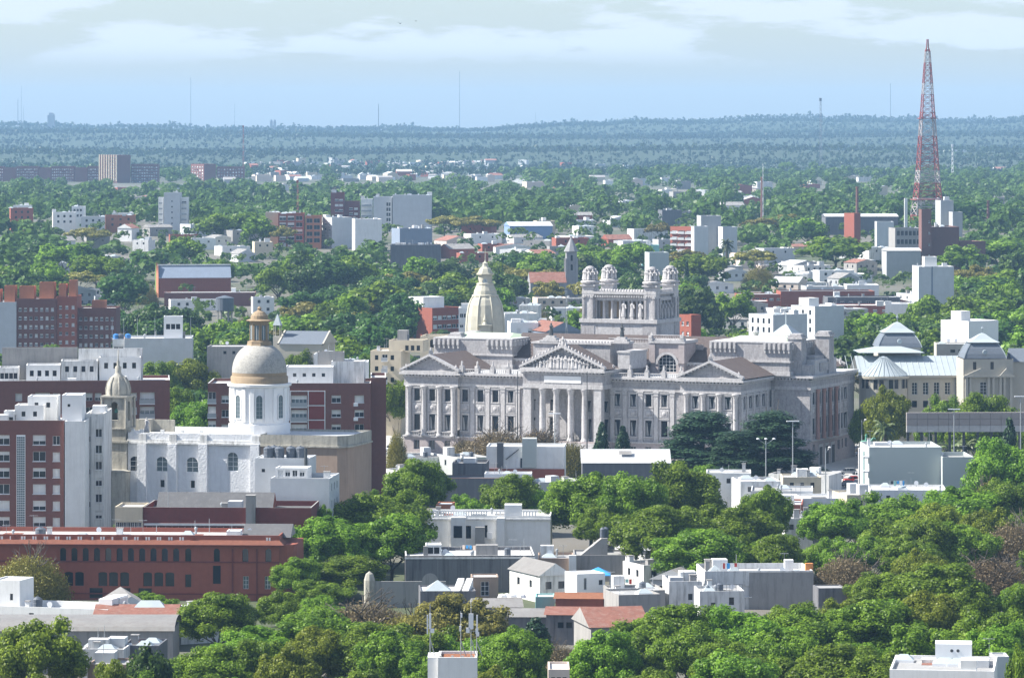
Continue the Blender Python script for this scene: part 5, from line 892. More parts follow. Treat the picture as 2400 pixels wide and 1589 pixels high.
# washing lines on the roofs
def washing(px,z,D,n,lab):
    e=empty('washing_line',(pxX(px,D),D,z),rnd.uniform(-.3,.3),lab,'washing line','washing lines on roofs'); L=n*.62+.4
    mb=MB(); [mb.tube((x,0,0),(x,0,1.9),.04,.04,5,'metal_grey') for x in(0,L)]; mb.tube((0,0,1.8),(L,0,1.8),.02,.02,3,'metal_grey'); mb.put('poles',e)
    for i in range(n): w=rnd.uniform(.35,.55); h=rnd.uniform(.5,1.1); mb=MB(); x=.3+i*.62; c=rnd.choice(['white_clean','paint_dark','tarp_blue','paint_red','pale_pink','turquoise']); mb.box(x,x+w,-.02,.02,1.78-h,1.8,c); mb.put('cloth',e)
for px,z,D,n,lab in ((1435,zat(1346,700)-2.62,701,5,'washing line of clothes beside the white cabin'),(2085,zat(1148,846)-.35,850,5,'washing line before the blank grey wall'),(1690,zat(1338,690)-.9,694,4,'washing line on the stained white house roof'),(1080,zat(1302,712)-.6,718,4,'washing line on the dark stained wall roof')): washing(px,z,D,n,lab)
# ---------------------------------------------------------------- buildings behind the palace
# yellow bell-shaped dome with clock lantern
B=Bd('clock_dome','pale yellow bell-shaped dome with clock lantern and spire behind the palace','dome tower',1084,1190,790,1125,0,12,yvis=790,short='yellow clock dome'); c=B.W/2; q=6; Z=lambda y:B.z(y,0,6)
mb=MB(); mb.smooth=False; mb.lathe([(5.4,0),(5.4,Z(786)),(5.6,Z(785)),(5.3,Z(782)),(5.3,Z(765)),(5.1,Z(740)),(4.6,Z(715)),(4.0,Z(702)),(3.4,Z(695)),(3.55,Z(694)),(3.5,Z(691)),(3.1,Z(690)),(2.95,Z(681)),(2.5,Z(673)),(2.2,Z(667)),(2.35,Z(666)),(2.3,Z(664)),(1.85,Z(663)),(1.85,Z(645))],c,q,16,'stone_yellow',math.pi/8,cap=False); mb.put('dome',B.root)
for i in range(8):
    a=math.pi/8+math.pi/4*i; pts=[(5.3,782),(5.3,765),(5.1,740),(4.62,715),(4.02,702),(3.45,694)]; mb=MB(); [mb.tube((c+ra*math.cos(a),q+ra*math.sin(a),Z(ya)),(c+rb*math.cos(a),q+rb*math.sin(a),Z(yb)),.22,.22,5,'stone_yellow') for (ra,ya),(rb,yb) in zip(pts,pts[1:])]; mb.put('dome_rib',B.root)
mb=MB(); mb.lathe([(1.85,Z(645)),(2.5,Z(644)),(2.55,Z(641)),(2.1,Z(640)),(2.0,Z(637)),(1.6,Z(630)),(.9,Z(625)),(.75,Z(620)),(.8,Z(617)),(.3,Z(614)),(.12,Z(610)),(.06,Z(582))],c,q,8,'stone_yellow',math.pi/8); mb.put('lantern_roof',B.root)
for i in range(4): a=-math.pi/2+math.pi/2*i; r=1.85*math.cos(math.pi/8); mb=MB(); mb.lathe([(.85,0),(.85,.12),(.65,.14)],0,0,16,'stone_yellow'); mb.lathe([(.62,.15),(.0,.16)],0,0,16,'zinc'); mb.box(-.04,.04,0,.5,.165,.18,'metal_dark'); mb.box(0,.35,-.04,.04,.165,.18,'metal_dark'); o=mb.put('clock_face',B.root,(c+r*math.cos(a),q+r*math.sin(a),Z(659)),0); o.rotation_euler=(R(90),0,a+math.pi/2)
part(B,'dormer',lambda m:(m.box(c-1.4,c+1.4,-.6,3,Z(790),Z(762),'stone_yellow'),m.box(c-1.8,c+1.8,-.9,3,Z(762),Z(759),'stone_yellow'),m.lathe([(.8,Z(759)),(.35,Z(752)),(.55,Z(748)),(.1,Z(735))],c,.6,8,'stone_yellow')))
# cream flats left of the palace
B=simple('cream_apartments','cream and pink low apartment house left of the palace','apartment building',868,940,822,1075,8,14,'cream',[('f',[1.6,5.6],(2.3,2.8,4),.9,1.2,'dark'),('f',[3.7],(2.5,2.8,4),1.4,1.6,'bal')],'cream apartments',875,.5,'roof_white',3); block(B,B.u(905),B.u(985),4,13,B.h-.5,B.z(797,0,4),'cream',[('f',(.45,.95,3),(2.6,3,1),.9,1.3,'dark')],par=.4,roof='roof_white',name='upper_storey'); pbox(B,'tank_room',B.u(922),B.u(945),6,9,B.z(797,0,4)-.4,B.z(774,0,6),'concrete'); tank(B,B.u(952,7),7,B.z(797,0,4)-.4,'black water tank on the cream apartments','tank_grey',.8,1.7)
B=simple('cream_mansion','cream mansion wing with a balustraded roof behind the palace left end','building',985,1085,788,1110,6,12,'cream',[('f',[1.2,3.2],(3,3,1),1.3,2.2,'dark',1)],'cream mansion',805,.8,'roof_white',2)
# red brick office
B=simple('brick_office','red brick office block with white strip windows behind the palace','office building',1013,1082,722,1500,-42,19,'brick_red',[('f',(.02,.98,6),(4.2,3.1,4),1.9,1.4,'plain')],'red brick office',800,.4,'roof_white',0,depth=.2); 
B.root.location.z-=0; part(B,'dark_slot',lambda m:m.box(-.06,0,8.6,10.0,0,B.h-.1,'metal_dark')); block(B,1,B.W-3,6,14,B.h-.4,B.h+3.6,'white',[],par=.2,roof='roof_white',name='roof_box')
for i,(x0,x1,yt,D,m,lab) in enumerate(((1075,1098,722,1300,'white','white slab with rooftop antennas between brick office and yellow dome'),(1183,1260,735,1330,'white','white flat-roofed building right of the yellow dome'),(1196,1262,756,1250,'white_clean','small white house with two windows right of the yellow dome'),(1216,1262,716,1420,'white_stained','white rooftop antenna block right of the yellow dome'),(1256,1290,756,1255,'grey_light','glass-fronted grey house behind the portico'))):
    simple('flat_building',lab,'building',x0,x1,yt,D,[0,-10,-4,5,0][i],12,m,[('f',(.1,.9,2+i%2),(3.0,3,2),1.1,1.3,'plain')],None,yt+30,.4,'roof_white',4,seed=77+i)
B=pitched('barrel_hall','hall with striped red and blue curved roof behind the portico','building',1280,1362,756,778,1240,-20,18,'blue_grey','tin_rust','y',short='striped-roof hall'); 
B=simple('maroon_building','maroon and red painted building right of the lantern','building',1620,1643,738,1250,-42,5,'brick_red',[('l',(.1,.9,2),(3.2,3,3),1.0,1.2,'plain')],'maroon building',795,.4,'roof_white',0)
# medical school with slate domes
B=Bd('medical_school','cream institute with zinc roofs, round pavilion and slate mansard domes','institute',2010,2262,880,1030,-2,26,yvis=940,short='slate-domed institute'); W=B.W; h=B.h; s=lambda px:B.u(px)
block(B,B.u(2128),B.u(2262),0,24,0,h,'stone_med',[('f',(.02,.98,5),[B.z(925)],1.3,2.9,'grid'),('f',(.02,.98,5),[B.z(955)],1.2,1.6,'dark')],tops=False,depth=.4)
part(B,'zinc_roof',lambda m:(m.poly([(s(2090)-8,-.5,h+.02),(s(2268),-.5,h+.02),(s(2268),9,B.z(834,0,9)),(s(2090)-8,9,B.z(834,0,9))],'zinc'),m.poly([(s(2090)-8,9,B.z(834,0,9)),(s(2268),9,B.z(834,0,9)),(s(2268),20,h+.5),(s(2090)-8,20,h+.5)],'zinc'),m.box(s(2128),s(2266),-.8,-.02,h-.5,h,'stone_med'))); 
part(B,'standing_seam',lambda m:[m.tube((s(1990)+i*1.45,-.5,h+.06),(s(1990)+i*1.45,9,B.z(834,0,9)+.05),.07,.07,4,'zinc') for i in range(20)])
cx,cy=s(2072),1.5; rp=5.9; mb=MB(); mb.lathe([(rp,0),(rp,B.z(888)),(rp+.5,B.z(887)),(rp+.6,B.z(882)),(rp+.1,B.z(881))],cx,cy,28,'stone_med'); mb.put('round_pavilion',B.root)
mb=MB(); mb.lathe([(rp+.3,B.z(880)),(rp*.55,B.z(858)),(.8,B.z(838)),(.15,B.z(836))],cx,cy,28,'zinc'); mb.put('conical_roof',B.root)
for i in range(14): a=-math.pi*(.06+.88*i/13); mb=MB(); mb.tube((cx+(rp+.3)*math.cos(a),cy+(rp+.3)*math.sin(a),B.z(880)+.05),(cx+.8*math.cos(a),cy+.8*math.sin(a),B.z(838)+.1),.07,.05,4,'zinc'); mb.put('roof_seam',B.root)
for i in range(4):
    for d in(-.12,.12): a=-math.pi*(.2+.2*i)+d; mb=MB(); mb.box(-.55,.55,-.05,.08,0,2.2,'glass'); mb.box(-.68,-.55,-.1,.08,-.1,2.3,'stone_med'); mb.box(.55,.68,-.1,.08,-.1,2.3,'stone_med'); mb.put('pavilion_window',B.root,(cx+rp*math.cos(a),cy+rp*math.sin(a),B.z(909)),a+math.pi/2)
def mansard(B,name,cx,cy,r,y0,y1,y2,y3,ytip,m='slate'):
    Z=lambda y:B.z(y,cx,cy); mb=MB(); k=1.414; mb.lathe([(r*k,Z(y0)),(r*k*.99,Z(y0)+.2),(r*k*.93,Z(y0+(y1-y0)*.3)),(r*k*.80,Z(y0+(y1-y0)*.65)),(r*k*.62,Z(y1))],cx,cy,4,m,math.pi/4); mb.put(name,B.root)
    mb=MB(); mb.lathe([(r*k*.60,Z(y1)),(r*k*.60,Z(y2)),(r*k*.74,Z(y2)-.0),(r*k*.45,Z((y2+y3)/2+2)),(r*.2,Z(y3)),(.12,Z(y3)+.3),(.1,Z((y3+ytip)/2)),(.4,Z((y3+ytip)/2)+.4),(.06,Z(ytip))],cx,cy,4,'zinc',math.pi/4); mb.put('dome_cap',B.root)
    for sg in(-1,1):
        for t in(-1,1): mb=MB(); pts=[(1,y0),(.93,y0+(y1-y0)*.3),(.80,y0+(y1-y0)*.65),(.62,y1)]; [mb.tube((cx+sg*r*a,cy+t*r*a,Z(ya)),(cx+sg*r*b,cy+t*r*b,Z(yb)),.14,.14,4,'zinc') for (a,ya),(b,yb) in zip(pts,pts[1:])]; mb.put('hip_flashing',B.root)
    mb=MB(); mb.lathe([(.6,0),(.6,.5),(.45,.55)],0,0,10,'zinc'); o=mb.put('round_dormer',B.root,(cx-.1,cy-r*.98,Z(y0+(y1-y0)*.42))); o.rotation_euler=(R(90),0,0)
mansard(B,'mansard_dome',s(2120)+1,22,5.4,812,778,778,757,738)
part(B,'dome_base',lambda m:m.box(s(2120)+1-5.2,s(2120)+6.2,16.8,27.2,0,B.z(812,0,22)-.01,'stone_med')); part(B,'hall_roof',lambda m:m.gable(s(2020),s(2175),6,19,B.z(826,0,8),B.z(812,0,12),'zinc','x',hip=5))
# right pavilion of the institute
B2=Bd('institute_pavilion','cream pedimented pavilion with a slate mansard dome, right of the round pavilion','institute',2258,2375,842,1018,-2,12,yvis=935,short='pedimented pavilion'); W=B2.W; 
block(B2,0,W,0,12,0,B2.h,'stone_med',[('f',(.05,.75,2),[B2.z(866)],.8,1.8,'dark'),('f',(.2,.6,1),[B2.z(925)],1.6,3.0,'grid')],tops=False); mansard(B2,'mansard_dome',W*.45,6,5.1,838,802,801,783,765)
for u0,u1 in((.02,.66),(.72,.99)): part(B2,'pediment',lambda m:(m.poly([(W*u0,-.8,B2.z(880)),(W*u1,-.8,B2.z(880)),(W*(u0+u1)/2,-.8,B2.z(863))],'stone_med'),m.poly([(W*u0,-.8,B2.z(880)),(W*(u0+u1)/2,-.8,B2.z(863)),(W*(u0+u1)/2,-.01,B2.z(863)),(W*u0,-.01,B2.z(880))],'stone_med'),m.poly([(W*u1,-.8,B2.z(880)),(W*(u0+u1)/2,-.8,B2.z(863)),(W*(u0+u1)/2,-.01,B2.z(863)),(W*u1,-.01,B2.z(880))],'stone_med'),m.box(W*u0-.3,W*u1+.3,-1.0,-.01,B2.z(884),B2.z(880),'stone_med')))
for u in(.06,.14,.5,.6,.74,.82,.95): pbox(B2,'pilaster',W*u-.3,W*u+.3,-.6,-.01,0,B2.z(884),'stone_med')
pbox(B2,'side_wing',W+.02,W+8,3,12,0,B2.z(850),'stone_med'); part(B2,'slate_roof',lambda m:m.gable(W,W+9,2.6,12.4,B2.z(850)+.01,B2.z(820),'slate','x'))
simple('institute_annex','pale low annex behind the slate domes with strip windows','building',2195,2290,806,1060,2,10,'stone_med',[('f',(.3,.9,3),(2.2,3,1),1.2,.8,'dark')],None,825,.3,'roof_white',3)
B=simple('white_cube','blank white cube building behind the institute','building',2270,2340,753,1180,-38,11,'white_clean',[],'white cube',790,.3,'roof_white',0,x2=None); block(B,1,4.5,4,8,B.h-.3,B.h+2.6,'white',[],par=.15,roof='roof_white',name='roof_box')
# white office pair right of the lantern
B=simple('white_office','white office block with black window slots on its bright side, right of the lantern','office building',1812,1892,738,1300,-35,12,'grey_light',[('l',(.05,.95,4),(2.8,2.7,4),1.0,1.6,'dark')],'slot-window office',800,.3,'roof_white',5,x2=None)
B=simple('white_office','taller pale office tower beside the slot-window office','office building',1910,1978,718,1340,-35,12,'grey_light',[('l',(.05,.95,3),(2.8,2.7,3),1.0,1.5,'dark')],'pale office tower',765,.3,'roof_white',2); block(B,0,4,3,8,B.h-.3,B.h+2.5,'white',[],par=.1,name='roof_box',roof='roof_white')
# light grey blank tower
B=simple('blank_tower','light grey blank-walled tower with a dark pipe, right of centre distance','building',2153,2236,625,1560,-3,16,'grey_light',[],'blank grey tower',710,.3,'roof_white',3); part(B,'pipe',lambda m:m.box(B.W*.36,B.W*.40,-.12,-.01,0,B.h,'blue_grey')); block(B,B.W*.2,B.W*.55,3,9,B.h-.3,B.z(602,0,3),'white',[],par=.2,roof='roof_white',name='roof_box')
# brown brick factory block and tower
B=simple('brick_factory','large brown brick factory block below the lattice tower','factory',2183,2248,532,1900,-4,26,'brick_brown',[],'brown brick factory',615,.5,'roof_grey',2); B=simple('brick_factory_tower','slim brown brick stair tower at the factory corner','tower',2160,2183,491,1890,-4,8,'brick_brown',[('f',(.6,.95,1),(6,5,6),.7,.9,'plain')],'brick stair tower',618,.4,'roof_grey',0)
simple('brick_annex','white-sided brown brick building right of the brick factory','factory',2250,2310,566,1920,-20,14,'brick_brown',[],None,600,.4,'roof_grey',0)
B=simple('old_brewery','grey crenellated old factory house left of the brick stair tower','factory',2098,2160,535,2000,-6,16,'concrete',[('f',(.05,.95,6),(3.5,4,3),1.4,2.2,'dark')],'old grey factory',590,.4,'roof_grey',3); B=pitched('grey_hall','long grey hall with a pale roof left of the factory','factory',2078,2158,582,588,Dh(2118,588,13),-4,14,'grey_wall','roof_membrane','x',short='grey hall',yvis=640); simple('white_stack','white square chimney stack beside the old factory','chimney',2120,2127,465,2150,0,2,'white',(),None,520,.2); simple('grey_silo_block','grey silo block behind the lattice tower','factory',2205,2235,470,2200,-6,14,'grey_wall',(),None,530,.3,'roof_grey',2); simple('grey_silo_block','lower grey block right of the silo block','factory',2233,2256,497,2190,-6,14,'grey_wall',(),None,530,.3)
B=simple('boiler_house','orange brick boiler house with flat top, left of the old grey factory','factory',2002,2017,500,2150,-35,8,'brick_red',(),'orange boiler house',545,.3); B=pitched('long_dark_shed','long dark shed with pale roof edge behind the boiler house','factory',1935,2105,502,508,2300,-2,20,'grey_dark','roof_membrane','x',yvis=525); simple('grey_ramp_building','pale grey sloping-front factory hall left of the old grey factory','factory',2055,2095,520,2080,0,12,'grey_light',(),None,555,.3)
for i,(px,y0,y1,D,lab) in enumerate(((1786,415,512,2500,'tall pale factory chimney standing among trees, right of centre'),(2009,438,500,2250,'shorter factory chimney above the orange boiler house'),(2316,470,500,2300,'short pink chimney stump near the right edge'))):
    z=terr(pxX(px,D),D); mb=MB(); hh=zat(y0,D)-z; mb.lathe([(.95,0),(.7,hh-1),(.85,hh-.8),(.8,hh)],0,0,12,'brick_brown'); o=mb.put('factory_chimney',None,(pxX(px,D),D,z)); tag(o,lab,'chimney'); HERO.append((px-8,px+8,y0,y1-10,D,3,'factory chimney'))
# grey block and neighbours, left of centre
B=simple('grey_slab_block','big blank grey apartment slab left of centre distance','apartment building',920,1011,458,2350,0,20,'grey_light',[],'grey slab block',535,.5,'roof_grey',6); B2=simple('grey_slab_wing','grey slab wing with a dark vertical window strip left of the big slab','apartment building',875,918,462,2352,0,20,'grey_light',[('f',(.70,.95,2),(5,2.8,8),1.0,1.9,'dark')],'grey strip-window wing',540,.5,'roof_grey',2); simple('white_balcony_block','white balcony block behind the grey slab wing','apartment building',846,872,467,2400,0,14,'white',[('f',(.05,.95,3),(4,3,5),1.8,1.5,'bal')],None,510,.4,'roof_white',1)
simple('blue_grey_block','blue-grey blank block with white roof boxes below the grey slab','building',937,1013,536,2050,-18,14,'blue_grey',[],'blue-grey block',575,.4,'roof_grey',6,seed=5); simple('dark_factory','long dark grey plant building with rooftop boxes, below the blue-grey block','factory',915,1032,574,1880,0,16,'grey_dark',[],'dark plant building',600,.4,'roof_grey',9); simple('white_stepped_block','white stepped apartment block left of the grey slab','apartment building',778,826,510,2150,-30,14,'grey_light',[('l',(.05,.95,3),(4,2.9,6),2.2,1.4,'bal')],'white stepped block',572,.4,'roof_white',3); simple('white_stepped_block','lower white tiled block between stepped block and grey slab','apartment building',832,895,514,2120,-8,14,'white',[],None,560,.4,'roof_white',3)
simple('maroon_tower','maroon apartment tower with white band windows behind the stepped block','apartment building',775,806,452,2500,0,14,'brick_maroon',[('f',(.3,.95,2),(5,3,4),2.2,1.3,'plain')],'maroon tower',495,.4,'roof_grey',1); simple('maroon_tower','lower maroon wing right of the maroon tower','apartment building',806,842,472,2505,0,14,'brick_maroon',[('f',(.3,.95,2),(5,3,4),2.2,1.3,'plain')],None,505,.4); 
B=simple('concrete_frame_block','half-built brick block with a pale concrete frame grid','apartment building',652,712,500,2150,0,14,'brick_red',[('f',(.02,.98,3),(3.6,3.3,5),3.3,2.2,'plain')],'concrete frame block',560,.4,'roof_white',4); simple('concrete_frame_block','right half of the brick blocks with pale frame grid','apartment building',716,752,506,2145,0,14,'brick_orange',[('f',(.02,.98,2),(3.6,3.3,4),3.0,2.2,'grey')],None,560,.4,'roof_grey',2); simple('cream_frame_block','cream slab left of the concrete frame block','apartment building',622,653,498,2160,0,12,'cream',[],None,520,.4,'roof_white',2)
simple('grey_tower','slim pale grey apartment tower with white balcony wings, left distance','apartment building',384,422,452,2300,0,14,'grey_light',[('f',(.3,.7,1),(5,3,6),.7,.8,'dark')],'slim grey tower',530,.4,'roof_grey',2); simple('grey_tower_wing','white balcony wing left of the slim grey tower','apartment building',371,383,463,2302,0,10,'white',[('f',(.1,.9,1),(3.5,3,6),1.8,1.4,'bal')],None,515,.3); simple('grey_tower_wing','white balcony wing right of the slim grey tower','apartment building',423,440,463,2302,0,10,'white',[('f',(.1,.9,1),(3.5,3,6),2.4,1.4,'bal')],None,515,.3)
# brown housing estate far left
B=simple('estate_tower','brown estate tower with bright white ribs on its left face, far left','apartment building',274,306,364,4300,-40,30,'brick_dark',[('l',(.03,.97,7),(4,3,11),1.8,1.9,'plain')],'ribbed estate tower',424,.5,'roof_white',0,depth=.5); part(B,'white_rib',lambda m:[m.box(-1.0,-.02,30*i/7-.4,30*i/7+.4,2,B.h+.5,'cream') for i in range(8)])
simple('estate_slab','brown estate slab with a grid of white windows right of the ribbed tower','apartment building',307,371,385,4320,0,16,'brick_dark',[('f',(.02,.98,11),(4,2.9,9),1.6,1.3,'plain')],'estate window slab',420,.5,'roof_white',0)
for i,(x0,x1,b) in enumerate(((205,246,1),(175,204,0),(120,174,1),(90,119,0),(38,89,1),(8,37,0),(-20,8,1))): simple('estate_slab','brown estate block with %s, %s of the long row at far left'%('rows of small white windows' if b else 'blank brown end wall',('first','second','third','fourth','fifth','sixth','last')[i]+' from the ribbed tower'),'apartment building',x0,x1,390 if b else 393,4380+i*8,0,16,'brick_dark',[('f',(.02,.98,int((x1-x0)/4.6)),(4,2.9,8),1.3,1.3,'plain')] if b else [],None,412,.5,'roof_membrane',0,group='estate blocks at far left')
simple('estate_block','red-brown flats with pale ribs right of the estate','apartment building',478,506,385,4200,-40,22,'brick_dark',[('l',(.03,.97,5),(4,3,5),2.0,1.8,'plain')],None,410,.4,'roof_white',0); simple('estate_block','low white and brown flats right of the pale-ribbed flats','apartment building',508,572,391,4300,0,14,'brick_dark',[('f',(.02,.98,9),(3.6,3,4),1.6,1.3,'plain')],None,410,.4,'roof_membrane',0)
for i,(x0,x1,yt,D,m) in enumerate(((124,178,498,2350,'white'),(168,196,484,2380,'white_clean'),(190,246,508,2330,'grey_light'),(25,78,488,2350,'brick_red'),(30,70,482,2400,'white'),(247,318,505,2340,'brick_orange'),(262,310,500,2380,'white'))): simple('hill_house',('white stepped house on the hill at left','tall white house end on the hill at left','grey-white house wing on the hill at left','red house with white roof boxes at far left','white roof house above the red one at far left','orange brick house right of the white hill houses','white house behind the orange brick one at left')[i],'house',x0,x1,yt,D,[-8,0,-5,-10,0,-6,0][i],12,m,[('f',(.1,.9,3),(2.8,3,2),1.2,1.3,'dark')],None,yt+18,.4,'roof_white',3)
# old brick hall with saw-tooth gables
B=Bd('brick_hall','old red brick hall with pointed gables and a glazed roof, left distance','factory',373,541,660,1750,-8,24,yvis=680,short='gabled brick hall'); W=B.W; block(B,0,W,0,24,0,B.z(652),'brick_red',tops=False); part(B,'glazed_roof',lambda m:(m.poly([(-.2,-.2,B.z(652)+.02),(W+.2,-.2,B.z(652)+.02),(W+.2,5,B.z(624)),(-.2,5,B.z(624))],'blue_grey'),m.poly([(-.2,5,B.z(624)),(W+.2,5,B.z(624)),(W+.2,24,B.z(640)),(-.2,24,B.z(640))],'roof_dark'))); part(B,'roof_ridge',lambda m:m.box(-.3,W+.3,4.6,5.6,B.z(624),B.z(621),'white'))
part(B,'gable',lambda m:[m.prism([(0,0),(0,0)],0,0,'brick_orange') and None]+[m.poly([(-.3,24*i/3,0),(-.3,24*(i+1)/3,0),(-.3,24*(i+1)/3,B.z(645)),(-.3,24*(i+.5)/3,B.z(616)),(-.3,24*i/3,B.z(645))],'brick_orange' if i<2 else 'ivy') for i in range(3)]); simple('low_shed','long low shed with pale roof before the gabled brick hall','shed',385,600,686,1695,-4,14,'brick_dark',(),None,700,.3,'roof_membrane',4)
# iron water tank on legs
D=1480; px=527; z=terr(pxX(px,D),D); e=empty('water_tower',(pxX(px,D),D,z),0,'dark round iron water tower on legs among trees at left','water tower'); zt=zat(698,D)-z; zb=zat(729,D)-z; mb=MB(); mb.lathe([(2.9,zb),(3.1,zb+.2),(3.1,zt-.3),(3.2,zt),(.3,zt+.8)],0,0,18,'tank_grey'); mb.put('tank',e)
for i in range(6): a=6.283*i/6; mb=MB(); mb.tube((2.5*math.cos(a),2.5*math.sin(a),0),(2.4*math.cos(a),2.4*math.sin(a),zb),.22,.22,6,'concrete'); mb.put('leg',e)
HERO.append((500,555,690,745,D,8,'water tower'))
# orange brick flats at left
for i,(x0,x1,yt,dd,m,lab) in enumerate(((38,132,700,0,'brick_dark','middle section of the red brick flats with small paired windows, left edge'),(133,180,695,1,'brick_red','stepped section of the red brick flats, left edge'),(180,272,722,4,'brick_dark','lower right section of the red brick flats, left edge'),(-30,38,708,-1,'grey_light','blank grey gable section of the red brick flats, left edge'))):
    B=simple('brick_flats',lab,'apartment building',x0,x1,yt,1350+dd,0,15,m,[('f',(.03,.97,int((x1-x0)/13)),(4.0,2.75,8),.9,1.1,'plain')] if i!=3 else [],'red brick flats',812,.5,'roof_white',0,group='red brick flats at left')
    if i in(0,1,3):
        for k in range(2): block(B,B.W*(.05+.5*k),B.W*(.42+.5*k),3,9,B.h-.5,B.h+3.8+k*1.2,'brick_orange',[],par=.3,name='roof_house',roof='roof_grey')
    else: block(B,B.W*.35,B.W*.7,4,9,B.h-.5,B.h+2.2,'brick_orange',[],par=.3,name='roof_house')
simple('white_estate_annex','low white roof row behind the red brick flats','building',150,235,746,1380,0,6,'white',(),None,760,.3,'roof_white',3)
# blue-white blank block with antennas
B=simple('blank_white_block','blank bluish-white block with blue roof tanks and antennas, left','building',292,450,793,1130,-3,16,'grey_light',[],'blank white block',850,.5,'roof_white',4); B.root['label']='blank bluish-white block with roof tanks and thin antennas at left'; block(B,B.u(383),B.u(427),3,8,B.h-.5,B.z(742,0,3),'white_clean',[('f',(.1,.9,3),(3.4,3,2),1.1,1.4,'dark')],par=.2,roof='roof_white',name='control_room'); block(B,-3.2,-.02,1,15,0,B.z(795),'white',[('f',(.05,.95,1),(3,3,3),2.6,1.4,'plain')],par=.3,name='side_wing',roof='tile_orange')
for i,px in enumerate((272,283,300)): tank(B,B.u(px,2),2,B.h-.5 if px>294 else B.z(795)-.3,('left blue','middle white','right blue')[i]+' water tank on the blank bluish-white block','tank_blue' if i!=1 else 'tank_grey',.8,1.6)
for px in (263,290,322,363,394,447): part(B,'antenna_rod',lambda m:m.tube((B.u(px,4),4,B.h-.6),(B.u(px,4),4,B.h+5.2),.06,.04,4,'metal_white'))
# gabled hall with little steeple
B=pitched('gabled_chapel','pale gabled chapel with a dark slate roof behind the dome','chapel',655,755,778,806,1130,12,14,'stone_med','slate','x',short='gabled chapel',yvis=820); part(B,'steeple',lambda m:(m.box(-2.6,-.6,3,5,0,B.z(790),'stone_med'),[m.tube((-2.6+dx,3+dy,B.z(790)),(-2.6+dx,3+dy,B.z(764)),.12,.12,4,'stone_med') for dx in(.2,1.8) for dy in(.2,1.8)],m.lathe([(1.5,B.z(764)),(.1,B.z(738))],-1.6,4,4,'zinc',.78))); part(B,'gable_coping',lambda m:(m.tube((-.3,-.3,B.h),(-.3,7,B.h+zat(778,1130)-zat(806,1130)),.3,.3,4,'stone_med'),m.tube((B.W+.3,-.3,B.h),(B.W+.3,7,B.h+zat(778,1130)-zat(806,1130)),.3,.3,4,'stone_med')))
simple('low_white_roof','long low white-roofed building left of the dome','building',485,590,812,1120,2,10,'concrete',[('f',(.3,.9,3),(2,3,1),.8,.8,'dark')],None,830,.3,'roof_white',1); simple('low_white_house','low white roofs between the dome and the cream apartments','house',735,800,830,1010,2,8,'white_stained',[('f',(.1,.9,2),(2,3,1),.8,.8,'dark')],None,845,.4,'roof_white',3); simple('low_white_house','second white roofed house left of the cream apartments','house',795,862,848,985,0,8,'white',[],None,865,.4,'roof_white',3)
# stone church spire with striped red roof
D=1700; B=Bd('stone_spire_church','grey stone church steeple with pointed spire behind the palace','church',1328,1352,610,D,-6,4.2,yvis=640,short='stone steeple'); W=B.W; block(B,0,W,0,W,0,B.z(590),'spire_grey',[('f',(.2,.8,1),[B.z(612),B.z(634)],.9,2.4,'dark',1)],tops=False); mb=MB(); mb.lathe([(W*.74,B.z(590)),(W*.70,B.z(588)),(.1,B.z(556))],W/2,W/2,8,'spire_grey',.39); mb.put('spire',B.root)
for sx in(0,1):
    for sy in (0,1): part(B,'buttress',lambda m:m.box(sx*W-.45,sx*W+.45,sy*W-.45,sy*W+.45,0,B.z(606),'spire_grey'))
part(B,'nave_roof',lambda m:m.gable(-15,-.3,-3,7,B.z(662),B.z(638),'tin_rust','x',wall='spire_grey')); part(B,'nave_wall',lambda m:m.box(-14.8,-.31,-2.8,6.8,0,B.z(662)-.02,'spire_grey'))
# blue hall, red/white flats and grey cubes
B=pitched('blue_hall','hall with a bright blue painted wall and pale roof, middle distance','hall',1195,1295,521,530,Dh(1240,530,7),-8,22,'blue_paint','roof_membrane','x',short='blue hall',yvis=550); simple('red_white_flats','flats with red and white balcony bands, right of centre','apartment building',1625,1641,532,2050,-50,14,'brick_red',[('l',(.02,.98,3),(3.2,2.9,5),3.6,1.3,'bal')],'red and white flats',585,.4,'roof_white',2); simple('grey_cube_block','tall dark-and-grey blank block beside the red and white flats','building',1643,1690,506,2080,-6,14,'grey_wall',[],'grey blank cubes',590,.4,'roof_grey',1); simple('grey_cube_block','smaller pale blank cube right of the grey block','building',1694,1728,532,2070,-10,14,'grey_light',[],None,580,.4,'roof_grey',0); simple('grey_cube_block','low grey front cube attached to the grey block','building',1627,1660,531,2040,-6,10,'grey_light',[],None,585,.4,'roof_grey',0)
simple('dark_roof_building','dark building with rooftop machinery right of the stone steeple','building',1552,1598,493,2450,-8,14,'grey_dark',[],None,520,.4,'roof_dark',6); simple('turret_house','pale green house with a round turret, right of the steeple','house',1505,1545,575,1950,0,10,'turquoise',[],None,600,.4,'roof_white',2); B=simple('grey_gable','plain grey house end right of the turret house','house',1522,1568,592,1850,-8,12,'grey_green',[],None,630,.3)
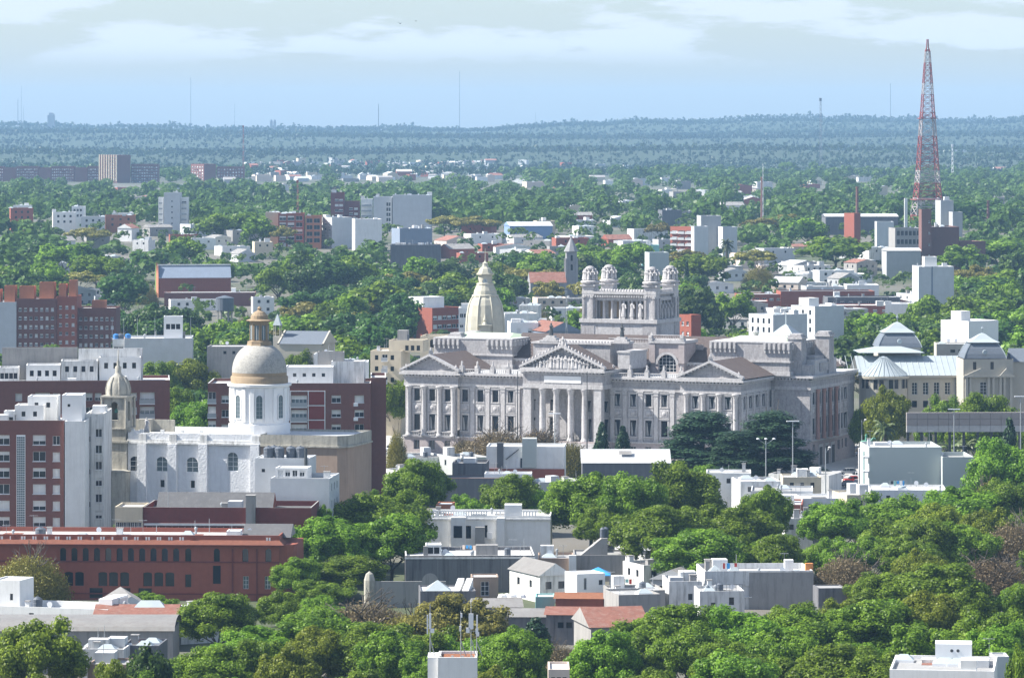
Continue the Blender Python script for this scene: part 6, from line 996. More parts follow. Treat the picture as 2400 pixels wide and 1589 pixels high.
# long red roofs, right of centre
for i,(x0,x1,yt,D,m,r,lab) in enumerate(((1730,1870,690,1480,'brick_red','roof_grey','long red shed with pale roof strips, right of the lantern'),(1830,2050,683,1510,'brick_red','roof_dark','second long red shed behind the first'),(1940,2110,697,1450,'grey_dark','roof_dark','long dark shed row in front of the red sheds'),(1700,1800,706,1430,'brick_red','roof_white','low red-walled shed by the round tree'),(1890,1980,672,1560,'grey_light','roof_grey','long grey-roofed depot behind the red sheds'),(1985,2060,668,1570,'white','roof_white','white-roofed depot end behind the red sheds'),(1950,2130,716,1400,'brick_red','roof_white','red shed with a row of pale skylights, right'),(2075,2160,712,1390,'white','roof_white','white flat-roofed sheds left of the blank grey tower'))): simple('long_shed',lab,'shed',x0,x1,yt,Dh((x0+x1)/2,yt,6.0+i%3),[-2,-3,-2,2,-4,0,-2,3][i],16,m,[('f',(.02,.98,8),(2.4,3,1),1.6,.9,'plain')] if i%2==0 else [],'long red sheds',yt+10,.3,r,3,group='long sheds right of the lantern')
def sides(px,py,D):
    """landmarks nearest to a spot, with the side it lies on"""
    c=[]
    for x0,x1,y0,yv,hd,dep,nm in HERO:
        if nm: c.append((abs(px-(x0+x1)/2)+abs(py-(y0+yv)/2)*1.5+abs(D-hd)*.15,(x0+x1)/2,hd,nm))
    c.sort(); out=[]
    for _,hx,hd,nm in c[:5]: out.append((('left of' if px<hx-25 else 'right of' if px>hx+25 else ('behind' if D>hd else 'in front of'))+' the '+nm,nm))
    return out
USED=set()
def uniq(head,px,py,D):
    s=sides(px,py,D); cand=[head+' '+s[0][0],head+' '+s[1][0]]+[head+' between the %s and the %s'%(s[i][1],s[j][1]) for i,j in((0,1),(0,2),(1,2),(0,3),(1,3)) if s[i][1]!=s[j][1]]+[head+' '+x[0] for x in s[2:]]+[head+' further back '+s[0][0],head+' further back '+s[1][0]]
    for c in cand:
        if c not in USED and len(c.split())<=16: USED.add(c); return c
    return cand[0]
# ---------------------------------------------------------------- infill houses in the districts that show between trees
rh=random.Random(21); NHO=0; PLACED=[]
def infill(x0,x1,y0,y1,n,big=1.0,grp='small houses between the trees',mats=None):
    global NHO
    k=0; tries=0
    while k<n and tries<n*14:
        tries+=1; px=rh.uniform(x0,x1); py=rh.uniform(y0,y1); D=D_of(px,py); X=pxX(px,D); W=rh.uniform(8,20)*big; h=rh.choice([3.6,4.2,5,6.4,7.5])*rh.uniform(.9,1.15); dep=rh.uniform(8,14); h=min(h,4.4) if D<760 else h; wpx=W*F/D; yt=HZ+(H-terr(X,D)-h)*F/D
        if any(D-dep<hd+5 and D+dep>hd-5 and px+wpx>a-2 and px<b+2 for a,b,_,_,hd,dp,_ in HERO) or any(D<hd and px+wpx>a and px<b and yt<yv-4 for a,b,_,yv,hd,dp,_ in HERO): continue
        if any(abs(D-d)<dep+8 and px<b+2 and px+wpx>a-2 for a,b,d in PLACED): continue
        PLACED.append((px,px+wpx,D)); m=rh.choice(mats or ['white','white_stained','white_stained','cream','grey_light','white','pale_pink','brick_red','grey_wall','concrete']); a=rh.choice([-28,-24,-12,-8,-30,20])
        rf=rh.choice(['roof_white','roof_white','roof_membrane','roof_grey','roof_membrane','roof_dark','tin_rust','tin_grey','tin_white','tin_grey']); py0=py
        mn={'white':'white','white_clean':'bright white','white_stained':'streaky white','cream':'cream','grey_light':'pale grey','pale_pink':'pale pink','brick_red':'red brick','grey_wall':'grey','concrete':'dull concrete'}[m]
        nh=len(HERO); wn=[('f',(.08,.92,max(2,int(W/3.5))),(2.2,3,2),1.1,1.2,'dark'),('l',(.1,.9,2),(2.2,3,2),1.0,1.2,'dark')] if D<1900 else ([('f',(.1,.9,2),(2.2,3,1),.9,1.0,'dark')] if D<2600 else [])
        if rf.startswith('t') and rh.random()<.8: B=Bd('house',uniq('%s house with %s roof'%(mn,{'tin_rust':'rusty tin','tile_red':'red tiled','tin_grey':'grey tin','tin_white':'white metal'}[rf]),px,py,D),'house',px,px+wpx,yt,D,a,dep,wid=W,group=grp); block(B,0,W,0,dep,0,B.h,m,wn,tops=False); part(B,'pitched_roof',lambda q:q.gable(-.3,W+.3,-.3,dep+.3,B.h+.01,B.h+rh.uniform(1.2,2.4),rf,rh.choice('xy'),wall=m))
        else: B=Bd('house',uniq('%s flat-roofed house'%mn,px,py,D),'house',px,px+wpx,yt,D,a,dep,wid=W,group=grp); block(B,0,W,0,dep,0,B.h,m,wn,.4,rf); clutter(B,0,W,0,dep,B.h-.4,5 if D<1000 else 2 if D<2600 else 1,tries,('hatch','chimney','skylight','pipe','vent') if D<1000 else ('hatch','chimney','skylight'))
        HERO[nh:]=[(px,px+wpx,yt,yt+(py-yt)*rh.uniform(.25,.6),D,dep,None)]; k+=1; NHO+=1
        if D<1000 and not B.root.get('tin') and rh.random()<.6 and 'flat-roofed' in B.root['label']: tank(B,W*rh.uniform(.25,.75),dep*rh.uniform(.3,.7),B.h-.4,uniq('small roof water tank',px,py,D),rh.choice(['tank_grey','tank_grey','tank_blue']),.55,1.3)
infill(560,1150,385,428,130,.85,'far white houses on the slope'); infill(1650,2140,590,660,15,.9); infill(1650,2140,715,800,8,1.0); infill(1640,2000,640,690,9); infill(880,1320,545,625,16); infill(1330,1620,520,600,10); infill(180,660,545,625,13); infill(0,240,560,650,4); infill(1700,2400,400,490,14,1.1); infill(1150,1700,385,450,16); infill(60,600,690,740,6); infill(250,800,430,500,7)
infill(1180,1330,720,760,4); infill(1300,1700,460,520,8)
OF='houses beyond the picture edges'
for a_ in ((2425,2720,1080,1560,16,.9),(-320,-30,1080,1560,16,.9),(2425,2720,600,900,14,1),(-320,-30,560,900,14,1)): infill(*a_,OF)
FG='little houses in the foreground blocks'; DULL=['white_stained','grey_wall','concrete','white_stained','grey_light','white']
infill(1250,1540,1350,1490,12,.6,FG,DULL); infill(1640,1870,1120,1260,3,.7,FG,DULL); infill(190,430,1490,1580,4,.6,FG,DULL); infill(930,1330,1120,1190,6,.7,FG,DULL)
for i,(x0,x1,yt,D,lab) in enumerate(((1090,1138,352,6800,'pale long shed roof before the distant hills, centre'),(1295,1410,358,6500,'pale hangar roof before the distant hills'),(2070,2205,355,6300,'long white depot before the hills, behind the lattice tower'),(2215,2280,352,6350,'white depot right of the lattice tower'),(1668,1708,353,6400,'pale box building before the hills, right of centre'))): simple('far_depot',lab,'depot',x0,x1,yt,D,0,30,'white',(),None,yt+8,.5,'roof_white')
# ---------------------------------------------------------------- trees one can pick out (display x, top row, crown width px, distance, kind, label)
K=1.0135
NEAR=[(95,1440,230,560,'lime','broad yellow-green tree in the bottom left corner'),(350,1505,130,548,'deep_mid','small dark tree right of the bottom left corner tree'),(265,1535,120,535,'lime','low yellow-green bush-like tree at the bottom left'),
(505,1372,200,622,'plane','full green plane tree right of the barrel-roofed shed'),(350,1372,110,668,'plane','small bright tree below the long red building'),(665,1362,140,645,'plane','green tree top below the right end of the red building'),
(590,1450,230,585,'plane','green tree lower left of centre, before the full plane tree'),(740,1420,240,588,'plane','rounded green tree in the bottom row, left of the antenna tower'),(480,1500,200,560,'plane','low green tree crown at the bottom left of centre'),(870,1440,240,575,'plane','green tree just left of the antenna tower'),(985,1455,200,570,'plane','green tree directly behind the antenna tower'),(1180,1450,190,572,'plane','green tree just right of the antenna tower'),(1240,1425,95,625,'conifer','dense pointed green tree right of the olive tree'),
(1400,1460,170,566,'plane','green tree at the bottom below the rusty tin roof'),(1560,1400,250,590,'plane','large green tree below the grey parapet house'),(1720,1405,240,588,'plane','large green tree below the stained white house'),(1870,1410,240,592,'plane','green tree below the concrete roof box'),(2010,1395,230,596,'plane','green tree in the bottom row right of the concrete roof box'),(2160,1305,260,650,'plane','big green tree above the white house bottom right'),(2140,1450,240,560,'plane','green tree behind the eyed tank box'),(2310,1415,220,575,'plane','green tree at right above the tank box'),(2395,1425,140,580,'plane','green tree cut by the right edge, lower'),(2370,1520,110,470,'plane','small leafy tree at the very bottom right corner'),(1690,1490,220,555,'plane','green tree at the bottom edge right of centre'),(1930,1490,230,552,'plane','green tree at the bottom edge, far right of centre'),
(870,1135,240,752,'plane','tall green tree right of the rendered house'),(765,1195,200,722,'plane','dark-sided green tree beside the red building end'),(905,1195,190,726,'plane','tall green tree left of the dark stained wall'),(965,1065,160,815,'plane','round green tree below the left palace wing'),(1185,1098,150,812,'plane','green tree below the stair-box house'),(1085,1145,100,800,'plane','small green tree left of the tree below the stair-box house'),(745,1170,70,738,'plane','small green crown beside the pale rendered house'),(800,1290,190,700,'plane','shaded green tree in front of the red building end'),
(690,1290,130,694,'plane','shaded tree against the right end of the red building'),(745,1345,140,676,'plane','small green tree left of the curved parapet'),(650,1375,120,664,'plane','low green tree below the red building corner'),(1365,1095,220,780,'plane','tall green tree below the white-roofed warehouse'),(1470,1105,170,770,'plane','green tree between warehouse and central big tree'),(1580,1072,200,790,'plane','tall green tree just right of the warehouse'),(1535,1170,250,735,'plane','large central green tree right of the stair-roof house'),(1700,1165,220,748,'plane','large green tree above the stained white house'),(1770,1125,130,785,'plane','green tree crown left of the narrow white house front'),(1610,1230,220,712,'plane','dark hanging tree over the white cabins'),(1790,1240,130,735,'plane','shaded green tree left of the bare brown tree'),
(1935,1160,180,775,'plane','green tree below the small white house with brick box'),(2060,1145,200,786,'plane','green tree below the white roof terrace'),(2210,1128,220,790,'plane','green tree below the blank grey building'),(2330,1118,150,792,'plane','green tree at the right edge below the brown bare one'),(2110,1205,260,735,'plane','big green tree in the right foreground mass'),(2220,1215,180,728,'plane','green tree left of the dark bare tree at right'),(2325,1015,170,850,'plane','bright green tree at the right edge beside the grey annex'),
(1955,1262,200,698,'bare','bare olive-brown tree above the concrete roof box'),(2290,1268,240,700,'bare','bare brown tree in the right foreground'),(2340,1180,190,742,'bare','dark bare tree at the right edge'),(2290,1082,120,830,'half_bare','bare light brown tree right of the grey annex'),(68,1250,200,692,'half_bare','olive half-bare tree before the red building, left edge'),(850,1358,270,618,'bare','brown bare tree below the curved parapet'),(1050,1388,270,606,'umbrella','olive flat-topped tree behind the antenna tower'),(945,1385,200,612,'half_bare','olive-brown half-bare tree left of the antennas'),(1300,1470,120,592,'bare','thin bare brown tree right of the antenna tower'),(820,1135,60,760,'bare','small bare tree beside the rendered house'),
(1150,972,190,958,'bare','wide bare tree before the left palace wing'),(1245,972,140,962,'bare','bare tree before the palace portico'),(1075,1000,90,965,'bare','smaller bare tree before the left palace pavilion'),(1320,1000,110,940,'half_bare','thin olive tree below the portico steps'),(1392,978,62,955,'conifer','left of two dark conifers before the right palace wing'),(1440,983,62,952,'conifer','right of two dark conifers before the right palace wing'),(1625,938,290,948,'cedar','dark spreading cedar before the right palace pavilion'),(1785,935,310,940,'cedar','larger dark cedar before the palace corner'),(1705,985,220,935,'cedar','lower dark cedar between the two big cedars'),
(2050,905,130,1000,'lime','bright tree right of the palace end'),(2010,930,90,1010,'plane','green tree at the palace right corner'),(2335,962,75,900,'conifer','dark conifer before the long hoarding'),(2150,1003,45,905,'conifer','small dark conifer under the hoarding'),(2270,912,170,985,'plane','row tree behind the hoarding, right'),(2180,918,110,990,'plane','tree behind the hoarding, middle'),(2390,960,90,930,'plane','tree at right edge above the hoarding'),
(430,838,160,1120,'lime','bright green tree right of the long balcony block'),(355,840,140,1110,'plane','green tree behind the white penthouses'),(450,893,160,1010,'deep_mid','dark green tree between the two brick blocks'),(520,822,120,1140,'plane','green tree left of the dome'),(905,872,110,1075,'plane','green tree between brick end wing and palace'),(455,935,150,955,'plane','lower green tree between the two brick blocks'),(520,930,130,960,'plane','green tree left of the dome drum'),(400,900,120,985,'plane','green tree right of the white penthouses'),(790,830,90,1090,'plane','tree behind the white roofs right of the dome'),(918,965,60,930,'half_bare','thin bare tree beside the palace street'),(690,812,120,1130,'plane','bright tree right of the dome below the chapel'),(850,822,80,1120,'plane','small tree left of the cream apartments')]
for i,(cx,yt,w,D,k,lab) in enumerate(NEAR):
    X=pxX(cx*K,D); z=terr(X,D); ht=max(4.0,zat(yt*K,D)-z); wid=w*K*D/F*(.98 if k in('plane','lime') else 1.0)
    
    tree(k,X,D,wid,ht,lab,None,{'bare':'bare_tree','half_bare':'bare_tree','cedar':'cedar_tree','conifer':'conifer_tree','umbrella':'umbrella_tree'}.get(k,'plane_tree'))
for px,yt,D,lab in ((2073,985,960,'thick-trunked palm right of the palace'),(2228,1035,930,'low palm at the right end of the blank grey building'),(2262,1028,935,'second low palm beside the grey annex'),(1703,560,1900,'tall palm among roofs right of centre')):
    X=pxX(px,D); tree('palm',X,D,6.5 if D<1000 else 8,max(5,zat(yt,D)-terr(X,D)),lab,'palms','palm_tree')
for cx,yt,w,D,k,lab in NEAR:
    if k in('bare','half_bare','umbrella','lime','cedar','conifer'): HERO.append((cx*K-w*.45,cx*K+w*.45,yt*K,yt*K+w*.32,D,2,None))
MIDH=[(1970,565,155,'p'),(1730,698,100,'p'),(1640,598,115,'p'),(1775,590,105,'u'),(1610,590,90,'u'),(2330,478,150,'d'),(2395,470,110,'d'),(2340,560,150,'p'),(2275,590,130,'p'),(2360,640,150,'p'),(2265,650,110,'p'),(2310,700,150,'p'),(2380,725,120,'p'),(2255,705,100,'p'),(2195,712,90,'p'),(2060,738,140,'p'),(1965,765,120,'p'),(2130,742,110,'p'),(2015,790,120,'p'),(1290,668,70,'u'),(1375,575,110,'p'),(1440,590,100,'p'),(1490,578,90,'p'),(1260,600,110,'p'),(1210,590,90,'d'),(655,542,58,'u'),(150,572,130,'p'),(225,602,110,'p'),(100,565,110,'d'),(40,560,100,'d'),(210,538,90,'u'),(500,508,100,'p'),(560,505,90,'p'),(610,515,90,'p'),(430,560,90,'p'),(700,600,100,'p'),(1040,515,90,'u'),(1120,512,100,'u'),(1550,525,70,'u'),(1840,505,90,'u'),(1780,515,90,'u'),(1900,520,100,'p'),(2190,620,0,'p')]
for cx,yt,w,c in MIDH:
    if not w: continue
    ht=15 if c!='u' else 11; D=Dh(cx,yt,ht)
    if D>3500: continue
    X=pxX(cx,D); k={'p':'plane_mid','u':'umbrella_mid','d':'deep_mid'}[c]
    if any(hd-3<D<hd+dep+3 and cx+w*.2>x0 and cx-w*.2<x1 for x0,x1,y0,yv,hd,dep,nm in HERO) or any(nm and D<hd and cx+w*.4>x0 and cx-w*.4<x1 and yt<yv-6 for x0,x1,y0,yv,hd,dep,nm in HERO): D+=30
    tree(k,X,D,w*D/F*1.05,ht,uniq('big %s tree'%{'p':'green','u':'olive flat-topped','d':'dark green'}[c],cx,yt,D),'big trees of the districts',{'u':'umbrella_tree'}.get(c,'broadleaf_tree'))
# low fill trees in gardens and streets of the foreground
rf_=random.Random(5); NF=0; NR=[(cx*K,w*K,D) for cx,yt,w,D,k,l in NEAR]
D=515.0
def blocked(px,w,yt,D,xw):
    for x0,x1,y0,yv,hd,dep,nm in HERO:
        if nm is None:
            c=(x0+x1)/2; k=(x1-x0)*.5
            if D<hd and abs(px-c)<k*.75+w*.12 and yt<yv and hd-D<(500 if hd<3500 else 1600): return True
            if hd-3<D<hd+dep+3 and abs(px-c)<k+w*.12: return True
            continue
        if D<hd and px+w*.42>x0 and px-w*.42<x1 and yt<yv: return True
        if hd-4<D<hd+dep+5 and px+w*.3>x0 and px-w*.3<x1: return True
    return False
while D<900:
    px=-300+rf_.uniform(0,50)
    while px<2700:
        jD=D+rf_.uniform(-8,8); X=pxX(px,jD); ht=rf_.uniform(7.5,11.5); wid=ht*rf_.uniform(.9,1.15); wpx=wid*F/jD; yt=HZ+(H-terr(X,jD)-ht)*F/jD
        if not(1880<px<2300 and jD>795) and not blocked(px,wpx,yt,jD,wid) and not any(abs(jD-d)<6 and abs(px-c)<w*.3 for c,w,d in NR):
            k=rf_.choice(['plane','plane','plane','lime','plane']); tree(k,X,jD,wid,ht,uniq('%s %s tree'%('low' if ht<8.6 else 'rounded' if ht<9.6 else 'bushy' if ht<10.6 else 'taller','green' if k=='plane' else 'yellow-green'),px,yt,jD),'low foreground garden trees','garden_tree'); NF+=1
        px+=max(40,wpx*rf_.uniform(.6,1.2))
    D+=27
# ---------------------------------------------------------------- woods behind: individuals first, then one mass
rt=random.Random(11)
OPEN=[(1100,1330,640,720),(2040,2400,985,1140)]
TINTN={'plane_mid':'leafy green','deep_mid':'dark green','far_mid':'mid green','umbrella_mid':'olive flat-topped','half_bare':'half-bare brownish','cypress':'dark pointed'}
def density(px,D):
    # houses show through these districts: fewer trees
    if 1640<px<2150 and 1300<D<1800: return .45
    if px>1640 and 1150<D<1300: return .8
    if 930<px<1330 and D<1500: return .35
    if 880<px<1320 and 1800<D<2300: return .55
    if px<330 and 1400<D<1800: return .9
    return 1.0
MID=[]
D=1160.0
while D<4700:
    step=15.5*D/F and 15.5; px=-340+rt.uniform(0,60)
    while px<2740:
        jD=D+rt.uniform(-.022,.022)*D; X=pxX(px,jD); 
        r=rt.random()
        dark=(260<px<950 and jD<1900)
        if dark: k='deep_mid' if r<.62 else 'plane_mid' if r<.82 else 'half_bare' if r<.92 else 'umbrella_mid'
        else: k='plane_mid' if r<.34 else 'far_mid' if r<.56 else 'deep_mid' if r<.70 else 'umbrella_mid' if r<.90 else 'half_bare' if r<.95 else 'cypress'
        ht=rt.uniform(10.5,18.5) if k not in('umbrella_mid','half_bare') else rt.uniform(9.5,13); wid=ht*rt.uniform(.95,1.35) if k not in('umbrella_mid','cypress') else (ht*rt.uniform(1.4,1.9) if k!='cypress' else 3.6)
        if 930<px<2020 and jD<1260: px+=20; continue
        wpx=wid*F/jD; zt=terr(X,jD)+ht; yt=HZ+(H-zt)*F/jD
        if rt.random()<density(px,jD) and not blocked(px,wpx,yt,jD,wid): MID.append((jD,X,px,wid,ht,k,yt))
        px+=max(4,wpx*rt.uniform(.52,.95))
    D*=1.032 if D<2500 else 1.036
SHR=[]
def foot(px,w,D):
    return any(hd-3<D<hd+dep+3 and px+w*.35>x0 and px-w*.35<x1 for x0,x1,y0,yv,hd,dep,nm in HERO)
D=1230.0
while D<3400:   # low garden trees and hedges between the houses
    px=-300+rt.uniform(0,40)
    while px<2700:
        jD=D*rt.uniform(.985,1.015); ht=rt.uniform(4,7.5); wid=ht*rt.uniform(1.0,1.7); wpx=wid*F/jD
        if not(930<px<2020 and jD<1260) and not foot(px,wpx,jD): SHR.append((jD,pxX(px,jD),px,wid,ht,rt.choice(['plane_mid','deep_mid','umbrella_mid']),0))
        px+=wpx*rt.uniform(.8,2.2)
    D*=1.022
MID.sort(key=lambda t:t[0])
IND=[m for m in MID if m[0]<2400 and -30<m[2]<2430][:240]; ii=set(map(id,IND)); REST=[m for m in MID if id(m) not in ii]
for jD,X,px,wid,ht,k,yt in IND:
    lab=uniq('%s %s tree'%(('tall' if ht>14 else 'small' if ht<10.5 else 'rounded'),TINTN[k]),px,yt,jD)
    tree(k,X,jD,wid,ht,lab,'trees of the district behind the palace',{'umbrella_mid':'umbrella_tree','half_bare':'bare_tree','cypress':'cypress_tree'}.get(k,'broadleaf_tree'))
# the rest and the wooded hills: one mass
def mass(name,label,items,mat_,nl,npl,seed):
    rg=np.random.default_rng(seed); prot=[]
    for v in range(7):
        d=unit(rg,nl); d[:,2]=np.abs(d[:,2])*.9-.15; c=d*rg.uniform(.4,.78,nl)[:,None]; r=rg.uniform(.26,.44,nl); Ps=[];Ns=[]
        for i in range(nl): u=unit(rg,npl)+d[i]*.6+np.array([0,0,.15]); u/=np.linalg.norm(u,axis=1,keepdims=True); Ps.append(c[i]+u*r[i]*rg.uniform(.8,1.15,(npl,1))); Ns.append(u+.5*unit(rg,npl))
        P_=np.concatenate(Ps); N_=np.concatenate(Ns); N_/=np.linalg.norm(N_,axis=1,keepdims=True); V,Fq=quads(P_,N_,.17 if nl>8 else .26,rg,.8); prot.append((V,Fq))
    Vs=[];Fs=[];T=[];off=0
    for X,Y,z,w,h,t in items:
        V,Fq=prot[rg.integers(len(prot))]; a=rg.uniform(0,6.28); ca,sa=math.cos(a),math.sin(a); q=np.empty_like(V); q[:,0]=X+(V[:,0]*ca-V[:,1]*sa)*w/2; q[:,1]=Y+(V[:,0]*sa+V[:,1]*ca)*w/2; q[:,2]=z+h*.52+V[:,2]*h*.52
        Vs.append(q);Fs.append(Fq+off);off+=len(V);T.append(np.clip(t+.22*rg.normal(size=len(Fq)),0,1))
    o=put(name,soup(name,np.concatenate(Vs),np.concatenate(Fs),np.concatenate(T),[mat_])); tag(o,label,None,None,'stuff'); return o
mass('district_trees','mass of street and garden trees filling the far districts',[(X,jD,terr(X,jD),wid,ht,.35 if k=='deep_mid' else .9 if k=='umbrella_mid' else .6) for jD,X,px,wid,ht,k,yt in REST],'leaf_far',12,15,5)
mass('garden_shrubs','low hedges and garden bushes between the far houses',[(X,jD,terr(X,jD),wid,ht,.35 if k=='deep_mid' else .9 if k=='umbrella_mid' else .6) for jD,X,px,wid,ht,k,yt in SHR],'leaf_far',6,8,6)
wood=[]; rw=random.Random(3); D=4700.0
while D<10600:
    w=13.0; px=-260+rw.uniform(0,20); n=0
    while px<2660:
        jD=D*rw.uniform(.985,1.015); X=pxX(px,jD); cl=math.sin(X*.0045+jD*.0019)+.8*math.sin(X*.011-jD*.0041+1)+.4*math.sin(X*.031+jD*.007)
        ht=rw.uniform(7.5,13)*(1.0 if jD<8000 else 1.1); wd=ht*rw.uniform(.7,1.1)
        if cl>-1.95 or jD>9800: wood.append((X,jD,terr(X,jD)-1,wd,ht*(1.35 if jD>9800 and rw.random()<.12 else 1),.25+.18*cl if jD>6500 else .5+.2*cl))
        px+=wd*F/jD*rw.uniform(.55,1.25)
    D*=1.016 if D<8500 else 1.0105
mass('wooded_hills','blue-hazed woods covering the distant hills and ridge',wood,'leaf_wood',4,8,8)
# ---------------------------------------------------------------- lattice tower
def lattice():
    D=2300; px=2174; z=terr(pxX(px,D),D); e=empty('lattice_tower',(pxX(px,D),D,z),.12,'tall red and white lattice radio tower, right','radio tower'); zz=lambda y:zat(y,D)-z
    prof=[(y,r*.92) for y,r in ((545,9.0),(505,8.2),(465,7.0),(430,6.2),(400,5.6),(360,5.0),(320,4.4),(278,3.8),(250,3.3),(222,2.9),(196,2.5),(172,2.1),(148,1.7),(122,1.3),(112,.5),(93,.35))]
    prof=[(p[0]*(1-t)+q[0]*t,p[1]*(1-t)+q[1]*t) for p,q in zip(prof,prof[1:]) for t in (0,.5)]+[prof[-1]]; zz0=[0]+[zz(y) for y,_ in prof]; rr=[8.9]+[r for _,r in prof]; cols=['tower_red','tower_red','tower_white','tower_red','tower_white','tower_red','tower_red','tower_white','tower_red','tower_red','tower_white','tower_red','tower_red','tower_white','tower_red','tower_red','mast_grey']
    for i in range(len(rr)-1):
        m=cols[min(15,(i+1)//2)]; mb=MB(); c0=[(sx*rr[i],sy*rr[i],zz0[i]) for sx,sy in((-1,-1),(1,-1),(1,1),(-1,1))]; c1=[(sx*rr[i+1],sy*rr[i+1],zz0[i+1]) for sx,sy in((-1,-1),(1,-1),(1,1),(-1,1))]; k=.36 if i<16 else .26
        for j in range(4):
            n=(j+1)%4; mb.tube(c0[j],c1[j],k,k,4,m)
            if i<28: mb.tube(c0[j],c1[n],k*.55,k*.55,4,m); mb.tube(c0[n],c1[j],k*.55,k*.55,4,m); mb.tube(c1[j],c1[n],k*.6,k*.6,4,m)
        mb.put('lattice_section',e)
    for y,r in((278,4.6),(468,8.0)): mb=MB(); mb.box(-r,r,-r,r,zz(y)-.2,zz(y)+.2,'tower_red'); mb.put('platform',e)
    for i in range(6): a=i*1.05; mb=MB(); mb.lathe([(1.5,0),(1.2,.5),(.2,.8)],0,0,10,'metal_white'); o=mb.put('dish',e,(5.5*math.cos(a),5.5*math.sin(a),zz(470+3*(i%3)))); o.rotation_euler=(R(90),0,a)
lattice()
# ---------------------------------------------------------------- horizon masts and blocks
for i,(px,y0,D,w,lab) in enumerate(((42,234,9800,.9,'short mast on the ridge at far left'),(50,202,10200,.5,'thin tall mast on the ridge at far left'),(55,252,9800,.5,'very short mast on the ridge at far left'),(447,182,10000,.7,'tall thin mast on the ridge left of centre'),(550,244,10000,.5,'small mast on the ridge left of centre'),(887,244,9000,1.3,'stout mast on the ridge before the cloud'),(1077,168,9800,.8,'tallest thin mast on the ridge, centre'),(1255,264,10000,.5,'tiny mast on the ridge right of centre'),(2087,196,10000,.9,'tall mast on the ridge right of the lattice tower'),(2396,262,10000,.6,'mast on the ridge at the right edge'))):
    X=pxX(px,D); z=terr(X,D); mb=MB(); h=zat(y0,D)-z; mb.tube((0,0,0),(0,0,h),w,w*.6,4,'mast_grey'); o=mb.put('radio_mast',None,(X,D,z)); tag(o,lab,'mast','masts on the horizon')
def slim(px,y0,yb,D,r,m,lab,dish=True):
    X=pxX(px,D); z=terr(X,D); h=zat(y0,D)-z; e=empty('lattice_mast',(X,D,z),0,lab,'mast'); mb=MB(); c=[(r*math.cos(a),r*math.sin(a)) for a in(0,2.1,4.2)]; n=max(8,int(h/6))
    for x,y in c: mb.tube((x,y,0),(x*.5,y*.5,h),.12*r+.05,.1*r+.03,4,m)
    for i in range(n):
        t=i/n; t2=(i+1)/n
        for j in range(3): a,b=c[j],c[(j+1)%3]; mb.tube((a[0]*(1-.5*t),a[1]*(1-.5*t),h*t),(b[0]*(1-.5*t2),b[1]*(1-.5*t2),h*t2),.07*r+.02,.07*r+.02,3,m)
    mb.put('frame',e)
    if dish: mb=MB(); mb.box(-r*.7,r*.7,-r*.7,r*.7,h,h+r*2,m); mb.put('head',e)
slim(1923,238,400,5200,2.0,'mast_grey','slim dark lattice mast rising above the hills, right'); slim(1788,388,415,2480,.4,'metal_white','white antenna mast just above the factory chimney',True); slim(1327,690,790,1240,.5,'metal_grey','slim rooftop mast behind the portico attic'); slim(697,430,480,2400,.9,'tower_red','small red crane-like mast left of the maroon tower'); slim(570,300,356,4600,1.2,'tower_red','thin red and white mast before the hills, left'); slim(2232,345,395,4200,1.4,'metal_white','white phone mast right of the lattice tower')
for px,y0,w,D,lab in((120,265,16,10000,'castle-like block on the ridge at far left'),(636,281,6,10000,'left of two silo towers on the ridge'),(644,281,6,10000,'right of two silo towers on the ridge')):
    X=pxX(px,D); z=terr(X,D); mb=MB(); wm=w*D/F/2; h=zat(y0,D)-z; mb.box(-wm,wm,-wm,wm,0,h*.85,'grey_wall'); mb.box(-wm*.6,wm*.5,-wm*.6,wm*.6,h*.85,h,'grey_wall'); mb.box(wm*.55,wm*.9,-wm*.5,wm*.5,h*.85,h*.95,'grey_wall'); o=mb.put('ridge_block',None,(X,D,z)); tag(o,lab,'building')
# ---------------------------------------------------------------- street lamps
def lamp(px,yt,D,kind,lab):
    X=pxX(px,D); z=terr(X,D); h=zat(yt,D)-z; e=empty('street_lamp',(X,D,z),rnd.uniform(-.2,.2),lab,'street lamp','street lamps round the palace'); mb=MB(); mb.tube((0,0,0),(0,0,h),.16,.09,8,'metal_grey'); mb.put('pole',e)
    if kind=='T': mb=MB(); mb.box(-1.3,1.3,-.25,.25,h,h+.18,'metal_white'); mb.put('lamp_head',e)
    else:
        for dx in(-1.6,0,1.6) if kind=='3' else (.8,): mb=MB(); mb.tube((0,0,h-1),(dx,0,h+.1),.06,.05,5,'metal_grey'); mb.put('arm',e); mb=MB(); mb.lathe([(.28,-.1),(.36,.0),(.2,.16)],0,0,8,'metal_white'); mb.put('lamp_head',e,(dx*1.05,0,h+.15))
lamp(1858,988,880,'T','tall floodlight pole before the larger cedar'); lamp(1795,1030,885,'3','three-armed street lamp before the cedars'); lamp(2236,960,905,'T','tall lamp pole before the hoarding'); lamp(2392,930,910,'T','tall lamp pole at the right edge by the hoarding'); lamp(1300,970,930,'T','lamp pole with cross arm before the portico'); lamp(1935,1050,905,'1','small street lamp by the palace side doors'); lamp(2020,985,1000,'1','street lamp behind the palace right corner')
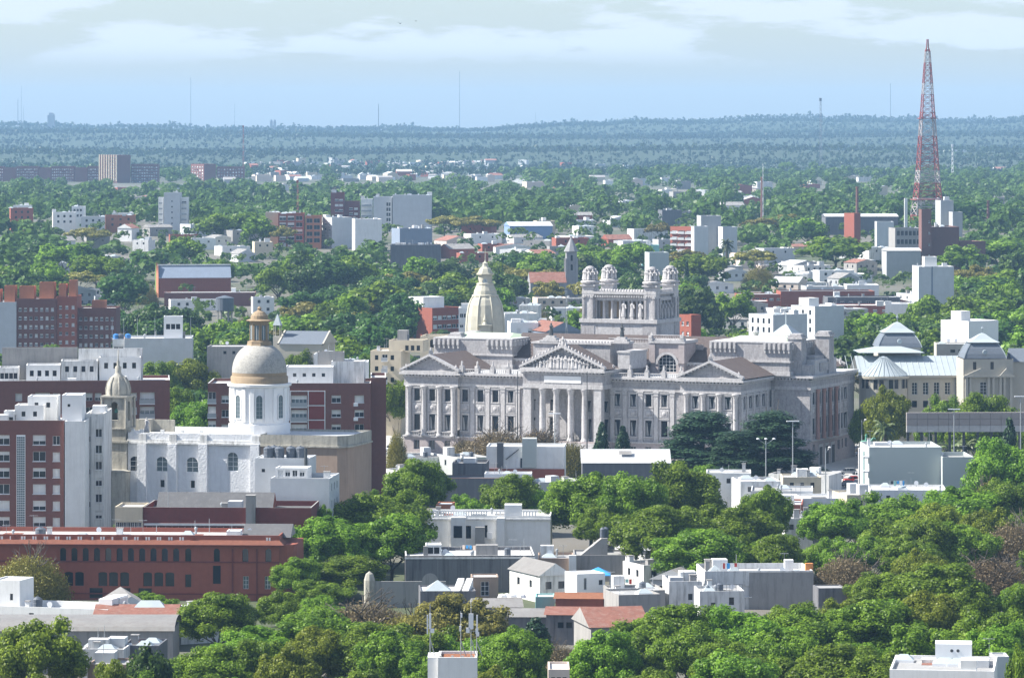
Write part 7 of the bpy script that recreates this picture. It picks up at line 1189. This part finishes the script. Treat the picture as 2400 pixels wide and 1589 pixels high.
# ---------------------------------------------------------------- parked cars
def car_meshes(paint,long=4.3,hh=1.45):
    b=MB(); L=long/2; prof=[(-L,.35),(-L,.78),(-L+.25,.88),(-L+1.0,.92),(L-.75,.92),(L-.1,.84),(L,.6),(L,.35)]; 
    def ext(m,pr,w0,w1,mt): 
        a=[(x,-w0,z) for x,z in pr]; c=[(x,w0,z) for x,z in pr]; m.poly(a,mt); m.poly(c[::-1],mt)
        for i in range(len(pr)): j=(i+1)%len(pr); m.poly([a[j],a[i],c[i],c[j]],mt)
    ext(b,prof,.86,.86,paint); body=b.mesh('body'); c=MB(); rp=[(-L+1.05,.93),(-L+1.75,hh),(L-1.05,hh),(L-.35,.93)]; lo=.82; hi=.66; P0=[(x,-(lo if z<1 else hi),z) for x,z in rp]; P1=[(x,(lo if z<1 else hi),z) for x,z in rp]; c.poly(P0,'glass'); c.poly(P1[::-1],'glass'); c.poly([P0[0],P0[1],P1[1],P1[0]],'glass'); c.poly([P0[2],P0[3],P1[3],P1[2]],'glass'); c.poly([P0[1],P0[2],P1[2],P1[1]],paint); c.box(-L+1.6,L-.95,-.68,.68,hh-.06,hh+.02,paint)
    for x in (-L+1.75,.05,L-1.05): c.tube((x,-hi-.005,hh),(x+(.0),-lo-.01,.93),.05,.05,4,paint)
    w=MB(); w.lathe([(.32,-.1),(.34,-.05),(.34,.05),(.32,.1)],0,0,12,'tyre'); w.lathe([(.2,.11),(.1,.12)],0,0,8,'metal_grey'); return body,c.mesh('cabin'),w.mesh('wheel')
CARM={k:car_meshes(k,l,h) for k,l,h in(('paint_white',4.4,1.55),('paint_silver',4.5,1.5),('paint_dark',4.4,1.45),('paint_red',4.0,1.5))}
HL=MB(); HL.box(-.05,.05,-.15,.15,-.06,.06,'metal_white'); HL=HL.mesh('headlight')
def car(px,py,k,ang,lab):
    D=None
    for d in np.arange(780,1080,1.0):
        if zat(py,d)<=terr(pxX(px,d),d)+.12: D=float(d); break
    if D is None: return
    X=pxX(px,D); e=empty('parked_car',(X,D,terr(X,D)+.15),R(ang),lab,'car','cars parked by the palace'); b,c,w=CARM[k]; put('body',b,e); put('cabin',c,e)
    for x in(-1.35,1.35):
        for y in(-.8,.8): o=put('wheel',w,e,(x,y,.32)); o.rotation_euler=(R(90) if y<0 else R(-90),0,0)
    for y in(-.6,.6): put('headlight',HL,e,(-2.15 if k!='paint_red' else -2.0,y,.68))
for a in((1958,1121,'paint_white',8,'white hatchback parked nearest the palace side steps'),(1988,1113,'paint_silver',8,'silver car behind the white hatchback'),(2012,1122,'paint_white',-20,'white car beside the small red car'),(1998,1132,'paint_red',10,'small red car by the blank grey building'),(1955,1142,'paint_white',50,'white car on the near side of the car park'),(1985,1142,'paint_dark',50,'dark car between the two white ones in the car park'),(2013,1140,'paint_silver',50,'silver car beside the dark one in the car park'),(1998,1164,'paint_white',8,'white car at the near edge of the car park'),(2222,1062,'paint_dark',4,'dark car under the hoarding, left'),(2246,1064,'paint_silver',4,'silver car under the hoarding'),(2268,1066,'paint_white',4,'white car under the hoarding, right'),(2018,1068,'paint_white',70,'white car behind the palace corner'),(2006,1060,'paint_dark',60,'dark car behind the palace corner'),(915,1058,'paint_white',85,'white car on the street left of the palace'),(925,1040,'paint_silver',88,'silver car further up the street left of the palace'),(932,1072,'paint_dark',10,'dark car on the road before the left palace corner')): car(*a)
# bronze monument by the car park
D=905; px=2030; X=pxX(px,D); z=terr(X,D); e=empty('monument',(X,D,z),0,'green bronze rider monument on a pale plinth beside the blank grey building','monument'); zt=zat(1050,D)-z; mb=MB(); mb.box(-1.6,1.6,-1.2,1.2,0,zt,'stone_light'); mb.put('plinth',e); mb=MB(); mb.lathe([(.55,zt+.9),(.65,zt+1.2),(.5,zt+1.6)],0,0,8,'bronze',0,2.0); [mb.tube((a,b,zt),(a*.6,b*.8,zt+1.1),.13,.2,5,'bronze') for a in(-.35,.35) for b in(-.9,.9)]; fig(mb,0,0,zt+1.4,1.7,'bronze',.18); mb.tube((0,-1,zt+1.4),(0,-1.6,zt+2.2),.3,.2,6,'bronze'); mb.tube((0,-1.6,zt+2.2),(0,-2.1,zt+1.95),.2,.12,6,'bronze'); o=mb.put('rider',e); o.rotation_euler=(0,0,1.2)
# ---------------------------------------------------------------- birds
BM=MB(); BM.lathe([(.02,-.35),(.1,-.15),(.11,.1),(.06,.3),(.02,.42)],0,0,6,'bird'); BM.v=[(x,z,y) for x,y,z in BM.v]
def bird(px,py,D,dz,lab):
    mb=MB(); mb.v=list(BM.v); mb.f=list(BM.f); mb.m=list(BM.m); mb.names=['bird']
    for s in(-1,1): mb.poly([(0,.12,.03),(s*.5,.22,dz*.6),(s*.5,-.02,dz*.6),(0,-.12,.03)],'bird'); mb.poly([(s*.5,.22,dz*.6),(s*1.1,.05,dz),(s*.5,-.02,dz*.6)],'bird')
    mb.poly([(-.08,-.3,0),(.08,-.3,0),(.12,-.55,0),(-.12,-.55,0)],'bird'); o=mb.put('bird',None,(pxX(px,D),D,zat(py,D)),.5); o.scale=(1.3,1.3,1.3); tag(o,lab,'bird','birds in the sky')
bird(938,56,1500,.45,'dark bird with raised wings under the cloud'); bird(975,50,1500,.12,'dark bird gliding flat, right of the other bird')
